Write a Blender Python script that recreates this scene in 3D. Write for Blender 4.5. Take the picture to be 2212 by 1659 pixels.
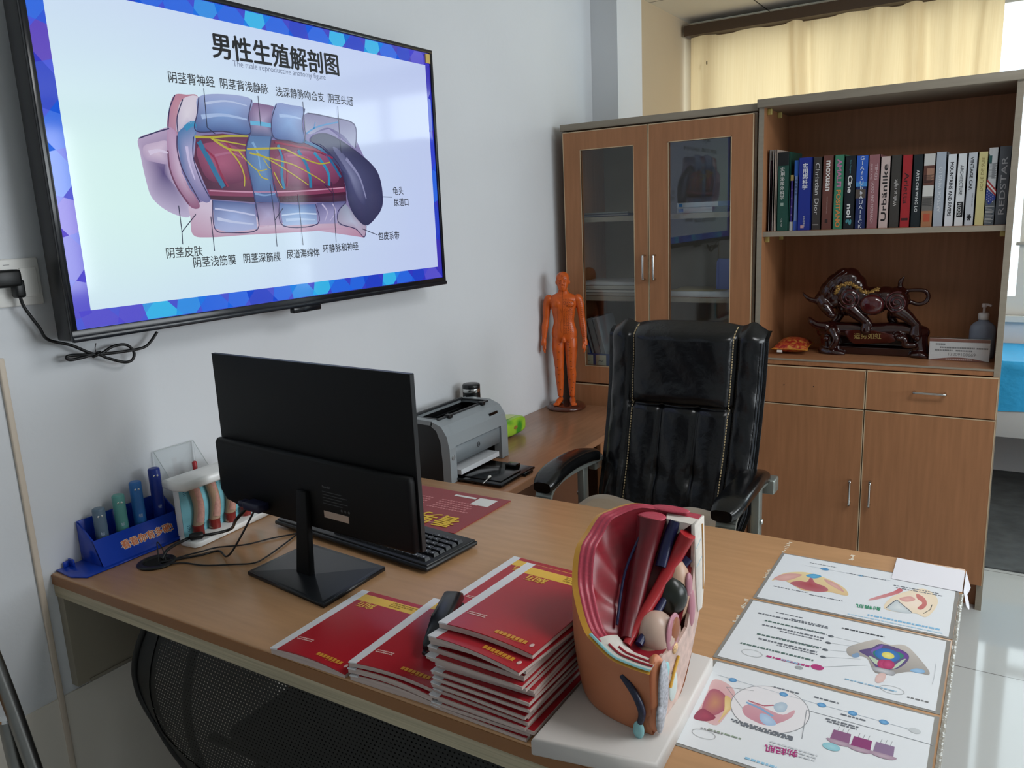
import bpy, bmesh, math, random
from math import sin, cos, pi, sqrt, atan2, radians as R
from mathutils import Vector, Matrix
from mathutils.bvhtree import BVHTree
for _o in list(bpy.data.objects):
    bpy.data.objects.remove(_o)
SC = bpy.context.scene
COL = SC.collection
rnd = random.Random(7)

# ---------------------------------------------------------------- camera
cam_d = bpy.data.cameras.new('camera')
cam_d.sensor_width = 36.0
cam_d.lens = 36.0 * 1718.07 / 2212
cam_d.clip_start = 0.02
cam = bpy.data.objects.new('camera', cam_d)
COL.objects.link(cam)
_r = ((0.84982378, 0.52521166, -0.04418434), (0.07138886, -0.19775775, -0.97764794), (-0.52220989, 0.82767420, -0.2055535))
_m = Matrix((( _r[0][0], -_r[1][0], -_r[2][0], 1.66677924), (_r[0][1], -_r[1][1], -_r[2][1], -0.21324593),
             (_r[0][2], -_r[1][2], -_r[2][2], 1.44968511), (0, 0, 0, 1)))
cam.matrix_world = _m
SC.camera = cam

# ---------------------------------------------------------------- colour management, world, daylight
SC.view_settings.view_transform = 'Standard'
SC.view_settings.look = 'None'
SC.view_settings.gamma = 1.0
SC.view_settings.use_curve_mapping = False
SC.view_settings.exposure = 0.0
try:
    SC.cycles.max_bounces = 8
    SC.cycles.diffuse_bounces = 5
    SC.cycles.glossy_bounces = 4
    SC.cycles.transparent_max_bounces = 16
    SC.cycles.sample_clamp_indirect = 6.0
    SC.cycles.use_denoising = True
except Exception:
    pass
world = bpy.data.worlds.new('daylight')
SC.world = world
world.use_nodes = True
_b = world.node_tree.nodes['Background']
_b.inputs[0].default_value = (0.86, 0.93, 1.0, 1)
_b.inputs[1].default_value = 2.2

def area(name, loc, rot, sx, sy, power, col):
    d = bpy.data.lights.new(name, 'AREA')
    d.shape = 'RECTANGLE'; d.size = sx; d.size_y = sy; d.energy = power; d.color = col
    o = bpy.data.objects.new(name, d); COL.objects.link(o)
    o.location = loc; o.rotation_euler = rot
    return o
# daylight outside the window wall behind the bookcase, and outside the windows of the right wall
area('daylight_far_window', (1.95, 4.86, 1.68), (R(-90), 0, 0), 3.7, 1.5, 46, (0.93, 0.97, 1.0))
area('daylight_right_window', (5.25, 2.3, 1.65), (R(90), 0, R(90)), 2.8, 1.4, 78, (0.90, 0.965, 1.0))
area('ceiling_panel_light', (2.5, 1.35, 2.47), (0, 0, 0), 1.2, 0.6, 26, (0.97, 0.98, 1.0))

# ---------------------------------------------------------------- helpers
def lin(h):
    h = h.lstrip('#')
    out = []
    for i in (0, 2, 4):
        c = int(h[i:i+2], 16) / 255
        out.append(c / 12.92 if c <= 0.04045 else ((c + 0.055) / 1.055) ** 2.4)
    return tuple(out) + (1.0,)

MATS = {}
def mat(name, col='#808080', rough=0.5, metal=0.0, spec=0.5, noise=None, bump=None, emit=None, trans=0.0, ior=1.45, coat=0.0, sheen=0.0, alpha=1.0):
    if name in MATS:
        return MATS[name]
    m = bpy.data.materials.new(name); m.use_nodes = True
    nt = m.node_tree; p = nt.nodes['Principled BSDF']
    c = lin(col)
    p.inputs['Base Color'].default_value = c
    p.inputs['Roughness'].default_value = rough
    p.inputs['Metallic'].default_value = metal
    p.inputs['Specular IOR Level'].default_value = spec
    p.inputs['Transmission Weight'].default_value = trans
    p.inputs['IOR'].default_value = ior
    p.inputs['Coat Weight'].default_value = coat
    p.inputs['Coat Roughness'].default_value = 0.08
    p.inputs['Sheen Weight'].default_value = sheen
    p.inputs['Alpha'].default_value = alpha
    if emit:
        p.inputs['Emission Color'].default_value = lin(emit[0]); p.inputs['Emission Strength'].default_value = emit[1]
    def noise_node(scale, detail):
        tc = nt.nodes.new('ShaderNodeTexCoord'); mp = nt.nodes.new('ShaderNodeMapping'); n = nt.nodes.new('ShaderNodeTexNoise')
        s = scale if isinstance(scale, (tuple, list)) else (scale,) * 3
        mp.inputs['Scale'].default_value = s
        n.inputs['Scale'].default_value = 1.0; n.inputs['Detail'].default_value = detail
        nt.links.new(tc.outputs['Object'], mp.inputs['Vector']); nt.links.new(mp.outputs['Vector'], n.inputs['Vector'])
        return n
    if noise:
        n = noise_node(noise[0], noise[2] if len(noise) > 2 else 4.0)
        r = nt.nodes.new('ShaderNodeMapRange')
        r.inputs['From Min'].default_value = 0.3; r.inputs['From Max'].default_value = 0.7
        r.inputs['To Min'].default_value = 1 - noise[1]; r.inputs['To Max'].default_value = 1 + noise[1]
        mx = nt.nodes.new('ShaderNodeVectorMath'); mx.operation = 'SCALE'
        mx.inputs[0].default_value = c[:3]
        nt.links.new(n.outputs['Fac'], r.inputs['Value']); nt.links.new(r.outputs['Result'], mx.inputs['Scale'])
        nt.links.new(mx.outputs['Vector'], p.inputs['Base Color'])
    if bump:
        n = noise_node(bump[0], bump[2] if len(bump) > 2 else 3.0)
        b = nt.nodes.new('ShaderNodeBump'); b.inputs['Strength'].default_value = bump[1]; b.inputs['Distance'].default_value = 0.01
        nt.links.new(n.outputs['Fac'], b.inputs['Height']); nt.links.new(b.outputs['Normal'], p.inputs['Normal'])
    MATS[name] = m
    return m

def mix_mat(name, build):
    if name in MATS:
        return MATS[name]
    m = bpy.data.materials.new(name); m.use_nodes = True
    nt = m.node_tree; nt.nodes.clear()
    out = nt.nodes.new('ShaderNodeOutputMaterial')
    nt.links.new(build(nt), out.inputs['Surface'])
    MATS[name] = m
    return m

def glass_sheet(tint, gloss=0.04):
    def b(nt):
        t = nt.nodes.new('ShaderNodeBsdfTransparent'); t.inputs[0].default_value = lin(tint)
        g = nt.nodes.new('ShaderNodeBsdfGlossy'); g.inputs['Roughness'].default_value = 0.02
        lw = nt.nodes.new('ShaderNodeFresnel'); ge = nt.nodes.new('ShaderNodeNewGeometry'); mr = nt.nodes.new('ShaderNodeMapRange')
        mr.inputs['To Min'].default_value = 1.5; mr.inputs['To Max'].default_value = 1/1.5
        nt.links.new(ge.outputs['Backfacing'], mr.inputs['Value']); nt.links.new(mr.outputs['Result'], lw.inputs[0])
        ad = nt.nodes.new('ShaderNodeMath'); ad.operation = 'ADD'; ad.inputs[1].default_value = gloss
        mx = nt.nodes.new('ShaderNodeMixShader')
        nt.links.new(lw.outputs[0], ad.inputs[0]); nt.links.new(ad.outputs[0], mx.inputs[0])
        nt.links.new(t.outputs[0], mx.inputs[1]); nt.links.new(g.outputs[0], mx.inputs[2])
        return mx.outputs[0]
    return b

def picture_mat(name, emission, base_gain=0.0):
    """flat picture whose colours come from the mesh's own face colours (printed artwork, or a lit screen)"""
    if name in MATS:
        return MATS[name]
    m = bpy.data.materials.new(name); m.use_nodes = True
    nt = m.node_tree; p = nt.nodes['Principled BSDF']
    a = nt.nodes.new('ShaderNodeVertexColor'); a.layer_name = 'picture'
    if emission > 0:
        p.inputs['Base Color'].default_value = (0.01, 0.01, 0.012, 1)
        nt.links.new(a.outputs['Color'], p.inputs['Emission Color'])
        p.inputs['Emission Strength'].default_value = emission
        p.inputs['Roughness'].default_value = 0.08
    else:
        nt.links.new(a.outputs['Color'], p.inputs['Base Color'])
        p.inputs['Roughness'].default_value = 0.35
    MATS[name] = m
    return m

ROOT = {}
class MB:
    def __init__(s):
        s.v = []; s.f = []; s.m = []; s.s = []; s.c = []
    def add(s, vs, fs, mi=0, smooth=False, M=None, col=None):
        o = len(s.v)
        for p in vs:
            p = Vector(p)
            s.v.append(M @ p if M is not None else p)
        for f in fs:
            s.f.append([o + i for i in f]); s.m.append(mi); s.s.append(smooth); s.c.append(col)
        return s
    def box(s, a, b, mi=0, M=None, bev=0.0, seg=2):
        if bev <= 0:
            x0, y0, z0 = a; x1, y1, z1 = b
            vs = [(x0,y0,z0),(x1,y0,z0),(x1,y1,z0),(x0,y1,z0),(x0,y0,z1),(x1,y0,z1),(x1,y1,z1),(x0,y1,z1)]
            return s.add(vs, [(0,3,2,1),(4,5,6,7),(0,1,5,4),(1,2,6,5),(2,3,7,6),(3,0,4,7)], mi, False, M)
        bm = bmesh.new(); bmesh.ops.create_cube(bm, size=1)
        for v in bm.verts:
            v.co = Vector([(a[i]+b[i])/2 + v.co[i]*(b[i]-a[i]) for i in range(3)])
        bmesh.ops.bevel(bm, geom=bm.edges[:], offset=bev, segments=seg, profile=0.5, affect='EDGES')
        bm.verts.index_update()
        s.add([v.co.copy() for v in bm.verts], [[v.index for v in f.verts] for f in bm.faces], mi, True, M)
        bm.free(); return s
    def prism(s, pts, d, mi=0, M=None, bev=0.0, smooth=False):
        """2-D outline in x,y extruded from z=0 to z=d"""
        n = len(pts)
        if bev > 0:
            bm = bmesh.new()
            lo = [bm.verts.new((p[0], p[1], 0)) for p in pts]; hi = [bm.verts.new((p[0], p[1], d)) for p in pts]
            bm.faces.new(lo[::-1]); bm.faces.new(hi)
            for i in range(n):
                bm.faces.new((lo[i], lo[(i+1) % n], hi[(i+1) % n], hi[i]))
            ed = [e for e in bm.edges if abs(e.verts[0].co.z - e.verts[1].co.z) < 1e-9]
            bmesh.ops.bevel(bm, geom=ed, offset=bev, segments=2, profile=0.5, affect='EDGES')
            bm.verts.index_update()
            s.add([v.co.copy() for v in bm.verts], [[v.index for v in f.verts] for f in bm.faces], mi, True, M)
            bm.free(); return s
        vs = [(p[0], p[1], 0) for p in pts] + [(p[0], p[1], d) for p in pts]
        s.add(vs, [list(range(n))[::-1], list(range(n, 2*n))], mi, False, M)
        return s.add(vs, [(i, (i+1) % n, n+(i+1) % n, n+i) for i in range(n)], mi, smooth, M)
    def lathe(s, prof, n=24, mi=0, M=None, smooth=True, sy=1.0):
        vs = []; fs = []
        for r, z in prof:
            for k in range(n):
                a = 2*pi*k/n; vs.append((r*cos(a), r*sin(a)*sy, z))
        for i in range(len(prof)-1):
            for k in range(n):
                fs.append((i*n+k, i*n+(k+1) % n, (i+1)*n+(k+1) % n, (i+1)*n+k))
        s.add(vs, fs, mi, smooth, M)
        s.add(vs[:n], [list(range(n))[::-1]], mi, False, M)
        return s.add(vs[-n:], [list(range(n))], mi, False, M)
    def cyl(s, a, b, r, r2=None, n=16, mi=0, smooth=True):
        return s.tube([a, b], [r, r if r2 is None else r2], n, mi, smooth=smooth)
    def tube(s, path, r, n=8, mi=0, closed=False, smooth=True, flat=1.0):
        P = [Vector(p) for p in path]; k = len(P)
        rs = r if isinstance(r, (list, tuple)) else [r]*k
        T = []
        for i in range(k):
            if closed: t = P[(i+1) % k] - P[i-1]
            else: t = P[min(i+1, k-1)] - P[max(i-1, 0)]
            T.append(t.normalized() if t.length > 1e-9 else Vector((0,0,1)))
        up = Vector((0,0,1)) if abs(T[0].z) < 0.9 else Vector((1,0,0))
        nrm = (up - T[0]*up.dot(T[0])).normalized()
        vs = []; fs = []
        for i in range(k):
            nrm = (nrm - T[i]*nrm.dot(T[i])).normalized(); bi = T[i].cross(nrm)
            for j in range(n):
                a = 2*pi*j/n
                vs.append(P[i] + (nrm*cos(a)*flat + bi*sin(a))*rs[i])
        for i in range(k if closed else k-1):
            for j in range(n):
                i2 = (i+1) % k
                fs.append((i*n+j, i*n+(j+1) % n, i2*n+(j+1) % n, i2*n+j))
        s.add(vs, fs, mi, smooth)
        if not closed:
            s.add(vs[:n], [list(range(n))[::-1]], mi); s.add(vs[-n:], [list(range(n))], mi)
        return s
    def ell(s, c, r, nu=20, nv=12, mi=0, M=None):
        if not isinstance(r, (tuple, list)): r = (r, r, r)
        vs = [(c[0], c[1], c[2]-r[2])]; fs = []
        for i in range(1, nv):
            ph = -pi/2 + pi*i/nv
            for j in range(nu):
                a = 2*pi*j/nu
                vs.append((c[0]+r[0]*cos(ph)*cos(a), c[1]+r[1]*cos(ph)*sin(a), c[2]+r[2]*sin(ph)))
        vs.append((c[0], c[1], c[2]+r[2])); L = len(vs)-1
        for j in range(nu):
            fs.append((0, 1+(j+1) % nu, 1+j)); fs.append((L, L-nu+j, L-nu+(j+1) % nu))
            for i in range(nv-2):
                fs.append((1+i*nu+j, 1+i*nu+(j+1) % nu, 1+(i+1)*nu+(j+1) % nu, 1+(i+1)*nu+j))
        return s.add(vs, fs, mi, True, M)
    def grid(s, fn, nu, nv, mi=0, smooth=True, M=None, flip=False):
        vs = [fn(i/nu, j/nv) for j in range(nv+1) for i in range(nu+1)]
        w = nu+1
        fs = [(j*w+i, j*w+i+1, (j+1)*w+i+1, (j+1)*w+i) for j in range(nv) for i in range(nu)]
        if flip: fs = [f[::-1] for f in fs]
        return s.add(vs, fs, mi, smooth, M)
    def poly(s, pts, mi=0, col=None, M=None):
        return s.add(pts, [list(range(len(pts)))], mi, False, M, col)

def mesh_of(name, mb, mats, M=None):
    me = bpy.data.meshes.new(name)
    me.from_pydata([tuple(M @ v) if M is not None else tuple(v) for v in mb.v], [], mb.f)
    for m in (mats if isinstance(mats, (list, tuple)) else [mats]):
        me.materials.append(m)
    me.polygons.foreach_set('material_index', mb.m)
    me.polygons.foreach_set('use_smooth', mb.s)
    if any(c is not None for c in mb.c):
        a = me.color_attributes.new('picture', 'FLOAT_COLOR', 'CORNER')
        for p, c in zip(me.polygons, mb.c):
            if c is None: c = (0.5, 0.5, 0.5, 1)
            for k, li in enumerate(p.loop_indices):
                a.data[li].color = c[k] if isinstance(c[0], (tuple, list)) else c
    me.update()
    return me

def link(name, me, parent=None):
    o = bpy.data.objects.new(name, me); COL.objects.link(o)
    if parent is not None: o.parent = parent
    return o

def build(name, mb, mats, parent=None, world=False, label=None):
    M = ROOT[parent.name].inverted() if (world and parent is not None) else None
    o = link(name, mesh_of(name, mb, mats, M), parent)
    if label: o['label'] = label
    if parent is not None: ROOT[o.name] = ROOT[parent.name] if not world else ROOT[parent.name]
    return o

def tag(o, label, cat, group=None):
    o['label'] = label; o['category'] = cat
    if group: o['group'] = group
    ROOT.setdefault(o.name, Matrix.Identity(4))
    return o

def thing(name, label, cat, loc=(0,0,0), rz=0.0, group=None):
    o = bpy.data.objects.new(name, None); COL.objects.link(o)
    o.empty_display_size = 0.05
    o.location = loc; o.rotation_euler = (0, 0, rz)
    ROOT[o.name] = Matrix.Translation(loc) @ Matrix.Rotation(rz, 4, 'Z')
    return tag(o, label, cat, group)

def struct(name, mb, mats):
    o = link(name, mesh_of(name, mb, mats)); o['kind'] = 'structure'
    ROOT[o.name] = Matrix.Identity(4)
    return o

def text_mesh(body, bold=0.0, align='LEFT', space=1.0, line=1.0):
    cu = bpy.data.curves.new('lettering', 'FONT'); cu.body = body; cu.size = 1.0; cu.offset = bold
    cu.align_x = align; cu.space_character = space; cu.space_line = line; cu.resolution_u = 3
    o = bpy.data.objects.new('lettering', cu); COL.objects.link(o)
    dg = bpy.context.evaluated_depsgraph_get()
    me = bpy.data.meshes.new_from_object(o.evaluated_get(dg))
    vs = [v.co.copy() for v in me.vertices]; fs = [list(p.vertices) for p in me.polygons]
    bpy.data.objects.remove(o); bpy.data.curves.remove(cu); bpy.data.meshes.remove(me)
    return vs, fs

def lettering(name, body, m, p0, p1, nrm, parent=None, world=True, bold=0.0, hs=1.0, fit=True, size=None, mb=None, align='LEFT', space=1.0, line=1.0, lift=0.0006, depth=0):
    """flat lettering whose baseline runs from p0 to p1 on a surface with normal nrm"""
    vs, fs = text_mesh(body, 0.0, align, space, line)
    p0 = Vector(p0); p1 = Vector(p1); n = Vector(nrm).normalized()
    d = (p1-p0); W = d.length; d = d.normalized(); up = n.cross(d).normalized()
    x0 = min(v.x for v in vs); x1 = max(v.x for v in vs)
    k = W/(x1-x0) if size is None else size
    out = MB() if mb is None else mb
    pts = [p0 + d*((v.x-x0 if align == 'LEFT' else v.x)*k) + up*(v.y*k*hs) + n*lift for v in vs]
    steps = [(0, 0)] if bold <= 0 else [(-bold, 0), (bold, 0), (0, -bold*.7), (0, bold*.7)]
    for i_, (dx, dy) in enumerate(steps):
        out.add([q + d*(dx*k) + up*(dy*k) + n*(.00003*i_) for q in pts], fs)
    if mb is None:
        return build(name, out, m, parent, world)
    return out

def fuse(mb, voxel, smooth=4, fac=0.5):
    """melt overlapping solids into one continuous surface"""
    me = mesh_of('melt', mb, [None]) if False else bpy.data.meshes.new('melt')
    me.from_pydata([tuple(v) for v in mb.v], [], mb.f); me.update()
    o = bpy.data.objects.new('melt', me); COL.objects.link(o)
    r = o.modifiers.new('r', 'REMESH'); r.mode = 'VOXEL'; r.voxel_size = voxel
    if smooth:
        s = o.modifiers.new('s', 'SMOOTH'); s.iterations = smooth; s.factor = fac
    dg = bpy.context.evaluated_depsgraph_get()
    e = bpy.data.meshes.new_from_object(o.evaluated_get(dg))
    out = MB(); out.add([v.co.copy() for v in e.vertices], [list(p.vertices) for p in e.polygons], 0, True)
    bpy.data.objects.remove(o); bpy.data.meshes.remove(me); bpy.data.meshes.remove(e)
    return out

def dup_tree(o, loc, rz, label=None, name=None):
    r = o.copy(); COL.objects.link(r); r.location = loc; r.rotation_euler = (0, 0, rz)
    if label: r['label'] = label
    for ch in list(o.children):
        c = ch.copy(); COL.objects.link(c); c.parent = r
        for g in list(ch.children):
            q = g.copy(); COL.objects.link(q); q.parent = c
    return r

def smooth_path(pts, n=6, closed=False):
    P = [Vector(p) for p in pts]; out = []; k = len(P)
    for i in range(k if closed else k-1):
        a = P[i-1] if (closed or i > 0) else P[0]; b = P[i]; c = P[(i+1) % k]
        d = P[(i+2) % k] if (closed or i+2 < k) else P[-1]
        for j in range(n):
            t = j/n
            out.append(0.5*((2*b) + (c-a)*t + (2*a-5*b+4*c-d)*t*t + (3*b-a-3*c+d)*t**3))
    if not closed: out.append(P[-1])
    return out

def frame(o, xd, yd, zd=None):
    """matrix with origin o, local x along xd and local y along yd"""
    xd = Vector(xd).normalized(); yd = Vector(yd); yd = (yd - xd*yd.dot(xd)).normalized(); zd = xd.cross(yd)
    return Matrix(((xd.x, yd.x, zd.x, o[0]), (xd.y, yd.y, zd.y, o[1]), (xd.z, yd.z, zd.z, o[2]), (0,0,0,1)))

# ---------------------------------------------------------------- materials
WALL = mat('wall paint', '#d7dade', 0.75, noise=(3.0, 0.015), bump=(60, 0.05))
WOOD = mat('cabinet laminate', '#a3724f', 0.42, spec=0.35, noise=((70, 70, 5), 0.10, 5.0))
WOODH = mat('desk laminate', '#a8805f', 0.33, spec=0.45, noise=((9, 90, 60), 0.08, 5.0))
EDGE = mat('edge band', '#938a7b', 0.5, noise=((8, 8, 90), 0.06))
EDGEL = mat('pale edge line', '#c9b392', 0.5)
BLACKP = mat('black plastic', '#0e0f10', 0.42)
BLACKG = mat('black gloss', '#060708', 0.12)
LEATHER = mat('black leather', '#0b0c0f', 0.25, spec=0.5, bump=(15, 0.38, 5.0))
CHROME = mat('chrome', '#c8c8c6', 0.18, metal=1.0)
STEEL = mat('brushed steel', '#8a8a88', 0.32, metal=1.0)
WHITE = mat('white plastic', '#e6e5e1', 0.4)
PAPER = mat('paper', '#dcdbd6', 0.8)
WHITEG = mat('gloss white', '#e9e9e7', 0.2)
INK = mat('dark ink', '#15161c', 0.6)

# ================================================================ the room
WX = -0.025; CEIL = 2.5; YW = 4.6
def tile_floor():
    def b(nt):
        p = nt.nodes.new('ShaderNodeBsdfPrincipled')
        tc = nt.nodes.new('ShaderNodeTexCoord'); mp = nt.nodes.new('ShaderNodeMapping')
        mp.inputs['Location'].default_value = (0.35, -0.03, 0)
        br = nt.nodes.new('ShaderNodeTexBrick'); br.offset = 0; br.squash = 1
        br.inputs['Color1'].default_value = lin('#b4b6b4'); br.inputs['Color2'].default_value = lin('#b7b9b7'); br.inputs['Mortar'].default_value = lin('#6d6c68')
        br.inputs['Scale'].default_value = 1.0; br.inputs['Mortar Size'].default_value = 0.002; br.inputs['Brick Width'].default_value = 0.8; br.inputs['Row Height'].default_value = 0.8
        nt.links.new(tc.outputs['Object'], mp.inputs[0]); nt.links.new(mp.outputs[0], br.inputs[0]); nt.links.new(br.outputs[0], p.inputs['Base Color'])
        p.inputs['Roughness'].default_value = 0.06
        return p.outputs[0]
    return mix_mat('floor tiles', b)
def ceiling_tiles():
    def b(nt):
        p = nt.nodes.new('ShaderNodeBsdfPrincipled')
        tc = nt.nodes.new('ShaderNodeTexCoord'); mp = nt.nodes.new('ShaderNodeMapping')
        mp.inputs['Location'].default_value = (0.17, 0.25, 0)
        br = nt.nodes.new('ShaderNodeTexBrick'); br.offset = 0; br.squash = 1
        br.inputs['Color1'].default_value = lin('#d8d5cc'); br.inputs['Color2'].default_value = lin('#d8d5cc'); br.inputs['Mortar'].default_value = lin('#4a463e')
        br.inputs['Scale'].default_value = 1.0; br.inputs['Mortar Size'].default_value = 0.004; br.inputs['Brick Width'].default_value = 0.6; br.inputs['Row Height'].default_value = 0.6
        nt.links.new(tc.outputs['Object'], mp.inputs[0]); nt.links.new(mp.outputs[0], br.inputs[0]); nt.links.new(br.outputs[0], p.inputs['Base Color'])
        p.inputs['Roughness'].default_value = 0.8
        return p.outputs[0]
    return mix_mat('ceiling tiles', b)
struct('floor', MB().box((-0.15, -2.3, -0.1), (5.1, YW+0.15, 0)), tile_floor())
struct('ceiling', MB().box((-0.15, -2.3, CEIL), (5.1, YW+0.15, CEIL+0.1)), ceiling_tiles())
struct('wall_left', MB().box((WX-0.12, -2.3, 0), (WX, YW+0.15, CEIL)), WALL)
struct('wall_front', MB().box((-0.15, -2.4, 0), (5.1, -2.3, CEIL)), WALL)
# window wall: a parapet, a lintel and the end pier around one long opening
WSILL, WHEAD = 0.84, 2.42
struct('wall_back', MB().box((-0.15, YW, 0), (5.1, YW+0.15, WSILL)).box((-0.15, YW, WHEAD), (5.1, YW+0.15, CEIL)).box((3.8, YW, WSILL), (5.1, YW+0.15, WHEAD)), WALL)
struct('wall_right', MB().box((5.0, -2.3, 0), (5.12, YW+0.15, 0.95)).box((5.0, -2.3, 2.35), (5.12, YW+0.15, CEIL)).box((5.0, -2.3, 0.95), (5.12, 0.9, 2.35)).box((5.0, 3.7, 0.95), (5.12, YW+0.15, 2.35)), WALL)
struct('wall_rear', MB().box((WX, 3.55, 0), (WX+0.006, YW, CEIL)), mat('tan curtain-lit wall', '#bfae94', 0.8, noise=(3.0, 0.02)))  # thin panel over the left wall, warm curtain-filtered light put into its tan colour
struct('wall_pier', MB().box((WX, 3.27, 0), (0.105, 3.55, CEIL)), WALL)
UPVC = mat('window frame', '#d9d8d2', 0.4)
w = MB()
for z0, z1 in ((WSILL, 0.937), (WHEAD-0.06, WHEAD)): w.box((0.0, YW+0.017, z0), (3.8, YW+0.083, z1))
for x, ww in ((0.0, .05), (0.94, .05), (1.698, .11), (2.55, .05), (3.75, .05)): w.box((x, YW+0.02, WSILL), (x+ww, YW+0.08, WHEAD))
w.box((1.74, YW+0.015, 1.15), (3.78, YW+0.075, 1.19))
win = struct('window_1', w, UPVC)
o = build('glass', MB().box((0.03, YW+0.045, 0.9), (3.77, YW+0.05, WHEAD-0.04)), mix_mat('window glass', glass_sheet('#f2f7f7', 0.0)), win)
o = build('handle', MB().box((1.682, YW-0.012, 1.195), (1.77, YW+0.02, 1.213), bev=0.004), mat('handle grey', '#aaa8a2', 0.4), win)
struct('trim_1', MB().box((0.0, YW-0.04, WSILL-0.03), (3.8, YW+0.05, WSILL)), UPVC)
w = MB()
for z0, z1 in ((0.95, 1.0), (2.3, 2.35)): w.box((5.03, 0.9, z0), (5.08, 3.7, z1))
for y in (0.9, 1.8, 2.72, 3.65): w.box((5.03, y, 0.95), (5.08, y+0.05, 2.35))
struct('window_2', w, UPVC)
# pelmet over the curtain, pale glazed wall tiles below desk height, duct beside the desk, dark floor behind the cabinets
struct('trim_2', MB().box((0.0, 4.42, 2.405), (3.4, 4.57, 2.46)), mat('pelmet brown', '#4a3b2e', 0.5))
struct('trim_3', MB().box((WX, -2.3, 0), (WX+0.004, 1.42, 0.47)), mat('glazed wall tile', '#e3ddd2', 0.10, spec=0.5))
struct('trim_4', MB().box((WX, 0.562, 0.0), (WX+0.008, 0.574, 1.22), bev=0.002), mat('cable duct', '#cdbfae', 0.5))
struct('floor_rear', MB().box((0.1, 3.255, 0.0), (4.9, YW, 0.006)), mat('dark grey vinyl floor', '#4b4e4f', 0.7, noise=(14, 0.25), bump=(30, 0.3)))

# curtain: one pleated cloth that glows with the daylight behind it
def curtain_cloth(nt):
    d = nt.nodes.new('ShaderNodeBsdfDiffuse'); t = nt.nodes.new('ShaderNodeBsdfTranslucent')
    tc = nt.nodes.new('ShaderNodeTexCoord'); mp = nt.nodes.new('ShaderNodeMapping'); n = nt.nodes.new('ShaderNodeTexNoise')
    mp.inputs['Scale'].default_value = (160, 160, 3); n.inputs['Scale'].default_value = 1; n.inputs['Detail'].default_value = 3
    r = nt.nodes.new('ShaderNodeMixRGB'); r.inputs[1].default_value = lin('#c8ad84'); r.inputs[2].default_value = lin('#d6bf97')
    nt.links.new(tc.outputs['Object'], mp.inputs[0]); nt.links.new(mp.outputs[0], n.inputs[0]); nt.links.new(n.outputs[0], r.inputs[0])
    nt.links.new(r.outputs[0], d.inputs[0]); nt.links.new(r.outputs[0], t.inputs[0])
    m = nt.nodes.new('ShaderNodeMixShader'); m.inputs[0].default_value = 0.55
    nt.links.new(d.outputs[0], m.inputs[1]); nt.links.new(t.outputs[0], m.inputs[2])
    return m.outputs[0]
def cfold(u, v):
    x = 0.015 + 1.54*u
    s = 0.0
    for x0, a, w_ in ((0.10, .03, .05), (0.33, .015, .06), (0.62, .045, .035), (0.67, -.03, .03), (0.86, .02, .05), (0.98, .03, .04), (1.17, .035, .04), (1.22, -.02, .03), (1.37, .035, .05), (1.5, .03, .03)):
        xx = x0 + 0.05*(1-v)*(0.5-x0/1.5) + 0.02*sin(5*v+x0*9)
        s += 1.7*a*math.exp(-((x-xx)/w_)**2)*(0.75+0.5*(1-v))
    return (x, 4.50 - s - 0.0015*sin(x*50), 0.80 + 1.61*v)
t = thing('curtain', 'long beige curtain drawn across the window behind the cabinets', 'curtain', (0.8, 4.5, 0.8))
build('cloth', MB().grid(cfold, 150, 24), mix_mat('beige curtain cloth', curtain_cloth), t, True)
m = MB()
for px, pz, s in ((0.115, 2.247, .008), (0.115, 2.255, .007), (0.083, 2.24, .004), (0.080, 2.225, .004)):
    m.box((px, 4.466, pz), (px+0.006, 4.468, pz+s*1.3))
build('stain', m, mat('curtain stain', '#4f3e28', 0.8), t, True)
build('rail', MB().cyl((0.03, 4.5, 2.408), (1.6, 4.5, 2.408), 0.008), mat('rail', '#5a4a3a', 0.5), t, True)

# exam bed with a blue disposable sheet, behind the bookcase
t = thing('exam_bed', 'white examination bed under the window behind the bookcase', 'bed', (2.4, 4.27, 0.006))
WB = mat('bed paint', '#c9cdcd', 0.4)
build('frame', MB().box((1.45, 4.0, 0.345), (3.35, 4.03, 0.56), bev=0.004).box((1.45, 4.5, 0.345), (3.35, 4.53, 0.56)).box((1.45, 4.0, 0.5), (1.48, 4.53, 0.56)).box((3.32, 4.0, 0.5), (3.35, 4.53, 0.56)), WB, t, True)
build('mattress', MB().box((1.45, 4.0, 0.56), (3.35, 4.54, 0.698), bev=0.02), mat('bed vinyl', '#3c4048', 0.5), t, True)
for x in (1.5, 3.3):
    for y in (4.04, 4.49): build('leg', MB().box((x-0.02, y-0.02, 0.006), (x+0.02, y+0.02, 0.35)), mat('bed leg', '#2a2a2a', 0.5), t, True)
def sheet(u, v):
    x = 1.42 + 2.0*u; a = v*0.78
    if a < 0.55: y = 4.545 - a; z = 0.704
    else:
        b = a-0.55; y = 3.992 - 0.004*sin(x*30); z = 0.702 - b
    z += 0.003*sin(x*23+v*5)*sin(v*14) + (0.004 if abs(u*13 % 1-0.5) < 0.04 else 0)
    return (x, y - (0.005*sin(x*17) if a > 0.6 else 0), z)
tag(build('bed_sheet', MB().grid(sheet, 80, 40), mat('blue disposable sheet', '#2ba0d6', 0.6, bump=(25, 0.4))), 'bright blue disposable sheet spread over the examination bed', 'sheet')

# ================================================================ cabinets
YB = 2.858; YG = 2.876; YBK = 3.25
def slab_edges(mb, a, b): mb.box(a, b, 1)
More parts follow.
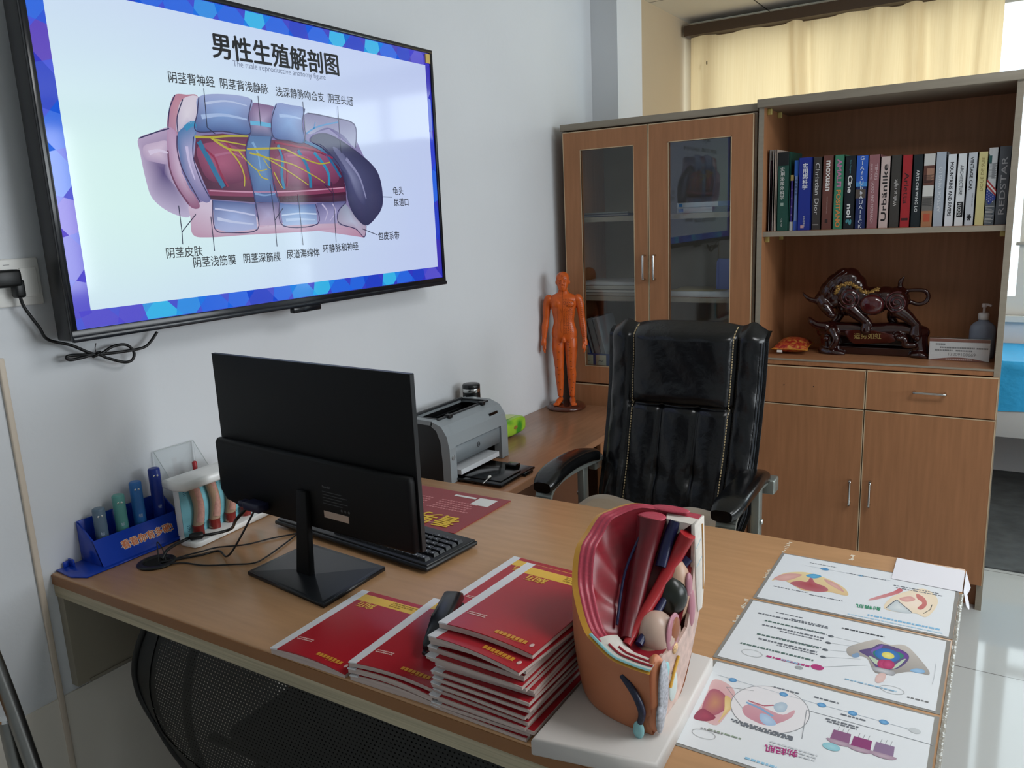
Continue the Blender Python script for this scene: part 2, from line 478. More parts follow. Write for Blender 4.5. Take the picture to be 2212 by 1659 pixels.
# glass-fronted cabinet
t = thing('glass_door_cabinet', 'tall brown laminate cabinet with two glazed upper doors', 'cabinet', (0.43, 3.06, 0))
g0, g1 = 0.02, 0.838
c = MB()
c.box((g0+.005, YG+.02, 0), (g0+.022, YBK, 1.787)).box((g1-.018, YG+.02, 0), (g1-.002, YBK, 1.787)).box((g0+.02, YBK-.008, 0), (g1-.015, YBK, 1.787))
c.box((g0+.02, YG+.02, 0.70), (g1-.015, YBK-.01, 0.716)).box((g0+.02, YG+.03, 0.06), (g1-.015, YBK-.01, 0.08))
build('carcass', c, WOOD, t, True)
build('back_panel', MB().box((g0+.022, YBK-.0095, 0.716), (g1-.018, YBK-.0081, 1.787)), mat('cabinet back board', '#a29e90', 0.6), t, True)
build('top', MB().box((g0-.006, YG-.004, 1.790), (g1+.002, YBK, 1.817), bev=0.002), EDGE, t, True)
e = MB().box((g0+.004, YG+.001, 0), (g0+.0225, YG+.02, 1.787)).box((g1-.019, YG+.0005, 0), (g1-.0015, YG+.02, 1.787))
build('edge_band', e, EDGE, t, True)
for z in (1.432, 1.098):
    build('shelf', MB().box((g0+.022, YG+.03, z-.02), (g1-.018, YBK-.01, z)).box((g0+.022, YG+.028, z-.02), (g1-.018, YG+.03, z), 1), [WOOD, EDGE], t, True)
GLASS = mix_mat('cabinet glass', glass_sheet('#f4f6f6', 0.0))
def gdoor(x0, x1, gx0, gx1, hx):
    z0, z1, gz0, gz1 = 0.724, 1.782, 0.80, 1.706
    d = MB()
    d.box((x0, YG-.018, z0), (gx0, YG, z1)).box((gx1, YG-.018, z0), (x1, YG, z1)).box((gx0, YG-.018, gz1), (gx1, YG, z1)).box((gx0, YG-.018, z0), (gx1, YG, gz0))
    do = build('door', d, WOOD, t, True)
    l = MB(); s = 0.003
    for (a, b) in (((gx0-s, YG-.019, gz0-s), (gx0, YG-.012, gz1+s)), ((gx1, YG-.019, gz0-s), (gx1+s, YG-.012, gz1+s)), ((gx0-s, YG-.019, gz1), (gx1+s, YG-.012, gz1+s)), ((gx0-s, YG-.019, gz0-s), (gx1+s, YG-.012, gz0)),
                   ((x0, YG-.0187, z1-s), (x1, YG-.01, z1+.0005)), ((x0-.0005, YG-.0187, z0), (x0+s*.7, YG-.01, z1)), ((x1-s*.7, YG-.0187, z0), (x1+.0005, YG-.01, z1))): l.box(a, b)
    build('edge_line', l, EDGEL, do, True)
    build('pane', MB().box((gx0, YG-.011, gz0), (gx1, YG-.008, gz1)), GLASS, do, True)
    h = MB().tube(smooth_path([(hx, YG-.018, 1.272), (hx, YG-.036, 1.272), (hx, YG-.043, 1.262), (hx, YG-.043, 1.185), (hx, YG-.036, 1.175), (hx, YG-.018, 1.175)], 4), 0.0045, 10)
    build('handle', h, CHROME, do, True)
gdoor(0.034, 0.412, 0.116, 0.350, 0.396)
gdoor(0.416, 0.828, 0.500, 0.745, 0.441)
for x0, x1, hx in ((0.034, 0.427, 0.396), (0.431, 0.828, 0.46)):
    lo = build('lower_door', MB().box((x0, YG-.018, 0.09), (x1, YG, 0.716)).box((x0, YG-.0186, 0.713), (x1, YG-.01, 0.7165), 1), [WOOD, EDGEL], t, True)
    build('handle', MB().tube(smooth_path([(hx, YG-.018, 0.45), (hx, YG-.04, 0.445), (hx, YG-.04, 0.365), (hx, YG-.018, 0.36)], 4), 0.0045, 10), CHROME, lo, True)

# open bookcase
t = thing('bookcase', 'tall brown bookcase with open shelves above drawers and doors', 'bookcase', (1.255, 3.05, 0))
b0, b1 = 0.847, 1.663
c = MB()
c.box((b0, YB+.001, 0), (b0+.018, YBK, 1.797)).box((b1-.018, YB+.001, 0), (b1, YBK, 1.797)).box((b0+.018, YBK-.01, 0), (b1-.018, YBK, 1.797))
c.box((b0+.018, YB+.002, 0.853), (b1-.018, YBK-.01, 0.876)).box((b0+.018, YB+.04, 0.0), (b1-.018, YB+.055, 0.10)).box((b0+.018, YB+.01, 0.10), (b1-.018, YBK-.01, 0.118))
build('carcass', c, WOOD, t, True)
e = MB().box((b0, YB-.001, 0.0), (b0+.0185, YB+.001, 1.797)).box((b1-.0185, YB-.001, 0.0), (b1+.0005, YB+.001, 1.797)).box((b1-.0002, YB, 0.0), (b1+.001, YBK, 1.797))
e.box((b0+.018, YB-.0005, 0.870), (b1-.018, YB+.002, 0.8765))
build('edge_band', e, EDGE, t, True)
build('top', MB().box((b0-.004, YB-.014, 1.797), (b1+.006, YBK, 1.826), bev=0.002), EDGE, t, True)
build('shelf', MB().box((b0+.018, YB+.014, 1.334), (b1-.018, YBK-.01, 1.3525)).box((b0+.018, YB+.012, 1.334), (b1-.018, YB+.014, 1.3525), 1), [WOOD, EDGE], t, True)
for x, y, z in ((b0+.018, 2.90, 1.775), (b0+.018, 3.05, 1.775), (b0+.018, 2.90, 1.312), (b0+.018, 3.12, 1.312), (b1-.034, 2.90, 1.315)):
    build('shelf_bracket', MB().box((x, y, z), (x+.016, y+.014, z+.021), bev=0.002), mat('bracket cap', '#c2b26a', 0.5), t, True)
def bfront(nm, x0, x1, z0, z1, h=None, hv=True):
    d = MB().box((x0, YB-.018, z0), (x1, YB-.001, z1))
    s = 0.0022
    d.box((x0, YB-.0186, z1-s), (x1, YB-.009, z1+.0004), 1).box((x0-.0003, YB-.0186, z0), (x0+s, YB-.009, z1), 1).box((x1-s, YB-.0186, z0), (x1+.0003, YB-.009, z1), 1)
    do = build(nm, d, [WOOD, EDGEL], t, True)
    if h:
        x, z, L = h
        a, b = ((x-L, z), (x+L, z)) if not hv else ((x, z+L), (x, z-L))
        P = [(a[0], YB-.018, a[1]), (a[0], YB-.04, a[1]), (a[0]+(b[0]-a[0])*.06, YB-.044, a[1]+(b[1]-a[1])*.06), (b[0]+(a[0]-b[0])*.06, YB-.044, b[1]+(a[1]-b[1])*.06), (b[0], YB-.04, b[1]), (b[0], YB-.018, b[1])]
        build('handle', MB().tube(smooth_path(P, 4), 0.0042, 10), CHROME, do, True)
    return do
d = bfront('drawer', b0+.002, 1.250, 0.708, 0.850)
build('screw_hole', MB().cyl((0.965, YB-.0188, 0.778), (0.965, YB-.017, 0.778), 0.0022).cyl((1.073, YB-.0188, 0.779), (1.073, YB-.017, 0.779), 0.0022), INK, d, True)
bfront('drawer', 1.254, b1-.002, 0.708, 0.850, (1.459, 0.787, 0.048), False)
bfront('door', b0+.002, 1.249, 0.102, 0.703, (1.216, 0.388, 0.045))
bfront('door', 1.253, b1-.002, 0.102, 0.703, (1.284, 0.392, 0.045))

# ================================================================ desks
t = thing('office_desk', 'large brown laminate desk with layered pale edge', 'desk', (0.8, 1.0, 0))
DX0, DX1, DY0, DY1, DZ = WX+.001, 1.6355, 0.594, 1.440, 0.75
BEIGE = mat('desk edge layers', '#b3a88d', 0.5, noise=((3, 3, 260), 0.22, 2.0))
PANEL = mat('desk panel beige', '#989080', 0.5)
build('edge_strip', MB().box((DX0, DY0-.0012, DZ-.0245), (DX1, DY0+.0008, DZ-.0035)).box((DX1-.0008, DY0, DZ-.0245), (DX1+.001, DY1, DZ-.0035)), mat('brown edge strip', '#8d5f38', 0.35), t, True)
build('top', MB().box((DX0, DY0, DZ-.025), (DX1, DY1, DZ), bev=0.0035), mat('desk top laminate', '#b48a63', 0.25, spec=0.45, noise=((7, 60, 60), 0.07, 5.0)), t, True)
build('lower_layer', MB().box((DX0, DY0+.001, DZ-.052), (DX1-.002, DY1-.002, DZ-.025)), BEIGE, t, True)
build('side_panel', MB().box((DX0, DY0+.004, 0.486), (DX0+.024, DY1-.06, DZ-.052)).box((DX0+.024, DY0+.03, 0.486), (DX0+.027, DY1-.09, 0.492)), PANEL, t, True)
build('modesty_panel', MB().box((0.03, 1.13, 0.12), (0.93, 1.15, DZ-.052)), WOOD, t, True)
build('pedestal', MB().box((1.22, 0.80, 0.02), (1.60, 1.38, DZ-.052)), WOOD, t, True)
for x in (0.05, 0.90): build('leg', MB().box((x-.025, 1.11, 0), (x+.025, 1.17, 0.15)), BLACKP, t, True)
s = MB()
for q in [[(1.309,1.366),(1.31,1.429)], [(1.436,1.385),(1.435,1.412)], [(1.306,1.232),(1.305,1.278)], [(1.301,1.095),(1.3,1.134)], [(1.305,1.041),(1.303,1.068)]]:
    for k in range(7):
        f = k/7; x = q[0][0]*(1-f)+q[1][0]*f; y = q[0][1]*(1-f)+q[1][1]*f
        s.box((x+rnd.uniform(-.003, .003), y, DZ+.0001), (x+.004+rnd.uniform(0, .003), y+.004, DZ+.0004))
build('scuff', s, mat('pale scuff', '#cfc2ae', 0.8), t, True)
g = tag(build('cable_grommet', MB().lathe([(0.036, 0), (0.040, 0.001), (0.040, 0.0035), (0.037, 0.005), (0.028, 0.005), (0.027, 0.001)], 32, M=Matrix.Translation((0.141, 0.732, DZ+.0002))), BLACKP), 'round black cable grommet set in the desk top', 'grommet')
build('hole', MB().lathe([(0.0265, 0), (0.0265, 0.0012)], 32, M=Matrix.Translation((0.141, 0.732, DZ+.0008))), mat('grommet hole', '#030303', 0.9), g)

t = thing('return_desk', 'lower brown side desk along the left wall', 'desk', (0.2, 2.1, 0))
RZ = 0.63
build('top', MB().box((WX+.001, 1.443, RZ-.025), (0.412, 2.83, RZ), bev=0.003), mat('side desk laminate', '#a4785a', 0.24, spec=0.5, noise=((60, 7, 60), 0.08, 5.0)), t, True)
build('side_panel', MB().box((0.385, 2.40, 0.0), (0.40, 2.82, RZ-.025)).box((WX+.002, 2.81, 0), (0.39, 2.825, RZ-.025)), WOOD, t, True)
build('cupboard', MB().box((WX+.004, 1.48, 0.02), (0.33, 2.36, RZ-.025)), mat('dark laminate', '#6b4630', 0.5), t, True)

# ================================================================ television on the left wall
TX = 0.08
t = thing('television', 'large wall mounted flat television showing an anatomy diagram', 'television', (WX, 1.285, 1.24))
ty0, ty1, tz0, tz1 = 0.660, 1.919, 1.243, 1.969
build('body', MB().box((0.025, ty0, tz0), (TX-.004, ty1, tz1), bev=0.004).box((WX+.03, ty0+.25, tz0+.1), (0.03, ty1-.25, tz1-.2), bev=0.01), mat('television back', '#101113', 0.4), t, True)
bz = MB()
sy0, sy1, sz0, sz1 = ty0+.013, ty1-.011, tz0+.022, tz1-.011
bz.box((TX-.006, ty0, tz0), (TX+.002, ty1, sz0), bev=0.0015).box((TX-.006, ty0, sz1), (TX+.002, ty1, tz1), bev=0.0015).box((TX-.006, ty0, sz0-.002), (TX+.002, sy0, sz1+.002), bev=0.0015).box((TX-.006, sy1, sz0-.002), (TX+.002, ty1, sz1+.002), bev=0.0015)
build('bezel', bz, mat('television bezel', '#16181d', 0.18), t, True)
build('bottom_strip', MB().box((TX-.004, ty0-.001, tz0-.002), (TX+.006, ty1+.001, tz0+.010), bev=0.003), mat('television strip', '#1b1f26', 0.22), t, True)
build('sensor_bar', MB().box((TX-.012, 1.245, tz0-.016), (TX+.004, 1.345, tz0), bev=0.003), mat('television bezel', ''), t, True)
build('bracket', MB().box((WX+.001, 1.0, 1.45), (0.03, 1.55, 1.48)).box((WX+.001, 1.0, 1.70), (0.03, 1.55, 1.73)), STEEL, t, True)
SCREEN = picture_mat('screen picture', 0.90)
def TP(y, z, k): return (TX - 0.0035 + 0.00018*k, y, z)
def hexc(h): return lin(h)
INKF = .80
def pic(h):
    c = lin(h); return (c[0]*INKF, c[1]*INKF, c[2]*INKF*1.08, 1)
s = MB()
bw = 0.036
def rect(mb, y0, y1, z0, z1, k, c):
    cs = c if isinstance(c[0], tuple) else None
    mb.poly([TP(y0, z0, k), TP(y1, z0, k), TP(y1, z1, k), TP(y0, z1, k)], 0, c)
B1, B2, B3, B4, B5 = [hexc(x) for x in ('#2a54d6', '#1f86e6', '#35b4ee', '#5a56d2', '#3a34c0')]
rect(s, sy0, sy1, sz0, sz1, 0, [hexc('#4a58d8'), hexc('#2a2ec2'), hexc('#3b2fb4'), hexc('#3a4fe0')])
# faceted blue border
def facet(y0, y1, z0, z1, horiz, seq):
    n = len(seq)
    for i, c in enumerate(seq):
        if horiz:
            a = y0+(y1-y0)*i/n; b = y0+(y1-y0)*(i+1)/n; sk = 0.018*((-1)**i)
            s.poly([TP(a, z0, 1), TP(b+sk, z0, 1), TP(b-sk, z1, 1), TP(a-sk*0.5, z1, 1)], 0, c)
        else:
            a = z0+(z1-z0)*i/n; b = z0+(z1-z0)*(i+1)/n; sk = 0.02*((-1)**i)
            s.poly([TP(y0, a, 1), TP(y1, a+sk*0.5, 1), TP(y1, b+sk, 1), TP(y0, b-sk, 1)], 0, c)
LB, MBl, DB, PU, CY = hexc('#2f8fe8'), hexc('#2467e4'), hexc('#1f3fc8'), hexc('#5650d0'), hexc('#34b6ec')
facet(sy0+.02, sy1-.02, sz0+.001, sz0+bw, True, [PU, PU, CY, LB, MBl, MBl, DB, MBl, LB, CY, MBl, MBl, DB, CY, MBl, DB, PU])
facet(sy0+.02, sy1-.02, sz1-bw, sz1-.001, True, [PU, MBl, DB, MBl, MBl, LB, MBl, CY, MBl, DB, MBl, CY, DB, CY, MBl, DB, PU])
facet(sy0+.001, sy0+bw*1.05, sz0+.02, sz1-.02, False, [PU, PU, hexc('#6a58d2'), hexc('#4a7ae6'), MBl, DB, hexc('#5a3fc0'), MBl])
facet(sy1-bw*.75, sy1-.001, sz0+.02, sz1-.02, False, [hexc('#3a2fb6'), DB, MBl, hexc('#2a3fd0'), DB, hexc('#3a34b8')])
cy0, cy1, cz0, cz1 = sy0+bw, sy1-bw*.62, sz0+bw, sz1-bw
for i in range(8):
    for j in range(6):
        def cc(u, v):
            a = hexc('#cfe0fb'); b = hexc('#c3d0f6'); e = hexc('#dcfaf6')
            w1 = math.exp(-((u-.06)**2+(v-.38)**2)*5)
            return tuple((a[k]*(1-u)+b[k]*u)*(1-w1)+e[k]*w1 for k in range(3)) + (1,)
        u0, u1, v0, v1 = i/8, (i+1)/8, j/6, (j+1)/6
        Y = lambda u: cy0+(cy1-cy0)*u
        Z = lambda v: cz0+(cz1-cz0)*v
        s.poly([TP(Y(u0), Z(v0), 2), TP(Y(u1), Z(v0), 2), TP(Y(u1), Z(v1), 2), TP(Y(u0), Z(v1), 2)], 0, [cc(u0, v0), cc(u1, v0), cc(u1, v1), cc(u0, v1)])
# ---- the anatomy illustration, as printed on the slide
def P2(pts, k, cols):
    """filled outline with a soft colour run from its centre: cols = (colour at left/top, colour at right/bottom, colour of middle)"""
    n = len(pts); cy = sum(p[0] for p in pts)/n; cz = sum(p[1] for p in pts)/n
    if isinstance(cols, str): cols = (cols, cols, cols)
    a, b, m = [pic(c) for c in cols]
    zs = [p[1] for p in pts]; z0, z1 = min(zs), max(zs)
    def col(p):
        f = (p[1]-z0)/(z1-z0+1e-9)
        return tuple(a[i]*f+b[i]*(1-f) for i in range(4))
    for i in range(n):
        p, q = pts[i], pts[(i+1) % n]
        s.poly([TP(cy, cz, k), TP(q[0], q[1], k), TP(p[0], p[1], k)], 0, [m, col(q), col(p)])
def smooth2(pts, n=5, closed=True):
    return [(p[0], p[1]) for p in smooth_path([(a, b, 0) for a, b in pts], n, closed)]
def SH(pts, k, cols, sm=True): P2(smooth2(pts) if sm else pts, k, cols)
def ST(pts, w, k, c, taper=1.0):
    q = smooth2(pts, 5, False); c = pic(c); n = len(q)
    for i in range(n-1):
        (a, b), (d, e) = q[i], q[i+1]; L = math.hypot(d-a, e-b) or 1e-9
        w0 = w*(1+(taper-1)*i/n)/2; w1 = w*(1+(taper-1)*(i+1)/n)/2
        nx, nz = -(e-b)/L, (d-a)/L
        s.poly([TP(a+nx*w0, b+nz*w0, k), TP(a-nx*w0, b-nz*w0, k), TP(d-nx*w1, e-nz*w1, k), TP(d+nx*w1, e+nz*w1, k)], 0, c)
P2([(0.964,1.684),(1.03,1.732),(1.176,1.742),(1.348,1.73),(1.527,1.709),(1.582,1.617),(1.58,1.504),(1.516,1.449),(1.312,1.452),(1.056,1.454),(0.979,1.481),(0.957,1.569)], 2.5, ('#8f88b8', '#9a8cb4', '#6f6a9c'))
SH([(0.869,1.647),(0.908,1.662),(0.945,1.672),(0.935,1.625),(0.936,1.586),(0.947,1.546),(0.973,1.51),(0.968,1.481),(0.919,1.494),(0.883,1.523),(0.873,1.562),(0.868,1.617)], 3, ('#c9b3cf', '#cfc4de', '#5d4d82'))
SH([(0.878,1.631),(0.908,1.641),(0.936,1.645),(0.933,1.62),(0.934,1.597),(0.902,1.599),(0.877,1.606)], 4, ('#d8c2d8', '#b9a4c4', '#ead6e6'))
SH([(0.942,1.672),(0.952,1.713),(0.97,1.744),(1.001,1.748),(1.032,1.745),(1.017,1.679),(0.992,1.685),(0.969,1.67),(0.96,1.649)], 4, ('#c98a9c', '#b88aa6', '#d9a9b4'))
SH([(0.989,1.737),(1.032,1.745),(1.018,1.687),(0.995,1.686),(0.966,1.665),(0.969,1.698)], 5, ('#e9dfe8', '#cfc6da', '#f0eaf0'))
SH([(0.942,1.671),(0.963,1.664),(0.959,1.626),(0.966,1.56),(0.998,1.516),(0.996,1.5),(0.972,1.507),(0.942,1.557),(0.934,1.608)], 5, ('#c6a3c2', '#9a5f80', '#e0c8dc'))
SH([(0.972,1.507),(1.002,1.513),(1.032,1.519),(1.043,1.491),(1.156,1.48),(1.164,1.453),(1.225,1.455),(1.36,1.454),(1.442,1.455),(1.515,1.434),(1.543,1.41),(1.493,1.437),(1.309,1.435),(1.133,1.435),(1.016,1.434),(0.973,1.442),(0.972,1.481)], 4, ('#e2d2e2', '#c48fa8', '#e8dcea'))
P2([(1.005,1.659),(1.087,1.67),(1.227,1.664),(1.359,1.664),(1.436,1.654),(1.479,1.581),(1.485,1.545),(1.483,1.511),(1.185,1.511),(1.036,1.52),(1.012,1.558),(0.998,1.611)], 6, ('#6b2b4c', '#3d1f3a', '#9a4a6c'))
SH([(1.016,1.638),(1.084,1.65),(1.144,1.628),(1.144,1.572),(1.094,1.556),(1.035,1.564),(1.014,1.599)], 7, ('#a05070', '#6b2d50', '#b4607e'))
SH([(1.239,1.619),(1.337,1.643),(1.432,1.626),(1.462,1.577),(1.423,1.556),(1.278,1.551),(1.237,1.574)], 7, ('#a25a7e', '#6b2d50', '#a85a7c'))
ST([(1.023,1.532),(1.146,1.529),(1.299,1.531),(1.484,1.542)], .022, 8, '#4a1c36')
ST([(1.025,1.536),(1.147,1.533),(1.299,1.535),(1.482,1.545)], .014, 9, '#8e3e60')
ST([(1.031,1.54),(1.147,1.537),(1.3,1.539),(1.475,1.549)], .003, 10, '#d9a0b8')
SH([(0.964,1.659),(0.995,1.683),(1.016,1.687),(1.016,1.674),(1.003,1.652),(0.997,1.611),(1.012,1.558),(1.032,1.522),(1.013,1.514),(0.978,1.546),(0.965,1.598)],10, ('#4a86b8', '#7a78a8', '#cfc2e2'))
SH([(1.032,1.746),(1.1,1.759),(1.184,1.755),(1.168,1.713),(1.166,1.674),(1.088,1.676),(1.014,1.671),(1.023,1.711)], 10, ('#aebbe2', '#3f5c96', '#8fb2e2'))
SH([(1.182,1.745),(1.218,1.747),(1.255,1.741),(1.239,1.703),(1.239,1.669),(1.203,1.669),(1.166,1.673),(1.167,1.71)], 9, ('#8a6a92', '#3c5a88', '#c3b4d2'))
SH([(1.261,1.752),(1.306,1.753),(1.356,1.748),(1.341,1.71),(1.343,1.663),(1.289,1.666),(1.241,1.671),(1.24,1.714)], 10, ('#9fb0dc', '#4a64a0', '#8fb4e4'))
SH([(1.359,1.737),(1.446,1.735),(1.54,1.722),(1.537,1.659),(1.492,1.689),(1.433,1.706),(1.366,1.685),(1.349,1.701)], 9, ('#7a74a0', '#b8c0d8', '#8a88b0'))
ST([(1.354,1.686),(1.388,1.703),(1.434,1.715),(1.476,1.723)], .004, 11, '#3e8fc6')
ST([(1.382,1.699),(1.39,1.717)], .003, 11, '#3e8fc6')
ST([(0.986,1.674),(1.002,1.685),(1.016,1.687)], .012, 11, '#3f9cc8')
ST([(1.172,1.7),(1.203,1.7),(1.236,1.698)], .010, 11, '#6fc2e6')
SH([(1.366,1.668),(1.383,1.684),(1.44,1.688),(1.541,1.648),(1.62,1.595),(1.636,1.523),(1.618,1.481),(1.561,1.444),(1.518,1.464),(1.491,1.505),(1.482,1.563),(1.462,1.613),(1.411,1.657)], 11, ('#3d3f62', '#33355a', '#5a5e86'))
SH([(1.446,1.655),(1.486,1.639),(1.553,1.564),(1.557,1.504),(1.526,1.523),(1.491,1.596)], 12, ('#6f7298', '#454972', '#8d92b4'))
SH([(1.476,1.505),(1.519,1.466),(1.555,1.444),(1.543,1.412),(1.509,1.436),(1.441,1.451),(1.45,1.482)], 10, ('#9aa4b8', '#c6a8be', '#c6cce0'))
P2([(1.036,1.518),(1.104,1.514),(1.159,1.508),(1.159,1.448),(1.07,1.443),(1.034,1.454)], 9, ('#4a5f96', '#b9c4e8', '#a9bce6'))
P2([(1.161,1.511),(1.232,1.513),(1.238,1.455),(1.166,1.456)], 8, ('#5a5888', '#c8b2cc', '#b9b2d4'))
P2([(1.237,1.51),(1.295,1.505),(1.363,1.506),(1.365,1.454),(1.243,1.453)], 9, ('#4f6ca8', '#b4ccee', '#8fb4e0'))
P2([(1.368,1.509),(1.481,1.513),(1.466,1.484),(1.441,1.453),(1.366,1.454)], 8, ('#5a5a8c', '#b2acd2', '#a6a2cc'))
ST([(1.04,1.499),(1.093,1.492),(1.156,1.481)], .004, 11, '#cfd6f2')
ST([(1.242,1.479),(1.302,1.483),(1.364,1.48)], .004, 11, '#cfe2f8')
P2([(1.166,1.67),(1.235,1.671),(1.224,1.638),(1.222,1.593),(1.224,1.547),(1.237,1.511),(1.16,1.513),(1.155,1.566),(1.148,1.628)], 10, ('#5b80ae', '#4a5c94', '#6f9cc8'))
for q, w_, c in (([(1.018,1.649),(1.041,1.606),(1.055,1.577),(1.072,1.548)], .013, '#2a7aa2'), ([(1.252,1.652),(1.263,1.62),(1.255,1.58),(1.259,1.544)], .009, '#2a86ae'), ([(1.318,1.642),(1.342,1.609),(1.352,1.576),(1.351,1.548)], .010, '#2a86ae'),
                 ([(1.375,1.639),(1.405,1.611),(1.422,1.584),(1.419,1.554)], .009, '#2f9ac2'), ([(1.34,1.667),(1.4,1.649),(1.432,1.623),(1.468,1.577)], .008, '#2a6f9e')): ST(q, w_, 12, c)
for q in ([(1.03,1.635),(1.056,1.613),(1.067,1.583),(1.085,1.549)], [(1.089,1.656),(1.115,1.624),(1.143,1.566)], [(1.244,1.658),(1.315,1.652),(1.385,1.645),(1.443,1.627)], [(1.263,1.64),(1.275,1.594),(1.269,1.551)]): ST(q, .005, 12, '#9c2a4e')
for q, w_ in (([(1.008,1.658),(1.056,1.66),(1.102,1.665),(1.161,1.668)], .006), ([(1.052,1.659),(1.098,1.636),(1.149,1.635)], .006), ([(1.062,1.655),(1.108,1.651),(1.15,1.647)], .004), ([(1.098,1.636),(1.125,1.606),(1.136,1.575),(1.133,1.55)], .005),
              ([(1.128,1.632),(1.149,1.61),(1.179,1.589),(1.209,1.592)], .004), ([(1.179,1.589),(1.189,1.573),(1.21,1.567)], .004), ([(1.153,1.638),(1.229,1.643),(1.273,1.643),(1.334,1.623),(1.39,1.611),(1.431,1.616)], .005),
              ([(1.16,1.629),(1.234,1.617),(1.299,1.605),(1.367,1.579),(1.404,1.562)], .004), ([(1.181,1.63),(1.241,1.606),(1.3,1.578),(1.344,1.555)], .004), ([(1.23,1.586),(1.24,1.567),(1.253,1.547)], .004),
              ([(1.2,1.618),(1.214,1.599),(1.222,1.593)], .003)): ST(q, w_, 13, '#c3b93c', 0.6)
ST([(0.935,1.625),(0.934,1.586),(0.947,1.546),(0.972,1.509)], .004, 12, '#7a4a66')
ST([(0.963,1.658),(0.959,1.626),(0.966,1.586),(0.988,1.54),(1.002,1.513)], .003, 12, '#4a3a60')
ST([(1.166,1.671),(1.148,1.628),(1.155,1.566),(1.162,1.512),(1.165,1.457)], .003, 13, '#32406e')
ST([(1.234,1.671),(1.223,1.632),(1.224,1.573),(1.239,1.508)], .003, 13, '#32406e')
# dark contour lines and soft sheen streaks of the drawing
for q in ([(1.032,1.745),(1.023,1.711),(1.014,1.671),(1.088,1.675),(1.166,1.673),(1.168,1.712),(1.184,1.754)], [(1.261,1.752),(1.241,1.714),(1.241,1.67),(1.289,1.665),(1.343,1.663),(1.342,1.71),(1.356,1.748)], [(0.97,1.744),(0.952,1.713),(0.942,1.672)], [(0.966,1.665),(0.969,1.698),(0.989,1.737)],
          [(1.366,1.668),(1.383,1.684),(1.44,1.688),(1.541,1.648),(1.62,1.595),(1.636,1.523),(1.618,1.481),(1.561,1.444)], [(1.005,1.658),(0.998,1.611),(1.012,1.558),(1.032,1.521)], [(1.036,1.518),(1.033,1.454),(1.07,1.443),(1.159,1.447),(1.16,1.508)], [(1.237,1.51),(1.243,1.453),(1.364,1.454),(1.363,1.506)],
          [(1.364,1.738),(1.446,1.734),(1.54,1.722),(1.537,1.659)], [(1.48,1.509),(1.445,1.484),(1.447,1.453),(1.509,1.436),(1.543,1.411),(1.555,1.443)], [(0.869,1.647),(0.908,1.661),(0.945,1.672)], [(1.482,1.563),(1.462,1.613),(1.411,1.653),(1.366,1.668)]):
    ST(q, .0026, 13.2, '#3a3560')
for q, w_, c in (([(1.045,1.733),(1.106,1.744),(1.167,1.739)], .006, '#c8d8f4'), ([(1.033,1.703),(1.093,1.712),(1.163,1.707)], .010, '#b4cdf0'), ([(1.266,1.724),(1.302,1.725),(1.34,1.722)], .009, '#b4d0f4'), ([(0.984,1.636),(0.986,1.599),(0.995,1.564)], .008, '#d8cfee'),
                 ([(1.057,1.619),(1.104,1.627),(1.138,1.616)], .006, '#b8708e'), ([(1.28,1.627),(1.335,1.628),(1.371,1.614)], .005, '#b8708e'), ([(1.495,1.628),(1.543,1.579),(1.564,1.519)], .010, '#9a9cc0'), ([(0.888,1.618),(0.912,1.624),(0.934,1.62)], .010, '#eadcf0'),
                 ([(1.044,1.476),(1.089,1.467),(1.149,1.46)], .008, '#cfdaf4'), ([(1.254,1.467),(1.304,1.468),(1.357,1.465)], .008, '#c4dcf8'), ([(1.387,1.506),(1.404,1.485),(1.391,1.46)], .005, '#d0c8e4'), ([(1.427,1.506),(1.435,1.484),(1.411,1.46)], .004, '#d0c8e4'),
                 ([(1.172,1.655),(1.185,1.63),(1.188,1.592)], .008, '#86b2da'), ([(1.163,1.534),(1.192,1.529),(1.227,1.533)], .006, '#86a8d4')):
    ST(q, w_, 12.6, c, .3)
for q in ([(1.048,1.766),(1.045,1.681),(1.065,1.668)], [(1.204,1.765),(1.203,1.694)], [(1.351,1.765),(1.349,1.665)], [(1.479,1.765),(1.477,1.642)], [(0.944,1.507),(0.944,1.449),(0.942,1.422)], [(0.944,1.449),(0.986,1.487)], [(1.026,1.481),(1.025,1.402)],
          [(1.214,1.556),(1.217,1.468),(1.215,1.402)], [(1.217,1.468),(1.248,1.497)], [(1.304,1.532),(1.304,1.401)], [(1.428,1.564),(1.433,1.535),(1.427,1.402)], [(1.402,1.558),(1.429,1.535)], [(1.632,1.524),(1.678,1.523)], [(1.537,1.435),(1.6,1.415)]):
    for (a, b), (c_, d) in zip(q[:-1], q[1:]): ST([(a, b), ((a+c_)/2, (b+d)/2), (c_, d)], .0022, 14, '#2a2e48')
build('screen', s, SCREEN, t, True)
TXT = mat('screen lettering', '#0b0c16', 0.3)
TXG = mat('screen lettering grey', '#5c6478', 0.3, emit=('#5c6478', 0.7))
txt = MB(); bold_txt = MB()
def tvt(body, q, mb, bold=0.0, hs=1.0, lift=0.0006):
    a, b = q
    lettering('', body, TXT, TP(a[0], a[1], 16), TP(b[0], a[1] + (b[1]-a[1]), 16), (1, 0, 0), mb=mb, bold=bold, hs=hs, lift=0.0004)
tvt('男性生殖解剖图', [(1.084,1.842),(1.494,1.849)], bold_txt, 0.028)
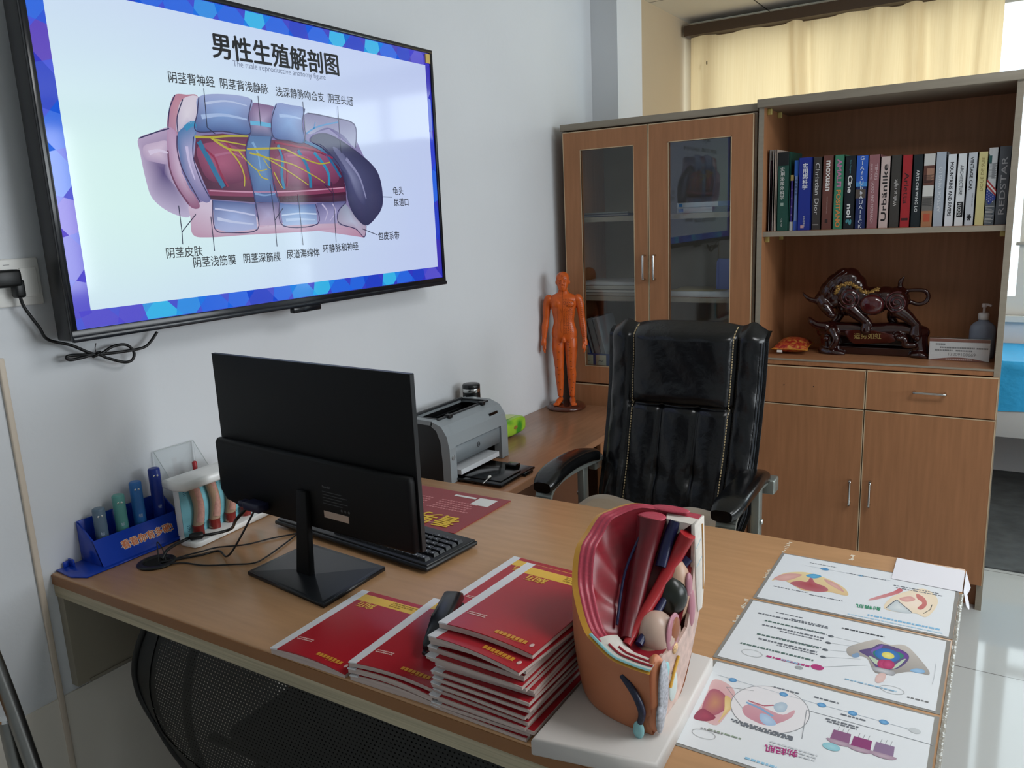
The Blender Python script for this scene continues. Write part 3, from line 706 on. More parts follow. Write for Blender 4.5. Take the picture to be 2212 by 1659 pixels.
for b, q in (('阴茎背神经', [(0.959,1.771),(1.079,1.773)]), ('阴茎背浅静脉', [(1.095,1.773),(1.238,1.774)]), ('浅深静脉吻合支', [(1.262,1.772),(1.429,1.773)]), ('阴茎头冠', [(1.444,1.773),(1.54,1.773)]),
             ('龟头', [(1.684,1.531),(1.732,1.532)]), ('尿道口', [(1.685,1.498),(1.753,1.499)]), ('包皮系带', [(1.602,1.402),(1.698,1.4)]), ('阴茎皮肤', [(0.897,1.395),(0.991,1.395)]), ('阴茎浅筋膜', [(0.963,1.37),(1.082,1.369)]),
             ('阴茎深筋膜', [(1.105,1.37),(1.222,1.367)]), ('尿道海绵体', [(1.244,1.371),(1.36,1.37)]), ('环静脉和神经', [(1.374,1.378),(1.514,1.378)])):
    txt = MB(); tvt(b, q, txt, 0.008, 1.05); build('slide_lettering', txt, TXT, t, True)
build('slide_lettering', bold_txt, TXT, t, True)
a, b = [(1.138,1.825),(1.441,1.828)]
lettering('slide_lettering', 'The male reproductive anatomy figure', TXG, TP(a[0], a[1], 16), TP(b[0], b[1], 16), (1, 0, 0), t)
# sticker in the upper corner, and the maker's line on the sensor bar
build('sticker', MB().box((TX-.002, sy1-.024, sz1-.030), (TX+.0022, sy1-.003, sz1-.003)), mat('yellow sticker', '#d0b25e', 0.5), t, True)

# power outlet with its switch, and the plug with its black cord tied in a bow
t = thing('wall_outlet', 'white wall socket with a rocker switch left of the television', 'socket', (WX, 0.62, 1.36))
build('plate', MB().box((WX+.0005, 0.575, 1.318), (WX+.010, 0.669, 1.412), bev=0.003), WHITE, t, True)
build('rocker', MB().box((WX+.008, 0.628, 1.335), (WX+.014, 0.661, 1.393), bev=0.002), WHITE, t, True)
build('led_mark', MB().box((WX+.0101, 0.600, 1.400), (WX+.0105, 0.612, 1.401)), mat('grey mark', '#777777', 0.5), t, True)
t = thing('power_cord', 'black power cord tied in a bow below the television', 'power cord', (WX+.03, 0.7, 1.2))
build('plug', MB().box((WX+.010, 0.566, 1.358), (WX+.042, 0.618, 1.392), bev=0.006).box((WX+.018, 0.602, 1.336), (WX+.040, 0.622, 1.372), bev=0.005), BLACKP, t, True)
p = [(0.004, a, b) for a, b in [(0.612,1.355),(0.618,1.315),(0.639,1.274),(0.653,1.246),(0.698,1.227),(0.749,1.199),(0.788,1.21),(0.819,1.209),(0.835,1.191),(0.83,1.174),(0.81,1.171),(0.774,1.186),(0.749,1.199),(0.713,1.197),(0.691,1.197),(0.684,1.203),(0.695,1.206),(0.749,1.199),(0.808,1.195),(0.859,1.196),(0.88,1.207),(0.899,1.226)]]
p[0] = (0.006, 0.612, 1.338)
build('cord', MB().tube(smooth_path(p, 8), 0.0033, 8), mat('cord black', '#101113', 0.45), t, True)
a, b = [(0.749,1.199),(0.748,1.224)]
build('tie', MB().tube(smooth_path([(0.004, a[0]-.008, a[1]-.004), (0.009, a[0], a[1]), (0.004, a[0]+.008, a[1]+.004), (-.002, a[0], a[1])], 4, True), 0.003, 6, closed=True).tube(smooth_path([(0.008, a[0], a[1]), (0.012, a[0]-.006, a[1]+.012), (0.010, b[0], b[1])], 4), 0.0009, 5), BLACKP, t, True)

# ================================================================ things on the main desk
DT = 0.7502
# ---- monitor seen from behind
MW, MH, MY, MZ = 0.581, 0.332, 0.864, 0.858
t = thing('computer_monitor', 'black computer monitor seen from behind on a square foot', 'monitor', (0.504, MY, DT), -0.069)
MD = mat('monitor back', '#050607', 0.58, spec=0.3); ML = mat('monitor edge', '#1c1e20', 0.35)
zb = MZ-DT
build('panel', MB().box((-MW/2, -.005, zb), (MW/2, .006, zb+MH), bev=0.002), MD, t)
build('screen', MB().box((-MW/2+.004, .006, zb+.012), (MW/2-.004, .0068, zb+MH-.004)), BLACKG, t)
build('side_rim', MB().box((MW/2-.0005, -.0045, zb+.001), (MW/2+.0006, .0055, zb+MH-.001)).box((-MW/2, -.0045, zb+MH-.0005), (MW/2, .0055, zb+MH+.0005)), ML, t)
hb = 0.148
pts = [(-MW/2-.001, .030), (-MW/2-.001, hb-.01), (-MW/2+.006, hb), (MW/2-.006, hb-.002), (MW/2-.003, hb-.012), (MW/2-.003, .004), (MW/2-.008, .001), (-MW/2+.07, .001), (-MW/2+.018, .008)]
build('rear_housing', MB().prism(pts, 0.019, bev=0.006, M=frame((0, -.004, zb), (1, 0, 0), (0, 0, 1))), MD, t)
col = MB()
col.prism([(-.046, 0.008), (-.004, 0.008), (-.010, .185), (-.037, .185)], 0.014, bev=0.002, M=Matrix.Translation((.022, -.034, 0)) @ frame((0, 0, 0), (1, 0, 0), (0, .08, 1)))
build('stand_column', col, MD, t)
ft = MB()
fo = [(-.122, -.092), (.128, -.108), (.112, .070), (-.128, .074)]
bm_pts = fo
ft.prism([(x, y) for x, y in fo], 0.010, bev=0.003)
ft.add([(-.122, -.092, .0095), (.128, -.108, .0095), (.112, .070, .0095), (-.128, .074, .0095), (-.024, -.034, .0150), (.020, -.036, .0150)], [(0, 1, 5, 4), (1, 2, 5), (2, 3, 4, 5), (3, 0, 4)])
build('stand_foot', ft, mat('monitor foot', '#17191c', 0.3), t)
lab = MB().box((.052, -.0236, .030+zb), (.122, -.0232, .044+zb))
build('sticker', lab, mat('pale label', '#b59f8e', 0.6), t)
GRT = mat('grey print', '#6a6c6e', 0.6)
lettering('maker_mark', 'Founder', GRT, (.054, -.0232, zb+.092), (.077, -.0232, zb+.092), (0, -1, 0), t, False)
pr = MB()
for k in range(5): pr.box((.052, -.0236, zb+.083-.006*k), (.052+(.07 if k % 2 else .055), -.0232, zb+.0845-.006*k))
for k in range(3): pr.ell((.104+.010*k, -.0233, zb+.052), (.003, .0003, .003), 8, 6)
build('rating_print', pr, mat('dim print', '#3b3d3f', 0.6), t)
build('vga_plug', MB().box((-.175, -.052, zb+.012), (-.120, -.022, zb+.030), bev=0.004).box((-.195, -.049, zb+.014), (-.172, -.028, zb+.028), bev=0.004), mat('plug navy', '#141632', 0.45), t)

# ---- cables from the monitor to the grommet
z0 = DT+0.004
def cord(name, label, pts, r, m='cord black', extra=None, endz=None):
    t = thing(name, label, 'cable', (pts[len(pts)//2][0], pts[len(pts)//2][1], DT))
    build('cord', MB().tube(smooth_path(pts, 7), r, 8), mat(m, '#101113', 0.45), t, True)
    return t
G0 = (0.146, 0.742)
p = [(.335, .850, .884), (.290, .835, .840)] + [(a, b, .7725) for a, b in [(0.177,0.901),(0.16,0.857)]] + [(a, b, .7695) for a, b in [(0.13,0.842),(0.128,0.807),(0.14,0.763)]] + [(G0[0], G0[1], .757)]
t = cord('monitor_cable', 'thick black video cable with a ferrite lump behind the monitor', p, 0.0036)
a, b = [(0.146,0.85),(0.131,0.825)]
build('ferrite', MB().tube([(a[0], a[1], .7725), (a[0]+(b[0]-a[0])*.12, a[1]+(b[1]-a[1])*.12, .7725), (a[0]+(b[0]-a[0])*.88, a[1]+(b[1]-a[1])*.88, .7725), (b[0], b[1], .7725)], [.006, .0085, .0085, .006], 14), BLACKP, t, True)
p = [(.345, .845, .872), (.30, .80, .775)] + [(a, b, z0-.001) for a, b in [(0.217,0.833),(0.198,0.797),(0.178,0.771)]] + [(.158, .738, z0), (.150, .735, .752)]
cord('monitor_cable', 'thin black power cable running under the thick video cable', p, 0.0022)
p = [(a, b, z0-.0015) for a, b in [(0.301,0.984),(0.269,0.936),(0.243,0.885),(0.197,0.846),(0.183,0.814),(0.169,0.783)]] + [(.160, .745, z0), (.152, .740, .752)]
cord('usb_cable', 'thin black mouse cable lying straight from behind the monitor stand', p, 0.0017)
p = [(a, b, z0-.0015) for a, b in [(0.307,0.978),(0.325,0.92),(0.341,0.859),(0.341,0.825),(0.303,0.798),(0.251,0.768),(0.197,0.756)]] + [(.172, .728, z0), (.155, .730, .752)]
cord('usb_cable', 'thin black keyboard cable curving round in front of the others', p, 0.0017)
p = [(.150, .748, .752), (.137, .752, .775), (.128, .748, .790), (.132, .744, .772), (.140, .738, .752)]
cord('loose_wire', 'thin wire loop standing up out of the desk grommet', p, 0.0013)

# ---- keyboard
t = thing('keyboard', 'black computer keyboard behind the monitor', 'keyboard', (0.468, 1.056, DT), -0.10)
KL, KD = 0.250, 0.082
kb = MB().prism([(-KD, 0.006), (KD, 0.010), (KD, 0.020), (KD-.012, 0.022), (-KD+.02, 0.014), (-KD, 0.011)], 2*KL, M=frame((-KL, 0, 0), (0, 1, 0), (0, 0, 1)), bev=0.0015)
build('case', MB().box((-KL, -KD, 0.004), (KL, KD, 0.014), bev=0.004).box((-KL+.004, -KD+.006, 0.012), (KL-.004, KD-.004, 0.0175), bev=0.002), mat('keyboard case', '#15171a', 0.38), t)
build('foot', MB().box((-KL+.03, KD-.03, 0), (KL-.03, KD-.015, 0.005)).box((-KL+.03, -KD+.015, 0), (KL-.03, -KD+.03, 0.005)), BLACKP, t)
KM = mat('keycap', '#1b1d20', 0.32)
def keymesh(w):
    d = .0068; m = MB(); bw = w/2; tw = w/2-.0025
    vs = [(-bw, -.0078, 0), (bw, -.0078, 0), (bw, .0078, 0), (-bw, .0078, 0), (-tw, -.0055, d), (tw, -.0055, d), (tw, .0062, d), (-tw, .0062, d)]
    m.add(vs, [(4,5,6,7),(0,1,5,4),(1,2,6,5),(2,3,7,6),(3,0,4,7)], 0)
    m.box((-.0014, .000, d), (.0010, .0028, d+.0002), 1)
    return mesh_of('key', m, [KM, mat('key legend', '#c9cacc', 0.5)])
KME = {}
nk = 0
# seen from the typist's side the rows run towards the monitor; x is mirrored for someone standing behind the screen
rows = [(0.066, [1]*13), (0.040, [1]*13+[2]), (0.021, [1.5]+[1]*12+[1.5]), (0.002, [1.8]+[1]*11+[2.2]), (-0.017, [2.3]+[1]*10+[2.7]), (-0.036, [1.3]*3+[5.6]+[1.3]*4)]
U = 0.0188
def put(xc, yc, w):
    global nk
    if nk >= 100: return
    kk = round(w, 2)
    if kk not in KME: KME[kk] = keymesh(w*U-.0012)
    o = link('key', KME[kk], t); o.location = (xc, -yc, 0.0172); o.rotation_euler = (0, 0, pi); nk += 1
for yc, ws in rows:
    x = KL-.016
    tot = sum(ws)*U; sc_ = (0.285/tot)
    for w in ws:
        put(x - w*U*sc_/2, yc - .008, w*sc_); x -= w*U*sc_
for yc, n in ((0.066, 0), (0.040, 4), (0.021, 4), (0.002, 3), (-0.017, 4), (-0.036, 3)):
    for k in range(n): put(-KL+.020+U*k, yc-.008, 1)

# ---- red mat with yellow heading (its square code panel left blank)
t = thing('desk_mat', 'red printed mat lying behind the keyboard', 'mat', (0.42, 1.26, DT))
mt = MB().prism([(0.205, 1.128), (0.634, 1.148), (0.640, 1.383), (0.20, 1.383)], 0.0015, M=Matrix.Translation((0, 0, DT)))
build('sheet', mt, mat('red mat', '#8e2a2e', 0.4), t, True)
YEL = mat('yellow print', '#e2b92e', 0.5); WPR = mat('white print', '#d9c9c4', 0.6); PKP = mat('pink print', '#c98484', 0.6)
zz = DT+.0017
a, b = [(0.634,1.196),(0.519,1.178)]
lettering('heading', '看男科', YEL, (0.604, 1.222, zz), (0.428, 1.226, zz), (0, 0, 1), t, True, bold=0.03, hs=1.15)
m = MB()
for k in range(5):
    y = 1.262+.013*k
    for xa, xb in ((0.355, 0.445), (0.475, 0.585-.01*(k % 2))):
        if k == 0: xa = xa-.01
        x = xa
        while x < xb:
            m.box((x, y, zz), (x+.006, y+.0055, zz+.0002)); x += .0085
for k in range(24): m.box((0.36+.0098*k, 1.176, zz), (0.367+.0098*k, 1.183, zz+.0002))
build('small_print', m, PKP, t, True)
build('white_panel', MB().box((0.560, 1.318, zz), (0.612, 1.366, zz+.0003)).box((0.487, 1.352, zz), (0.553, 1.362, zz+.0003)), PAPER, t, True)

# ---- blue hardness display: base plate and sloping trough with a slogan, four capped cylinders standing in it
BLUE = mat('blue acrylic', '#0f3aa8', 0.22, spec=0.5); BLUED = mat('blue print plastic', '#12348f', 0.35)
t = thing('display_holder', 'glossy blue display trough with an orange slogan on the desk corner', 'display', (0.03, 0.74, DT))
build('base_plate', MB().prism([(-.022, .604), (.040, .600), (.074, .616), (.074, .872), (-.022, .872)], 0.004, M=Matrix.Translation((0, 0, DT)), bev=0.0012), BLUE, t, True)
TY0, TY1 = .660, .868
tr = MB()
prof = [(-.020, .004), (.062, .004), (.034, .056), (-.020, .094)]
FY = frame((0, 0, DT), (1, 0, 0), (0, 0, 1))   # x -> x, y -> z, extrude -> -y
def slab_y(y, w, prof): return MB().prism(prof, w, M=frame((0, y+w, DT), (1, 0, 0), (0, 0, 1)), bev=0.0008)
build('end_wall', slab_y(TY0, .004, prof), BLUE, t, True)
build('end_wall', slab_y(TY1-.004, .004, prof), BLUE, t, True)
build('back_wall', MB().box((-.021, TY0, DT+.004), (-.017, TY1, DT+.094), bev=0.001), BLUE, t, True)
build('front_wall', MB().prism([(.058, .004), (.063, .004), (.035, .058), (.031, .056)], TY1-TY0, M=frame((0, TY1, DT), (1, 0, 0), (0, 0, 1))), BLUE, t, True)
build('inner_floor', MB().box((-.018, TY0+.003, DT+.030), (.046, TY1-.003, DT+.034)), BLUE, t, True)
build('clip', MB().box((-.020, .630, DT+.004), (.000, .634, DT+.020), bev=0.001).box((-.020, .618, DT+.004), (-.016, .640, DT+.016), bev=0.001), BLUE, t, True)
n = Vector((.054, 0, .028)).normalized()
def onface(y, s): return Vector((.0632-.028*s, y, DT+.004+.054*s)) + n*.0004
vsf, fsf = text_mesh('看看你有多硬!', 0)
lettering('slogan_outline', '看看你有多硬!', mat('pale outline', '#dcd3c6', 0.5), onface(.713, .36), onface(.838, .36), n, t, True, bold=0.11, hs=1.0, lift=.0002)
lettering('slogan', '看看你有多硬!', mat('orange print', '#d0703c', 0.5), onface(.713, .36), onface(.838, .36), n, t, True, bold=0.025, hs=1.0, lift=.0006)
for i, (y, zt, c, lb) in enumerate(((.694, .869, '#5d7386', 'grey sample cylinder, shortest of the four in the blue trough'), (.742, .884, '#5b9c95', 'green sample cylinder standing in the blue display trough'),
                              (.786, .901, '#2f6fb4', 'mid blue sample cylinder standing in the blue display trough'), (.836, .918, '#1a3590', 'dark blue sample cylinder, tallest of the four in the trough'))):
    t = thing('sample_cylinder', lb, 'cylinder', (0.014, y, DT+.0345), 0, 'sample cylinders in the blue trough')
    h = zt-DT-.0345
    build('barrel', MB().lathe([(.0128, 0), (.0132, .001), (.0132, h-.004), (.0122, h-.0012), (.0100, h)], 24), mat('cylinder %s' % c, c, 0.35), t)
    fa = MB()
    nx, ny = 0.93, -0.36
    for s_ in (-.0035, .0035): fa.ell((nx*.0131-ny*s_, ny*.0131+nx*s_, h-.016), (.0012, .0024, .0024), 10, 6)
    build('eye', fa, WHITE, t)
    pu = MB()
    for s_ in (-.0035, .0035): pu.ell((nx*.0142-ny*s_*.8, ny*.0142+nx*s_*.8, h-.0165), (.0005, .0011, .0011), 8, 6)
    build('pupil', pu, INK, t)
    ch = ('松', '软', '韧', '硬')[i]
    c0 = Vector((nx*.0133, ny*.0133, h*.30)); dv = Vector((-ny, nx, 0))
    lettering('printed_word', ch, mat('cylinder print', '#b9c8dc', 0.5), c0-dv*.004, c0+dv*.004, (nx, ny, 0), t, False, lift=.0003)

# ---- clear acrylic pen box with a card, pens and scissors behind the vessel model
ACR = mix_mat('clear acrylic', glass_sheet('#fbfcfc', 0.0)); ACE = mat('acrylic edge', '#c3cacb', 0.15)
t = thing('acrylic_box', 'clear acrylic holder with slanted sides against the wall', 'holder', (0.03, 0.91, DT))
x0, x1, y0, y1, zt, zf = -.020, .070, .862, .972, .945, .842
ab = MB().box((x0, y0, DT), (x0+.002, y1, zt)).box((x1-.002, y0, DT), (x1, y1, zf)).box((x0, y0, DT), (x1, y1, DT+.002))
for y in (y0, y1-.002): ab.prism([(x0, DT), (x1, DT), (x1, zf), (x0, zt)], .002, M=frame((0, y+.002, 0), (1, 0, 0), (0, 0, 1)))
build('walls', ab, ACR, t, True)
ed = MB()
for y in (y0+.001, y1-.001):
    ed.tube([(x1-.001, y, DT), (x1-.001, y, zf), (x0+.001, y, zt)], .0009, 6)
ed.tube([(x0+.001, y0, zt), (x0+.001, y1, zt)], .0009, 6).tube([(x1-.001, y0, zf), (x1-.001, y1, zf)], .0009, 6)
build('edge', ed, ACE, t, True)
def pen(label, a, b, c, r=.0052):
    t = thing('pen', label, 'pen', a, 0, 'pens in the acrylic holder')
    a_, b_ = Vector(a), Vector(b); d = (b_-a_).normalized()
    build('barrel', MB().tube([a_, a_+(b_-a_)*.8], r, 12), mat('pen '+c, c, 0.35), t, True)
    build('cap', MB().tube([a_+(b_-a_)*.8, b_-d*.002, b_], [r*1.12, r*1.1, r*.7], 12), mat('pen cap '+c, '#b9bbbd' if c == '#2c3038' else c, 0.35), t, True)
pen('dark marker pen leaning left in the acrylic holder', (.030, .918, DT+.004), (.012, .876, .872), '#2c3038', .0065)
pen('red pen with a bright tip in the acrylic holder', (.020, .940, DT+.004), (.020, .940, .905), '#a52a30')
pen('dark red pen upright behind the vessel model', (.048, .905, DT+.004), (.046, .893, .862), '#6d2226')
t = thing('tape_roll', 'dark round tape roll inside the acrylic holder', 'tape roll', (.045, .895, DT+.045))
build('roll', MB().lathe([(.016, -.009), (.034, -.009), (.035, -.008), (.035, .008), (.034, .009), (.016, .009)], 28, M=Matrix.Translation((.045, .893, DT+.052)) @ Matrix.Rotation(pi/2, 4, 'Y')), mat('tape', '#1e242e', 0.4), t, True)

# ---- vessel model: white foot and head, teal panel, four tubes opening from red sockets
t = thing('vessel_model', 'white vessel model with teal panel and four red tubes', 'model', (0.12, 0.93, DT), 0.0)
ya, yb_ = .826, 1.040
build('foot', MB().prism([(.085, ya+.004), (.108, ya-.008), (.150, ya-.004), (.156, ya+.01), (.140, yb_+.03), (.07, yb_+.03)], 0.013, M=Matrix.Translation((0, 0, DT)), bev=.002), WHITEG, t, True)
build('backing', MB().box((.080, ya+.006, DT+.013), (.102, yb_, DT+.136), bev=.001), WHITEG, t, True)
build('teal_panel', MB().box((.102, ya+.006, DT+.013), (.1036, yb_, DT+.134)), mat('teal print', '#79b9c6', 0.4, noise=((3, 6, 25), 0.18)), t, True)
build('head', MB().prism([(.072, ya-.012), (.118, ya-.018), (.146, ya-.006), (.148, yb_), (.072, yb_)], 0.022, M=Matrix.Translation((0, 0, DT+.132)), bev=.006), WHITEG, t, True)
for k, y in enumerate((.862, .907, .952, .997)):
    P = [(.112, y+.004*(1 if k % 2 else 1)+.006*math.sin((f-.2)*5), DT+.014+.122*f) for f in [i/10 for i in range(11)]]
    tb = build('vessel', MB().tube(P, .0122, 14), mat('vessel outside', '#a98d74', 0.35), t, True)
    Q = [(q[0]+.0052, q[1], q[2]+.004) for q in P]
    build('lining', MB().tube(Q[2:], [.0098, .0096, .0095, .0092-.001*k, .009-.0016*k, .009-.002*k, .009-.001*k, .009, .0093], 12), mat('vessel pink', '#c08f82', 0.4, noise=(150, 0.12)), tb, True)
    build('socket', MB().tube([(.1135, y+.001, DT+.013), (.114, y, DT+.036)], [.0128, .0128], 14), mat('socket red', '#7c241f', 0.35), tb, True)
m = MB()
for y in (.845, .885, .930, .976):
    for z in (DT+.122, DT+.036):
        for k in range(4): m.box((.1037, y-.004, z-.004*k), (.1039, y+.004-(k % 2)*.002, z-.004*k+.0018))
build('small_print', m, mat('teal ink', '#2f6a80', 0.5), t, True)

# ---- booklets
BW, BD = 0.166, 0.234
RED = mat('booklet red', '#a81f2a', 0.26, spec=0.45); GOLD = mat('booklet yellow', '#e3b53c', 0.32); PAGE = mat('booklet pages', '#c0ada6', 0.75, noise=((4, 4, 900), 0.10, 2.0)); SPINE = mat('booklet spine white', '#d7d7da', 0.35)
PRW = mat('booklet white print', '#d9b4ad', 0.5); PRY = mat('booklet gold print', '#cf8f2c', 0.4)
def booklet(label, loc, rz, th, sag=0.0, fan=0.0, top=True, group=None, flat=True):
    t = thing('booklet', label, 'booklet', loc, rz, group)
    def sh(x, y):
        f = max(0.0, 1-y/BD); u = x/BW
        return sag*(4*u*(1-u))*f*f - fan*u*u*f*f*0.4
    def surf(z): return lambda x, y: (x, y, max(0.0004, z*(1-.10*(x/BW))+sh(x, y)*((z/th) if flat else 1.0)))
    def sheetm(x0, x1, y0, y1, z, mi, mb, nu=14, nv=10):
        F = surf(z); mb.grid(lambda u, v: F(x0+(x1-x0)*u, y0+(y1-y0)*v), nu, nv, mi)
    pg = MB()
    nu, nv = 14, 10
    def blk(x0, x1, y0, y1, za, zb_, mi, mb):
        A, B_ = surf(za), surf(zb_)
        g0_ = [A(x0+(x1-x0)*i/nu, y0+(y1-y0)*j/nv) for j in range(nv+1) for i in range(nu+1)]
        if za <= .0005: g0_ = [(p[0], p[1], 0.0002 if flat else max(.0002, sh(p[0], p[1]))) for p in g0_]
        g1_ = [B_(x0+(x1-x0)*i/nu, y0+(y1-y0)*j/nv) for j in range(nv+1) for i in range(nu+1)]
        w = nu+1; N = len(g0_)
        fs = [(j*w+i, (j+1)*w+i, (j+1)*w+i+1, j*w+i+1) for j in range(nv) for i in range(nu)]
        fs += [(N+j*w+i, N+j*w+i+1, N+(j+1)*w+i+1, N+(j+1)*w+i) for j in range(nv) for i in range(nu)]
        for i in range(nu): fs += [(i, i+1, N+i+1, N+i), (nv*w+i+1, nv*w+i, N+nv*w+i, N+nv*w+i+1)]
        for j in range(nv): fs += [((j+1)*w, j*w, N+j*w, N+(j+1)*w), (j*w+nu, (j+1)*w+nu, N+(j+1)*w+nu, N+j*w+nu)]
        mb.add(g0_+g1_, fs, mi, False)
    fc = .86 if top else .93
    blk(.0008, BW-.001, .001, BD-.001, 0, th*fc, 0, pg)
    build('pages', pg, PAGE, t)
    cv = MB()
    blk(.017, BW-(0 if top else .002), (0 if top else .003), BD, th*fc, th, 0, cv); blk(.017, BW, BD-.036, BD-.012, th, th+.00015, 1, cv)
    build('cover', cv, [RED, GOLD], t)
    sp = MB(); blk(0, .0172, 0, BD, th*.80, th+.0002, 0, sp)
    build('spine_strip', sp, SPINE, t)
    if top:
        F = surf(th)
        zc = lambda x, y: F(x, y)[2]+.0004
        def wr(nm, body, xa, xb, y, m, hs=1.0, bold=.02):
            vs, fs = text_mesh(body); x0 = min(v.x for v in vs); x1 = max(v.x for v in vs); k = (xb-xa)/(x1-x0)
            mb = MB()
            for i_, (dx, dy) in enumerate(((0, 0), (-bold, 0), (bold, 0))):
                pts = []
                for v in vs:
                    X = xb-(v.x-x0+dx)*k; Y = y-(v.y+dy)*k*hs
                    pts.append((X, Y, zc(X, Y)+.00003*i_))
                mb.add(pts, fs)
            build(nm, mb, m, t)
        wr('title', '病历', .030, .068, BD-.040, GOLD, 1.0, .03)
        q = MB()
        for k in range(3):
            x = .088; y = BD-.018-.006*k
            while x < BW-.012-.02*k:
                d_ = rnd.uniform(.003, .007); q.box((x, y, zc(x, y)), (x+d_, y+.0028, zc(x, y)+.0001)); x += d_+.002
        for k in range(2):
            x = .022; y = .040+.005*k
            while x < .056: q.box((x, y, zc(x, y)), (x+.003, y+.0024, zc(x, y)+.0001), 1); x += .0038
        for k in range(8):
            x = .092+.0068*k; q.box((x, .013, zc(x, .016)), (x+.0056, .021, zc(x, .016)+.0001), 2)
        q.box((.092, .0105, zc(.12, .011)), (.148, .0112, zc(.12, .011)+.0001), 2)
        q.ell((.154, .0165, zc(.154, .0165)), (.0035, .005, .0001), 10, 4, 1)
        build('small_print', q, [mat('dark yellow print', '#9c7a24', 0.5), PRW, PRY], t)
    return t
booklet('red booklet lying alone at the desk edge left of the piles', (0.657, 0.590, DT), 0.02, 0.011, 0.007, 0.006)
z = DT
for k, (dx, rz, lb) in enumerate(((0.004, .03, 'bottom booklet of the short pile under the stapler'), (-.001, .01, 'middle booklet of the short pile under the stapler'), (.000, .04, 'top red booklet of the short pile, stapler lying on it'))):
    booklet(lb, (0.828+dx, 0.594+.002*k, z), rz, 0.0088, 0.006, 0.004, k == 2, 'booklets in the short pile', k == 0); z += 0.0098
ZP = z
booklet('red booklet behind the tall stack, farthest from the desk edge', (0.818, 0.858, DT), -0.05, 0.007, 0.0, 0.0)
z = DT; NS = 19
for k in range(NS):
    th = 0.0056
    top = k == NS-1
    x, y, rz = 0.993+rnd.uniform(-.006, .006), 0.599+rnd.uniform(-.004, .006), rnd.uniform(-.045, .035)
    lb = 'red booklet %s from the bottom of the tall stack' % ('first second third fourth fifth sixth seventh eighth ninth tenth eleventh twelfth thirteenth fourteenth fifteenth sixteenth seventeen eighteen nineteen'.split()[k])
    if k >= NS-4: x -= .006; y += .004; th = 0.0085; rz -= .05
    if k == 0: lb = 'lowest red booklet of the tall stack, lying on the desk'
    if k == NS-3: lb = 'red booklet third from the top of the tall stack'
    if k == NS-2: lb = 'red booklet second from the top, its gold line showing'; x -= .004; rz -= .03
    if top: lb = 'topmost red booklet of the tall stack beside the torso model'; x += .006; y += .016; th = .010; rz -= .02
    booklet(lb, (x, y, z), rz, th, 0 if k < NS-3 else .005, 0 if k < NS-3 else .003, k >= NS-2, 'booklets in the tall stack', k < NS-3); z += th + (.0001 if k < NS-4 else .0012)

# ---- stapler lying on the short pile
t = thing('stapler', 'black stapler lying on the short booklet pile', 'stapler', (0.910, 0.742, ZP+.0032), R(-68))
build('base', MB().prism([(-.085, -.014), (-.07, -.018), (.08, -.016), (.088, 0), (.08, .016), (-.07, .018), (-.085, .014)], .007, bev=.002), BLACKP, t)
build('arm', MB().prism([(-.088, .010), (-.085, .026), (-.06, .040), (.02, .036), (.080, .024), (.086, .012), (.07, .010)], .030, bev=.006, M=frame((0, .015, 0), (1, 0, 0), (0, 0, 1))), mat('stapler arm', '#16181d', 0.28), t)
build('magazine', MB().box((-.08, -.008, .008), (.083, .008, .015)), STEEL, t)

# ---- white board under the torso model, and charts

t = thing('display_board', 'white slab under the cutaway pelvis model at the desk edge', 'board', (1.25, .72, DT))
build('slab', MB().prism([(1.174, .575), (1.338, .606), (1.322, .874), (1.172, .880)], 0.026, M=Matrix.Translation((0, 0, DT)), bev=.004), mat('white board', '#cfc9c4', 0.45), t, True)
ZB = DT+.0262
t = thing('pelvis_model', 'cutaway anatomical pelvis model with red cavity and tan skin', 'model', (1.26, .75, ZB))
SKIN = mat('model skin', '#be7753', 0.42, noise=(25, 0.05)); FAT = mat('model fat', '#d39a3a', 0.4); MUS = mat('model muscle', '#9a2430', 0.35, noise=((120, 120, 25), 0.16)); MUSL = mat('model muscle top', '#b04052', 0.4, noise=(300, 0.12))
BONE = mat('model bone', '#d4cdc4', 0.5, noise=(90, 0.06)); MBEI = mat('model beige', '#bf9c84', 0.35); MNAVY = mat('model vein', '#1c1f44', 0.3); MART = mat('model artery', '#a3252a', 0.3); MGRN = mat('model dark green', '#1d211b', 0.28); MPNK = mat('model pink', '#ad7480', 0.35); MTEA = mat('model teal', '#8cc0c4', 0.4)
XF, YC, AA, BR_, BF_ = 1.312, .757, .147, .098, .108
zk = [(0, 1.012), (40, 1.022), (70, 1.012), (95, .985), (120, .935), (145, .888), (165, .872), (180, .870)]
def zrim(tt):
    d = math.degrees(tt)
    for (a, za), (b, zb_) in zip(zk[:-1], zk[1:]):
        if d <= b:
            f = (d-a)/(b-a); f = f*f*(3-2*f)*.6+f*.4
            return za+(zb_-za)*f
    return zk[-1][1]
def oxy(tt, r):
    c, s_ = cos(tt), sin(tt)
    e = lambda q: math.copysign(abs(q)**.85, q)
    return (XF - AA*e(s_)*r, YC + (BR_ if c > 0 else BF_)*e(c)*r)
def outer(u, v):
    tt = pi*u; zr = zrim(tt); z = ZB + (zr-ZB)*v
    h = (z-ZB)/.25
    r = .93 + .07*min(1, h*3.0)**.5 + .03*math.sin(min(1, h)*pi) - .035*max(0, h-.75)
    x, y = oxy(tt, r)
    if cos(tt) > 0: y = YC + (y-YC)*(.02 + .98*min(1.0, (z-ZB)/.135)**.6)
    return (x, y, z)
def ringp(tt, q, dz=0.0):
    x0, y0, z0_ = outer(tt/pi, 1.0)
    return (XF+(x0-XF)*q, YC+(y0-YC)*(q if True else 1), z0_+dz)
body = MB().grid(outer, 60, 24)
bt = [outer(i/40, 0) for i in range(41)]
body.poly(bt)
build('skin', body, SKIN, t, True)
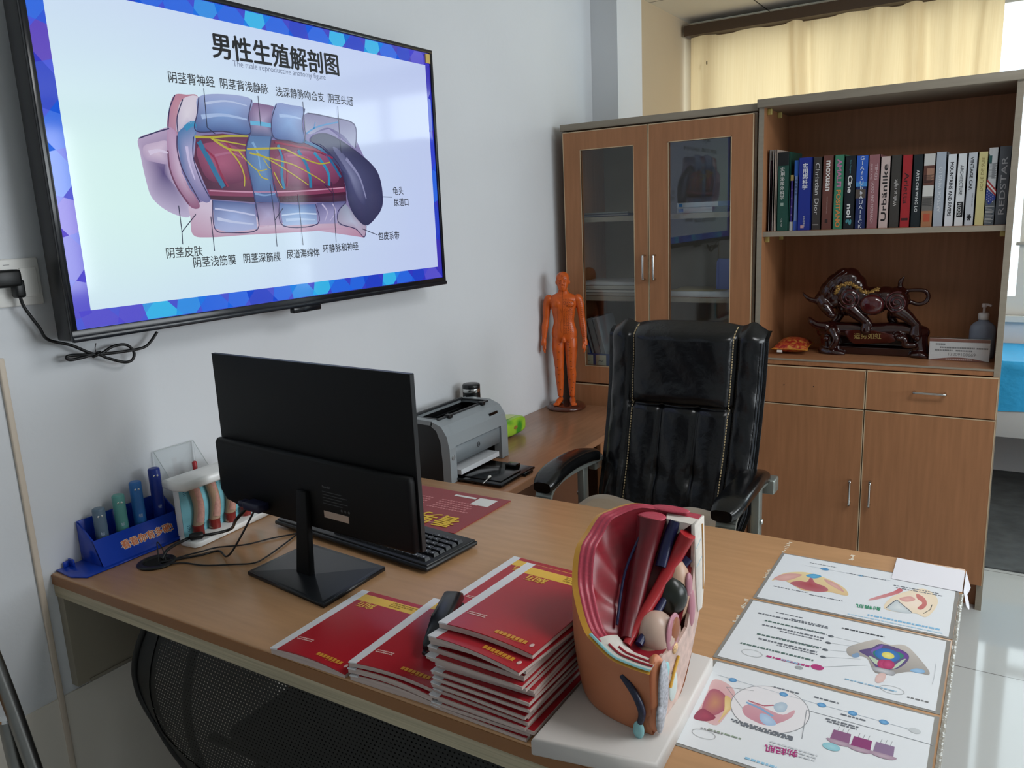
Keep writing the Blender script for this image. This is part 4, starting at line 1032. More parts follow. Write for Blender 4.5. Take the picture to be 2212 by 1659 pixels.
def band(q0, q1, d0, d1): return lambda u, v: ringp(pi*u, q0+(q1-q0)*v, d0+(d1-d0)*v)
def qf(u): return .945 - .035*max(0, 1-abs(u-.20)/.22)
build('fat_layer', MB().grid(lambda u, v: band(1.0, qf(u), 0, .003)(u, v), 60, 3), FAT, t, True)
build('muscle_rim', MB().grid(lambda u, v: (lambda p: (p[0], p[1], p[2]+.0009*math.sin(v*16)*min(1, u*3)))(band(qf(u*.84), .80, .003, .001)(u*.84, v)), 60, 24), MUSL, t, True)
def bowl(u, v):
    tt = pi*u; p = ringp(tt, .80*(1-v)**1.0 if v > 0 else .80, .001)
    f = (v**.75)
    zf = .872
    # hollow wall: bulge outwards below the rim
    q = .80*(1-v) + .05*math.sin(pi*v)
    x0, y0, z0_ = outer(u, 1.0)
    return (XF-.002+(x0-XF)*q, YC+(y0-YC)*q, z0_+.001 + (zf-z0_)*f)
build('cavity', MB().grid(bowl, 50, 24), mat('model cavity', '#8a1d2a', 0.3, noise=((40, 40, 160), 0.12)), t, True)
# flat median face
face = [(.853, 1.012), (.856, .915), (.840, .87), (.805, .82), (.772, .790), (.752, ZB), (.680, ZB), (.660, .82), (.660, .866), (.690, .874), (.720, .866), (.75, .862), (.785, .868), (.803, .90), (.812, .95), (.815, 1.012)]
FM = frame((XF-.004, 0, 0), (0, 1, 0), (0, 0, 1))
build('median_face', MB().prism(face, .0045, M=FM), mat('model cut face', '#c2a79c', 0.45, noise=(60, 0.25)), t, True)
build('sacrum', MB().prism([(.853, 1.0125), (.8575, .915), (.846, .87), (.828, .872), (.822, .90), (.816, .95), (.812, 1.0135)], .006, M=frame((XF-.0038, 0, 0), (0, 1, 0), (0, 0, 1)), bev=.001)
      .add([(XF-.002, .812, 1.0135), (XF-.002, .853, 1.0125), (XF-.052, .846, 1.016), (XF-.040, .812, 1.015), (XF-.036, .810, .985)], [(0, 1, 2, 3), (0, 3, 4)]), BONE, t, True)
build('canal_line', MB().tube(smooth_path([(XF+.0022, .842, 1.004), (XF+.0022, .846, .96), (XF+.0022, .848, .90)], 6), .0016, 6), mat('model ochre', '#b5813a', 0.4), t, True)
build('disc_line', MB().tube([(XF+.0022, .818, .975), (XF+.0022, .838, .983)], .0008, 5).tube([(XF+.0022, .820, .945), (XF+.0022, .842, .953)], .0008, 5), mat('model disc blue', '#9fb4be', 0.4), t, True)
def eflat(c, r, n=24): return MB().ell(c, r, n, 10)
build('back_muscle', eflat((1.268, .838, 1.0205), (.030, .012, .0028)), MUSL, t, True)
ps = MB().tube(smooth_path([(1.252, .806, 1.016), (1.250, .795, .985), (1.250, .765, .945), (1.255, .725, .905), (1.262, .690, .884)], 6), [.021-.00052*i for i in range(25)], 16)
build('psoas_muscle', ps, mat('model dark muscle', '#651820', 0.35, noise=((100, 100, 30), 0.15)), t, True)
build('muscle_cap', eflat((1.252, .806, 1.017), (.021, .019, .0030)), MUSL, t, True)
build('artery', MB().tube(smooth_path([(XF-.006, .806, 1.000), (1.292, .800, .968), (1.280, .765, .932), (1.270, .725, .903), (1.264, .684, .880)], 6), [.0115-.00022*i for i in range(25)], 12), MART, t, True)
build('vein', MB().tube(smooth_path([(1.284, .815, 1.012), (1.278, .800, .985), (1.276, .780, .955)], 6), .0085, 12).tube(smooth_path([(1.290, .772, .925), (1.284, .735, .902), (1.279, .690, .881)], 6), .0055, 10).tube(smooth_path([(1.246, .790, 1.004), (1.232, .755, .95), (1.243, .700, .896)], 6), .0020, 8).tube([(XF-.008, .812, .962), (XF-.016, .803, .95)], .008, 10), MNAVY, t, True)
build('peritoneum', eflat((1.292, .798, .915), (.020, .024, .050)), MBEI, t, True)
build('pelvic_floor', eflat((1.284, .745, .868), (.028, .055, .018)), mat('model dim beige', '#8d6f5c', 0.4), t, True)
build('rectum', eflat((1.289, .780, .914), (.025, .024, .030)), MGRN, t, True)
build('bladder', MB().ell((1.288, .728, .880), (.027, .031, .032), 26, 16), mat('model bladder', '#c3a797', 0.32), t, True)
build('bladder_wall', MB().ell((XF-.002, .735, .884), (.0045, .025, .028), 24, 10), MPNK, t, True)
build('bladder_lining', MB().ell((XF+.0008, .737, .888), (.0030, .016, .018), 20, 8), mat('model ochre dark', '#8a4a1e', 0.4), t, True)
build('prostate', MB().ell((XF+.001, .735, .862), (.0032, .009, .008), 16, 8), mat('model cream spots', '#cfa878', 0.4, noise=(500, 0.5)), t, True)
build('rectal_wall', MB().ell((XF-.002, .797, .928), (.005, .010, .018), 20, 10).ell((XF-.001, .806, .888), (.005, .012, .030), 20, 10), MPNK, t, True)
build('pubic_bone', MB().ell((XF+.0012, .700, .846), (.0035, .012, .013), 18, 8), MTEA, t, True)
fz = lambda u0, q0, q1, dz: (lambda u, v: band(q0+(q1-q0)*v, q0+(q1-q0)*v, dz+.002*math.sin(pi*v), 0)(u0+(1-u0)*u, 0))
build('front_bone', MB().grid(fz(.825, .945, .72, .0030), 24, 10), BONE, t, True)
build('front_muscle', MB().grid(fz(.86, .905, .875, .0050), 20, 3).grid(fz(.88, .835, .805, .0054), 20, 3), MUS, t, True)
build('ligament', MB().grid(fz(.80, .985, .945, .0034), 24, 3), MTEA, t, True)
build('cord_strip', MB().tube(smooth_path([(1.272, .650, .856), (1.293, .6435, .838), (1.302, .644, .815), (1.298, .646, .795)], 6), [.004+.0012*math.sin(pi*i/18) for i in range(19)], 10), mat('model navy mottled', '#20243a', 0.35, noise=(400, 0.6)), t, True)
build('cord_end', MB().ell((1.297, .6445, .787), (.008, .005, .013), 14, 8), MTEA, t, True)
build('front_skin', MB().ell((XF-.004, .674, .832), (.015, .024, .050), 22, 14).ell((XF-.001, .666, .803), (.012, .016, .026), 20, 12), SKIN, t, True)
build('front_cut', MB().ell((XF+.0085, .672, .835), (.0045, .016, .044), 18, 10).ell((XF+.008, .662, .802), (.0048, .011, .023), 18, 10), mat('model mottled cut', '#a7a9b0', 0.45, noise=(260, 0.35)), t, True)
build('yellow_strand', MB().tube(smooth_path([(XF+.003, .745, .845), (XF+.003, .728, .832), (XF+.003, .712, .815)], 5), .0022, 6), mat('model yellow', '#cfa03a', 0.4), t, True)
build('pale_patch', MB().ell((XF+.0005, .728, .808), (.003, .016, .022), 18, 8), mat('model pale', '#c3cfcc', 0.45), t, True)

# ---- three laminated charts and a plain white paper at the corner of the desk
PRINT = picture_mat('chart print', 0.0)
LAM = mix_mat('laminate film', glass_sheet('#e9eaea', 0.05))
GREYP = '#6b7078'
def chart(label, x0, x1, y0, y1, rz=0):
    t = thing('laminated_chart', label, 'chart', ((x0+x1)/2, (y0+y1)/2, DT), 0, 'laminated charts on the desk')
    build('film', MB().box((x0-.006, y0-.005, DT), (x1+.006, y1+.005, DT+.0004)), mat('film rim', '#8d8a85', 0.12, spec=0.6), t, True)
    build('sheet', MB().box((x0, y0, DT+.0003), (x1, y1, DT+.0010)), mat('chart paper', '#dfe2e5', 0.16, spec=0.5), t, True)
    return t
class PR:
    def __init__(s): s.m = MB(); s.k = 0
    def z(s): s.k += 1; return DT+.00115+.000010*s.k
    def shape(s, pts, c, c2=None, sm=True):
        q = smooth2(pts, 4) if sm else pts; z = s.z(); n = len(q); cx = sum(p[0] for p in q)/n; cy = sum(p[1] for p in q)/n
        a = lin(c); b = lin(c2 or c)
        area_ = sum(q[i][0]*q[(i+1) % n][1]-q[(i+1) % n][0]*q[i][1] for i in range(n))
        cr = [((q[i][0]-cx)*(q[(i+1) % n][1]-cy)-(q[i][1]-cy)*(q[(i+1) % n][0]-cx))*(1 if area_ > 0 else -1) for i in range(n)]
        if min(cr) < -1e-9:      # hollow outline: one face, coloured from its far side to its near side
            if area_ < 0: q = q[::-1]
            ys = [p[1] for p in q]; y0_, y1_ = min(ys), max(ys)
            s.m.poly([(p[0], p[1], z) for p in q], 0, [tuple(a[k]+(b[k]-a[k])*(p[1]-y0_)/(y1_-y0_) for k in range(4)) for p in q])
            return s
        for i in range(n):
            p, r = q[i], q[(i+1) % n]
            if area_ < 0: p, r = r, p
            s.m.poly([(cx, cy, z), (p[0], p[1], z), (r[0], r[1], z)], 0, [b, a, a])
        return s
    def ell(s, c, rx, ry, col, c2=None): return s.shape([(c[0]+rx*cos(2*pi*i/20), c[1]+ry*sin(2*pi*i/20)) for i in range(20)], col, c2, False)
    def line(s, pts, w, col):
        z = s.z(); c = lin(col)
        for (a, b), (d, e) in zip(pts[:-1], pts[1:]):
            L = math.hypot(d-a, e-b) or 1e-9; nx, ny = -(e-b)/L*w/2, (d-a)/L*w/2
            s.m.poly([(a+nx, b+ny, z), (a-nx, b-ny, z), (d-nx, e-ny, z), (d+nx, e+ny, z)], 0, c)
        return s
    def ring(s, c, rx, ry, w, col): return s.line([(c[0]+rx*cos(2*pi*i/32), c[1]+ry*sin(2*pi*i/32)) for i in range(33)], w, col)
    def words(s, x0, x1, y, h, col, gap=.0016):
        z = s.z(); c = lin(col); x = x0
        while x < x1:
            w = rnd.choice((.003, .004, .006, .008)); w = min(w, x1-x)
            s.m.poly([(x, y, z), (x+w, y, z), (x+w, y+h, z), (x, y+h, z)], 0, c); x += w+gap
        return s
    def done(s, t): build('printed_picture', s.m, PRINT, t, True)
def heading(t, body, q, c, bold=.02):
    (a, b) = q
    lettering('heading', body, mat('chart ink '+c, c, 0.4), (a[0], a[1], DT+.0013), (b[0], b[1], DT+.0013), (0, 0, 1), t, True, bold=bold, hs=1.1, lift=.0003)
t = chart('laminated chart nearest the cabinets, with a red lens drawing', 1.316, 1.624, 1.147, 1.357)
p = PR()
p.shape([(1.323,1.225),(1.335,1.264),(1.36,1.285),(1.383,1.288),(1.42,1.275),(1.448,1.252),(1.459,1.228),(1.451,1.222),(1.429,1.224),(1.403,1.215),(1.382,1.21),(1.354,1.23),(1.335,1.237)], '#d9b98c', '#e3cf9f')
p.shape([(1.324,1.235),(1.34,1.266),(1.368,1.275),(1.356,1.247),(1.342,1.233)], '#cf9a94', '#dcb0a6').shape([(1.409,1.274),(1.433,1.263),(1.451,1.235),(1.434,1.245),(1.417,1.259)], '#cf9a94', '#dcb0a6')
p.shape([(1.356,1.231),(1.368,1.246),(1.382,1.248),(1.384,1.269),(1.387,1.271),(1.397,1.251),(1.415,1.243),(1.424,1.229),(1.411,1.216),(1.387,1.214),(1.365,1.222)], '#b56a72', '#a84a52')
p.shape([(1.375,1.274),(1.386,1.288),(1.402,1.284),(1.391,1.268)], '#4f9cc6', '#69b0d4')
p.shape([(1.495,1.229),(1.527,1.276),(1.534,1.293),(1.542,1.289),(1.533,1.267),(1.5,1.225)], '#d09a9a', '#c4646c')
p.shape([(1.521,1.204),(1.527,1.25),(1.547,1.286),(1.573,1.312),(1.592,1.297),(1.6,1.269),(1.596,1.229),(1.586,1.2),(1.572,1.207),(1.548,1.199)], '#e6d4b8', '#eedccb')
p.shape([(1.525,1.206),(1.536,1.245),(1.546,1.233),(1.565,1.207),(1.546,1.199)], '#b9c2c6', '#d9dede').shape([(1.54,1.253),(1.556,1.27),(1.565,1.259),(1.551,1.244)], '#d39a94', '#e0b2a8').shape([(1.565,1.286),(1.579,1.273),(1.584,1.248),(1.578,1.226),(1.571,1.229),(1.577,1.252),(1.567,1.267)], '#c06a68', '#cc8078')
p.line([(1.524,1.205),(1.536,1.245),(1.546,1.233),(1.565,1.207)], .0014, '#4a4a50').line([(1.592,1.253),(1.591,1.233),(1.582,1.212)], .0012, '#3a3a3a')
p.ell([(1.401,1.319),(1.401,1.32)][0], .008, .006, '#4f8fc0').line([(1.364,1.319),(1.466,1.319),(1.519,1.321)], .0006, '#a9b4be')
p.ell([(1.466,1.319),(1.466,1.319)][0], .005, .0035, '#7fb0d0')
a = [(1.332,1.202),(1.365,1.206),(1.397,1.205),(1.458,1.202)]
for i in range(3): p.words(a[i][0], a[i+1][0]-.004, a[i][1]-.004*i, .0026, GREYP)
p.words(1.525, 1.60, 1.302, .003, GREYP).words(1.53, 1.605, 1.294, .003, GREYP).words(1.44, 1.51, 1.318, .0024, GREYP).words(1.50, 1.61, 1.163, .0055, '#7fb4d6').words(1.47, 1.615, 1.153, .003, '#a9cbe0').words(1.37, 1.42, 1.335, .002, GREYP)
p.done(t)
heading(t, '射精肌', [(1.516,1.202),(1.477,1.197)], '#2f8f6a')
t = chart('laminated chart in the middle, with pelvic bones and coloured muscles', 1.314, 1.622, .922, 1.131)
p = PR()
p.shape([(1.49,1.024),(1.489,1.042),(1.503,1.063),(1.525,1.087),(1.538,1.081),(1.548,1.08),(1.559,1.087),(1.57,1.086),(1.585,1.065),(1.605,1.028),(1.606,1.014),(1.597,1.013),(1.582,1.011),(1.566,0.998),(1.558,0.989),(1.539,0.984),(1.531,0.994),(1.521,1.019),(1.509,1.023),(1.498,1.015)], '#8d8884', '#c2bab2')
p.shape([(1.506,1.038),(1.522,1.057),(1.534,1.076),(1.567,1.069),(1.576,1.048),(1.564,1.011),(1.539,0.998),(1.522,1.025)], '#5a4a78', '#6a5a8a')
p.shape([(1.522,1.049),(1.529,1.063),(1.536,1.075),(1.534,1.057),(1.527,1.038)], '#7a5aa8').shape([(1.56,1.071),(1.573,1.059),(1.574,1.047),(1.565,1.049),(1.557,1.061)], '#6a3f8f')
p.shape([(1.525,1.044),(1.536,1.056),(1.559,1.062),(1.569,1.052),(1.557,1.033),(1.536,1.027)], '#2f7a6a', '#3f9a80').shape([(1.521,1.03),(1.536,1.022),(1.544,1.011),(1.533,1.01)], '#b9c9b0').shape([(1.556,1.007),(1.566,1.037),(1.572,1.045),(1.564,1.016)], '#b9c9b0')
p.ell([(1.546,1.045),(1.546,1.045)][0], .018, .020, '#2f66a8', '#4a8ac8').ell([(1.547,1.044),(1.547,1.044)][0], .009, .010, '#d9c85a', '#e6dc8a')
p.ell([(1.544,1.015),(1.544,1.015)][0], .0085, .014, '#a83060', '#c24a7a').ell([(1.551,1.017),(1.551,1.017)][0], .0085, .014, '#a83060', '#c24a7a')
p.shape([(1.531,0.999),(1.546,1.002),(1.561,1),(1.561,0.988),(1.547,0.988),(1.534,0.99)], '#9a9a9e', '#c9c9cc').shape([(1.539,0.974),(1.543,0.986),(1.551,0.987),(1.551,0.968),(1.545,0.958),(1.54,0.96)], '#d6b4ae', '#dcc0ba')
p.shape([(1.581,1.015),(1.589,1.025),(1.6,1.024),(1.598,1.014),(1.586,1.012)], '#7fa8cc', '#9fc0dc').shape([(1.498,1.02),(1.505,1.031),(1.509,1.021),(1.502,1.014)], '#7f9ab8')
for (x, y), c in zip([(1.459,1.064),(1.459,1.041),(1.459,1.017),(1.46,0.994)], ('#5a6068',)*4): p.ell((x, y), .0045, .0035, c)
p.ell([(1.458,0.96),(1.458,0.96)][0], .0095, .008, '#b23a78').ell([(1.434,0.946),(1.434,0.946)][0], .006, .005, '#9fa3a6')
for q, w_ in (([(1.459,1.064),(1.505,1.064)], .0006), ([(1.459,1.041),(1.498,1.048)], .0006), ([(1.459,1.017),(1.491,1.027)], .0006), ([(1.46,0.994),(1.512,1.014)], .0006), ([(1.463,0.963),(1.523,1.001)], .001)): p.line(q, w_, '#b4b8bc')
for k, q in enumerate(([(1.361,1.1),(1.406,1.107)], [(1.334,1.074),(1.45,1.099)], [(1.389,1.092),(1.45,1.092)], [(1.351,1.051),(1.448,1.08)], [(1.395,1.065),(1.452,1.065)], [(1.351,1.049),(1.45,1.05)], [(1.382,1.043),(1.45,1.041)], [(1.351,1.004),(1.449,1.027)], [(1.381,1.017),(1.452,1.02)], [(1.357,1),(1.449,1.003)], [(1.388,0.995),(1.451,0.996)], [(1.335,0.973),(1.449,0.976)])):
    (a, b), (c, d) = q; p.words(a, c, (b+d)/2, .0042 if k % 2 else .0026, '#55706a' if k % 4 == 3 else GREYP)
(a, b), (c, d) = [(1.382,0.958),(1.449,0.961)]
p.words(a, c, b-.004, .005, '#b23a78')
for q in ([(1.36,0.954),(1.36,0.954)][0], [(1.564,0.948),(1.564,0.948)][0]): p.ring(q, .016, .010, .0006, '#8a8a8a')
p.words(1.50, 1.57, .945, .003, '#8fb8d2').words(1.405, 1.435, .955, .003, '#8fb8d2').words(1.585, 1.612, .938, .003, '#777777').words(1.47, 1.535, 1.098, .0035, '#44484e')
p.line([(1.613,0.99),(1.614,1.018),(1.613,1.052)], .0007, '#b9bcc0')
p.done(t)
t = chart('laminated chart beside the white slab, with round inset and three plum blocks', 1.318, 1.622, .690, .906)
p = PR()
p.shape([(1.329,0.854),(1.344,0.857),(1.363,0.844),(1.374,0.814),(1.372,0.775),(1.367,0.75),(1.348,0.752),(1.334,0.751),(1.334,0.784),(1.331,0.823)], '#d9b4b4', '#cf9aa0').shape([(1.333,0.824),(1.345,0.832),(1.362,0.816),(1.366,0.788),(1.353,0.765),(1.338,0.774)], '#a85a70', '#c28a6a').shape([(1.357,0.823),(1.37,0.816),(1.374,0.801),(1.369,0.769),(1.367,0.756),(1.366,0.788)], '#d9b878', '#e6cf9a')
p.shape([(1.334,0.751),(1.337,0.777),(1.352,0.773),(1.361,0.765),(1.352,0.752)], '#8f3a52', '#a84a60')
c = [(1.421,0.822),(1.421,0.822)][0]
p.ell(c, .053, .056, '#e3e0e2').shape([(1.387,0.808),(1.399,0.823),(1.422,0.818),(1.441,0.816),(1.452,0.834),(1.453,0.818),(1.443,0.798),(1.427,0.782),(1.41,0.783),(1.394,0.791)], '#c48a98', '#d4a4ac')
p.shape([(1.413,0.805),(1.426,0.804),(1.438,0.79),(1.427,0.782),(1.416,0.79)], '#9fbad8', '#b8cde2').shape([(1.424,0.832),(1.432,0.845),(1.441,0.841),(1.441,0.824),(1.431,0.819)], '#a9bccc', '#c0ced8').line([(1.388,0.821),(1.41,0.816),(1.43,0.806)], .004, '#7fa8cc').line([(1.389,0.826),(1.412,0.824),(1.424,0.832)], .003, '#b86a78')
p.ring(c, .053, .056, .001, '#8a8c90').line([(1.352,0.845),(1.388,0.804)], .0008, '#8a8c90').line([(1.352,0.845),(1.39,0.854)], .0008, '#8a8c90')
p.line([(1.331,0.87),(1.429,0.865),(1.482,0.864),(1.523,0.864),(1.563,0.863),(1.602,0.862)], .0007, '#a9b4be')
for (x, y) in [(1.355,0.867),(1.43,0.865),(1.483,0.864),(1.524,0.864),(1.564,0.863)]: p.ell((x, y), .006, .0055, '#4a86b8', '#7fb4dc')
p.ell([(1.602,0.862),(1.602,0.862)][0], .0075, .006, '#c2c6c8')
p.line([(1.475,0.775),(1.467,0.842),(1.625,0.841)], .0010, '#8f9398')
for (x, y), cl in zip([(1.519,0.803),(1.545,0.801),(1.572,0.802)], ('#8a5a80', '#8a3a70', '#8a7090')):
    p.shape([(x-.011, y+.012), (x+.011, y+.012), (x+.012, y-.012), (x-.012, y-.012)], cl, cl, False).shape([(x-.015, y-.010), (x+.015, y-.010), (x+.009, y-.018), (x-.009, y-.018)], '#a48a9c', '#b9a4b0')
    for d in (-.006, 0, .006): p.line([(x+d, y+.012), (x+d+.001, y+.022)], .0006, '#8a8c90')
p.ell([(1.512,0.776),(1.512,0.776)][0], .011, .008, '#8ac0cc', '#a4d0d8')
for q in ([(1.381,0.767),(1.465,0.775)], [(1.384,0.764),(1.465,0.771)], [(1.396,0.763),(1.465,0.766)], [(1.494,0.834),(1.536,0.832)], [(1.497,0.827),(1.535,0.829)], [(1.413,0.875),(1.449,0.876)], [(1.47,0.878),(1.505,0.877)], [(1.51,0.852),(1.542,0.854)]):
    (a, b), (c2, d) = q; p.words(a, c2, (b+d)/2, .0030, GREYP)
for k in range(3): p.words(1.44, 1.50, .748-.006*k, .0028, '#c4c8cc')
p.words(1.49, 1.60, .7075, .006, '#3f4a5a').words(1.535, 1.60, .6985, .004, '#3f4a5a').words(1.42, 1.46, .700, .004, '#8fc0dc').words(1.575, 1.612, .745, .003, '#777777').words(1.36, 1.405, .735, .003, '#8a9a86')
p.ring([(1.358,0.723),(1.358,0.723)][0], .016, .009, .0006, '#8a8a8a').words(1.35, 1.38, .7335, .002, '#8a8a8a')
p.done(t)
heading(t, '勃起肌', [(1.476,0.746),(1.436,0.739)], '#b0307a')
t = thing('paper_sheet', 'plain white paper lying over the far right desk corner', 'paper', (1.58, 1.385, DT))
PQ = [(1.514,1.428),(1.635,1.411),(1.631,1.323),(1.518,1.326)]
pm = MB().prism([(1.518, 1.330), (1.6345, 1.326), (1.6345, 1.424), (1.516, 1.432)], .0004, M=Matrix.Translation((0, 0, DT+.0016)))
build('sheet', pm, mat('white paper', '#dcdadf', 0.6), t, True)
build('hanging_flap', MB().grid(lambda u, v: (1.6365+.006*v+.005*sin(u*7)*v, 1.33+.094*u, DT+.0018-.042*v*(.55+.45*sin(u*5+.5)**2)), 14, 6), mat('white paper', ''), t, True)
# clear tape strip along the right edge of the desk
t = thing('tape_strip', 'shiny clear tape running along the right desk edge beside the charts', 'tape', (1.636, 1.0, DT))
build('strip', MB().grid(lambda u, v: (1.631+.0062*min(1, v*2)+.0001*sin(u*90), .66+.66*u, DT+.0012-.010*max(0, v-.5)*2+.00015*sin(u*140+v*3)), 120, 4), mat('clear tape', '#8f8a80', 0.12, spec=0.8, bump=(60, 0.4)), t, True)

# ================================================================ executive chair behind the desk
t = thing('executive_chair', 'black leather executive chair with white stitching behind the desk', 'chair', (0.808, 1.80, 0))
SEATC = mat('seat leather', '#0c0d0f', 0.35, bump=(18, 0.2, 4.0))
def backc(v): return Vector((0, 0.225 + 0.165*v + .03*math.sin(v*pi*.9) - .035*max(0, v-.72)**1.0, 0.47 + 0.625*v))
def gauss(x, c, w): return math.exp(-((x-c)/w)**2)
def halfw(v): return .238 + .012*v - .014*max(0, v-.85)/.15*0 - .02*max(0, .12-v)/.12
def front(u, v):
    a = 2*u-1
    d = .034*(1-abs(a)**5)**.5 if abs(a) < 1 else 0
    st = .66 + .02*v
    d -= .016*gauss(abs(a), st, .035)
    d += .008*gauss(abs(a), .84, .12)
    inner = abs(a) < st
    if v > .60:
        if inner: d += .020*min(1, (v-.60)/.05)**.5*(1-(a/st)**6)*max(0.0, 1-max(0, v-.95)/.05*.8)
    else:
        if inner:
            d -= .012*gauss(a, -.24, .028) + .012*gauss(a, .24, .028)
            for c in (-.45, 0, .45): d += .006*gauss(a, c, .14)
            d += .010*gauss(a, -.24, .10)*gauss(v, .26, .05)*-1 + .010*gauss(a, .24, .10)*gauss(v, .26, .05)*-1
        d -= .014*gauss(v, .597, .012)*(1 if inner else 0)
    d += .0018*math.sin(40*v+9*a*a)*gauss(abs(a), .86, .14) + .0012*math.sin(23*v+14*a)*(1 if inner else .5)
    top = .014*gauss(abs(a), .84, .09)*(1-abs(a)**10)-.010*abs(a)**14 + .010*(1-min(1, abs(a)/st)**4) - .004
    p = backc(v); e = max(0, (v-.93)/.07)
    return (a*halfw(v), p.y - d*(1-e**2*.9) + .030*e*e, p.z + top*e*(1+.2*e))
def rear(u, v):
    a = 2*u-1; p = backc(v); f = front(u, v)
    return (a*halfw(v)*1.0, max(f[1], p.y) + .055*(1-abs(a)**4)**.5*(1-max(0, (v-.9)/.1)**2*.85), f[2] if v > .93 else p.z)
b = MB(); nu, nv = 72, 90
b.grid(front, nu, nv); b.grid(rear, nu, nv, flip=True)
for f in (0.0, 1.0):
    b.grid(lambda u, v: tuple(Vector(front(f, v))*(1-u)+Vector(rear(f, v))*u + Vector(((.012 if f else -.012)*math.sin(pi*u), 0, 0))), 6, nv, flip=bool(1-f))
b.grid(lambda u, v: tuple(Vector(front(u, 1))*(1-v)+Vector(rear(u, 1))*v), nu, 3)
b.grid(lambda u, v: tuple(Vector(front(u, 0))*(1-v)+Vector(rear(u, 0))*v), nu, 3, flip=True)
bk = build('backrest', b, LEATHER, t)
for sgn in (-1, 1):
    s = MB(); k = 0
    while k < 74:
        v0 = .02 + k*.0132; v1 = v0 + .0088
        def sp(v):
            a = sgn*(.66+.02*v+.028*(-1)); u = (a+1)/2; q = front(u, min(v, 1)); return Vector((q[0], q[1]-.0018, q[2]))
        if v1 < 1: s.tube([sp(v0), sp(v1)], .0019, 5)
        k += 1
    st = build('stitching', s, mat('cream thread', '#c9b48a', 0.6), bk); st['label'] = 'cream contrast stitching'
for sgn in (1,):
    s = MB()
    for off in (.965, .985): s.tube([Vector(front((sgn*off+1)/2, v)) + Vector((.004*sgn, .004 if off > .97 else -.001, 0)) for v in [i/40 for i in range(2, 38)]], .0016, 5)
    build('side_seam', s, mat('seam grey', '#2c3138', 0.4), bk)
build('seat', MB().box((-.25, -.255, .38), (.25, .26, .475), bev=.035, seg=4), SEATC, t)
build('mechanism', MB().box((-.12, -.12, .33), (.12, .12, .385)), BLACKP, t)
build('gas_column', MB().lathe([(.028, .09), (.028, .22), (.020, .22), (.020, .34)], 18), CHROME, t)
for k in range(5):
    a = 2*pi*k/5+.3
    l = build('base_leg', MB().tube([(0, 0, .10), (.30*cos(a), .30*sin(a), .075)], [.028, .018], 10), STEEL, t)
    build('caster', MB().cyl((.30*cos(a)-.02*sin(a), .30*sin(a)+.02*cos(a), .030), (.30*cos(a)+.02*sin(a), .30*sin(a)-.02*cos(a), .030), .030), BLACKP, l)
GREYM = mat('grey arm metal', '#8b918c', 0.35, metal=.6)
for sgn in (-1, 1):
    x = sgn*.272 + (-.004 if sgn < 0 else .0)
    P = [(x, .275, .665), (x, .20, .682), (x+sgn*.004, .10, .688), (x+sgn*.002, .0, .683), (x-sgn*.006, -.085, .664)]
    Q = smooth_path(P, 8)
    pd = MB(); n = 20; W = []
    for i, q in enumerate(Q):
        f = i/(len(Q)-1); w = .036*min(1, math.sin(min(1, f*6+.25)*pi/2))*min(1, .62+.38*math.sin(min(1, (1-f)*5)*pi/2)) + .006*f; h = .021*(.75+.25*math.sin(min(1, (1-f)*6)*pi/2))
        ring = []
        for j in range(n):
            a = 2*pi*j/n; e = lambda c: math.copysign(abs(c)**.6, c)
            ring.append((q.x+w*e(cos(a)), q.y, q.z+h*e(sin(a))))
        W.append(ring)
    vs = [p for r_ in W for p in r_]; fs = []
    for i in range(len(W)-1):
        for j in range(n): fs.append((i*n+j, i*n+(j+1) % n, (i+1)*n+(j+1) % n, (i+1)*n+j))
    pd.add(vs, fs, 0, True); pd.add(W[0], [list(range(n))]); pd.add(W[-1], [list(range(n))[::-1]])
    ap = build('arm_pad', pd, mat('arm leather', '#0a0b0c', 0.20, bump=(30, 0.12)), t)
    fm = MB()
    fp = [(x, .31, .650), (x, .24, .655), (x, .10, .664), (x, .0, .660), (x, -.060, .636), (x, -.070, .56), (x, -.055, .40), (x, -.03, .36)]
    Q = smooth_path(fp, 6)
    for i in range(len(Q)-1):
        a_, b_ = Q[i], Q[i+1]; w = .026; d = (b_-a_).normalized(); nrm = Vector((0, -d.z, d.y))*.006
        vs = [(a_.x-w, *(a_+nrm).yz), (a_.x+w, *(a_+nrm).yz), (a_.x+w, *(a_-nrm).yz), (a_.x-w, *(a_-nrm).yz), (b_.x-w, *(b_+nrm).yz), (b_.x+w, *(b_+nrm).yz), (b_.x+w, *(b_-nrm).yz), (b_.x-w, *(b_-nrm).yz)]
        fm.add(vs, [(0,1,5,4),(1,2,6,5),(2,3,7,6),(3,0,4,7)])
    fr = build('arm_frame', fm, GREYM, t)
    build('arm_post', MB().box((x-.012+sgn*.008, .19, .36), (x+.012+sgn*.008, .225, .665), bev=.003).box((x-.014, .26, .615), (x+.030*(1 if sgn > 0 else 0)+.014, .315, .66), bev=.005), GREYM, t)
    build('arm_bracket', MB().box((min(x, x-sgn*.14), -.05, .345), (max(x, x-sgn*.14), .20, .362)), GREYM, t)
    build('post_bolt', MB().ell((x+sgn*.024, .205, .55), (.005, .009, .009), 12, 8), CHROME, t)
pk = MB().box((-.300, -.0785, .50), (-.252, -.0765, .62))
build('pink_tag', pk, mat('pink tag', '#b98394', 0.6), t)
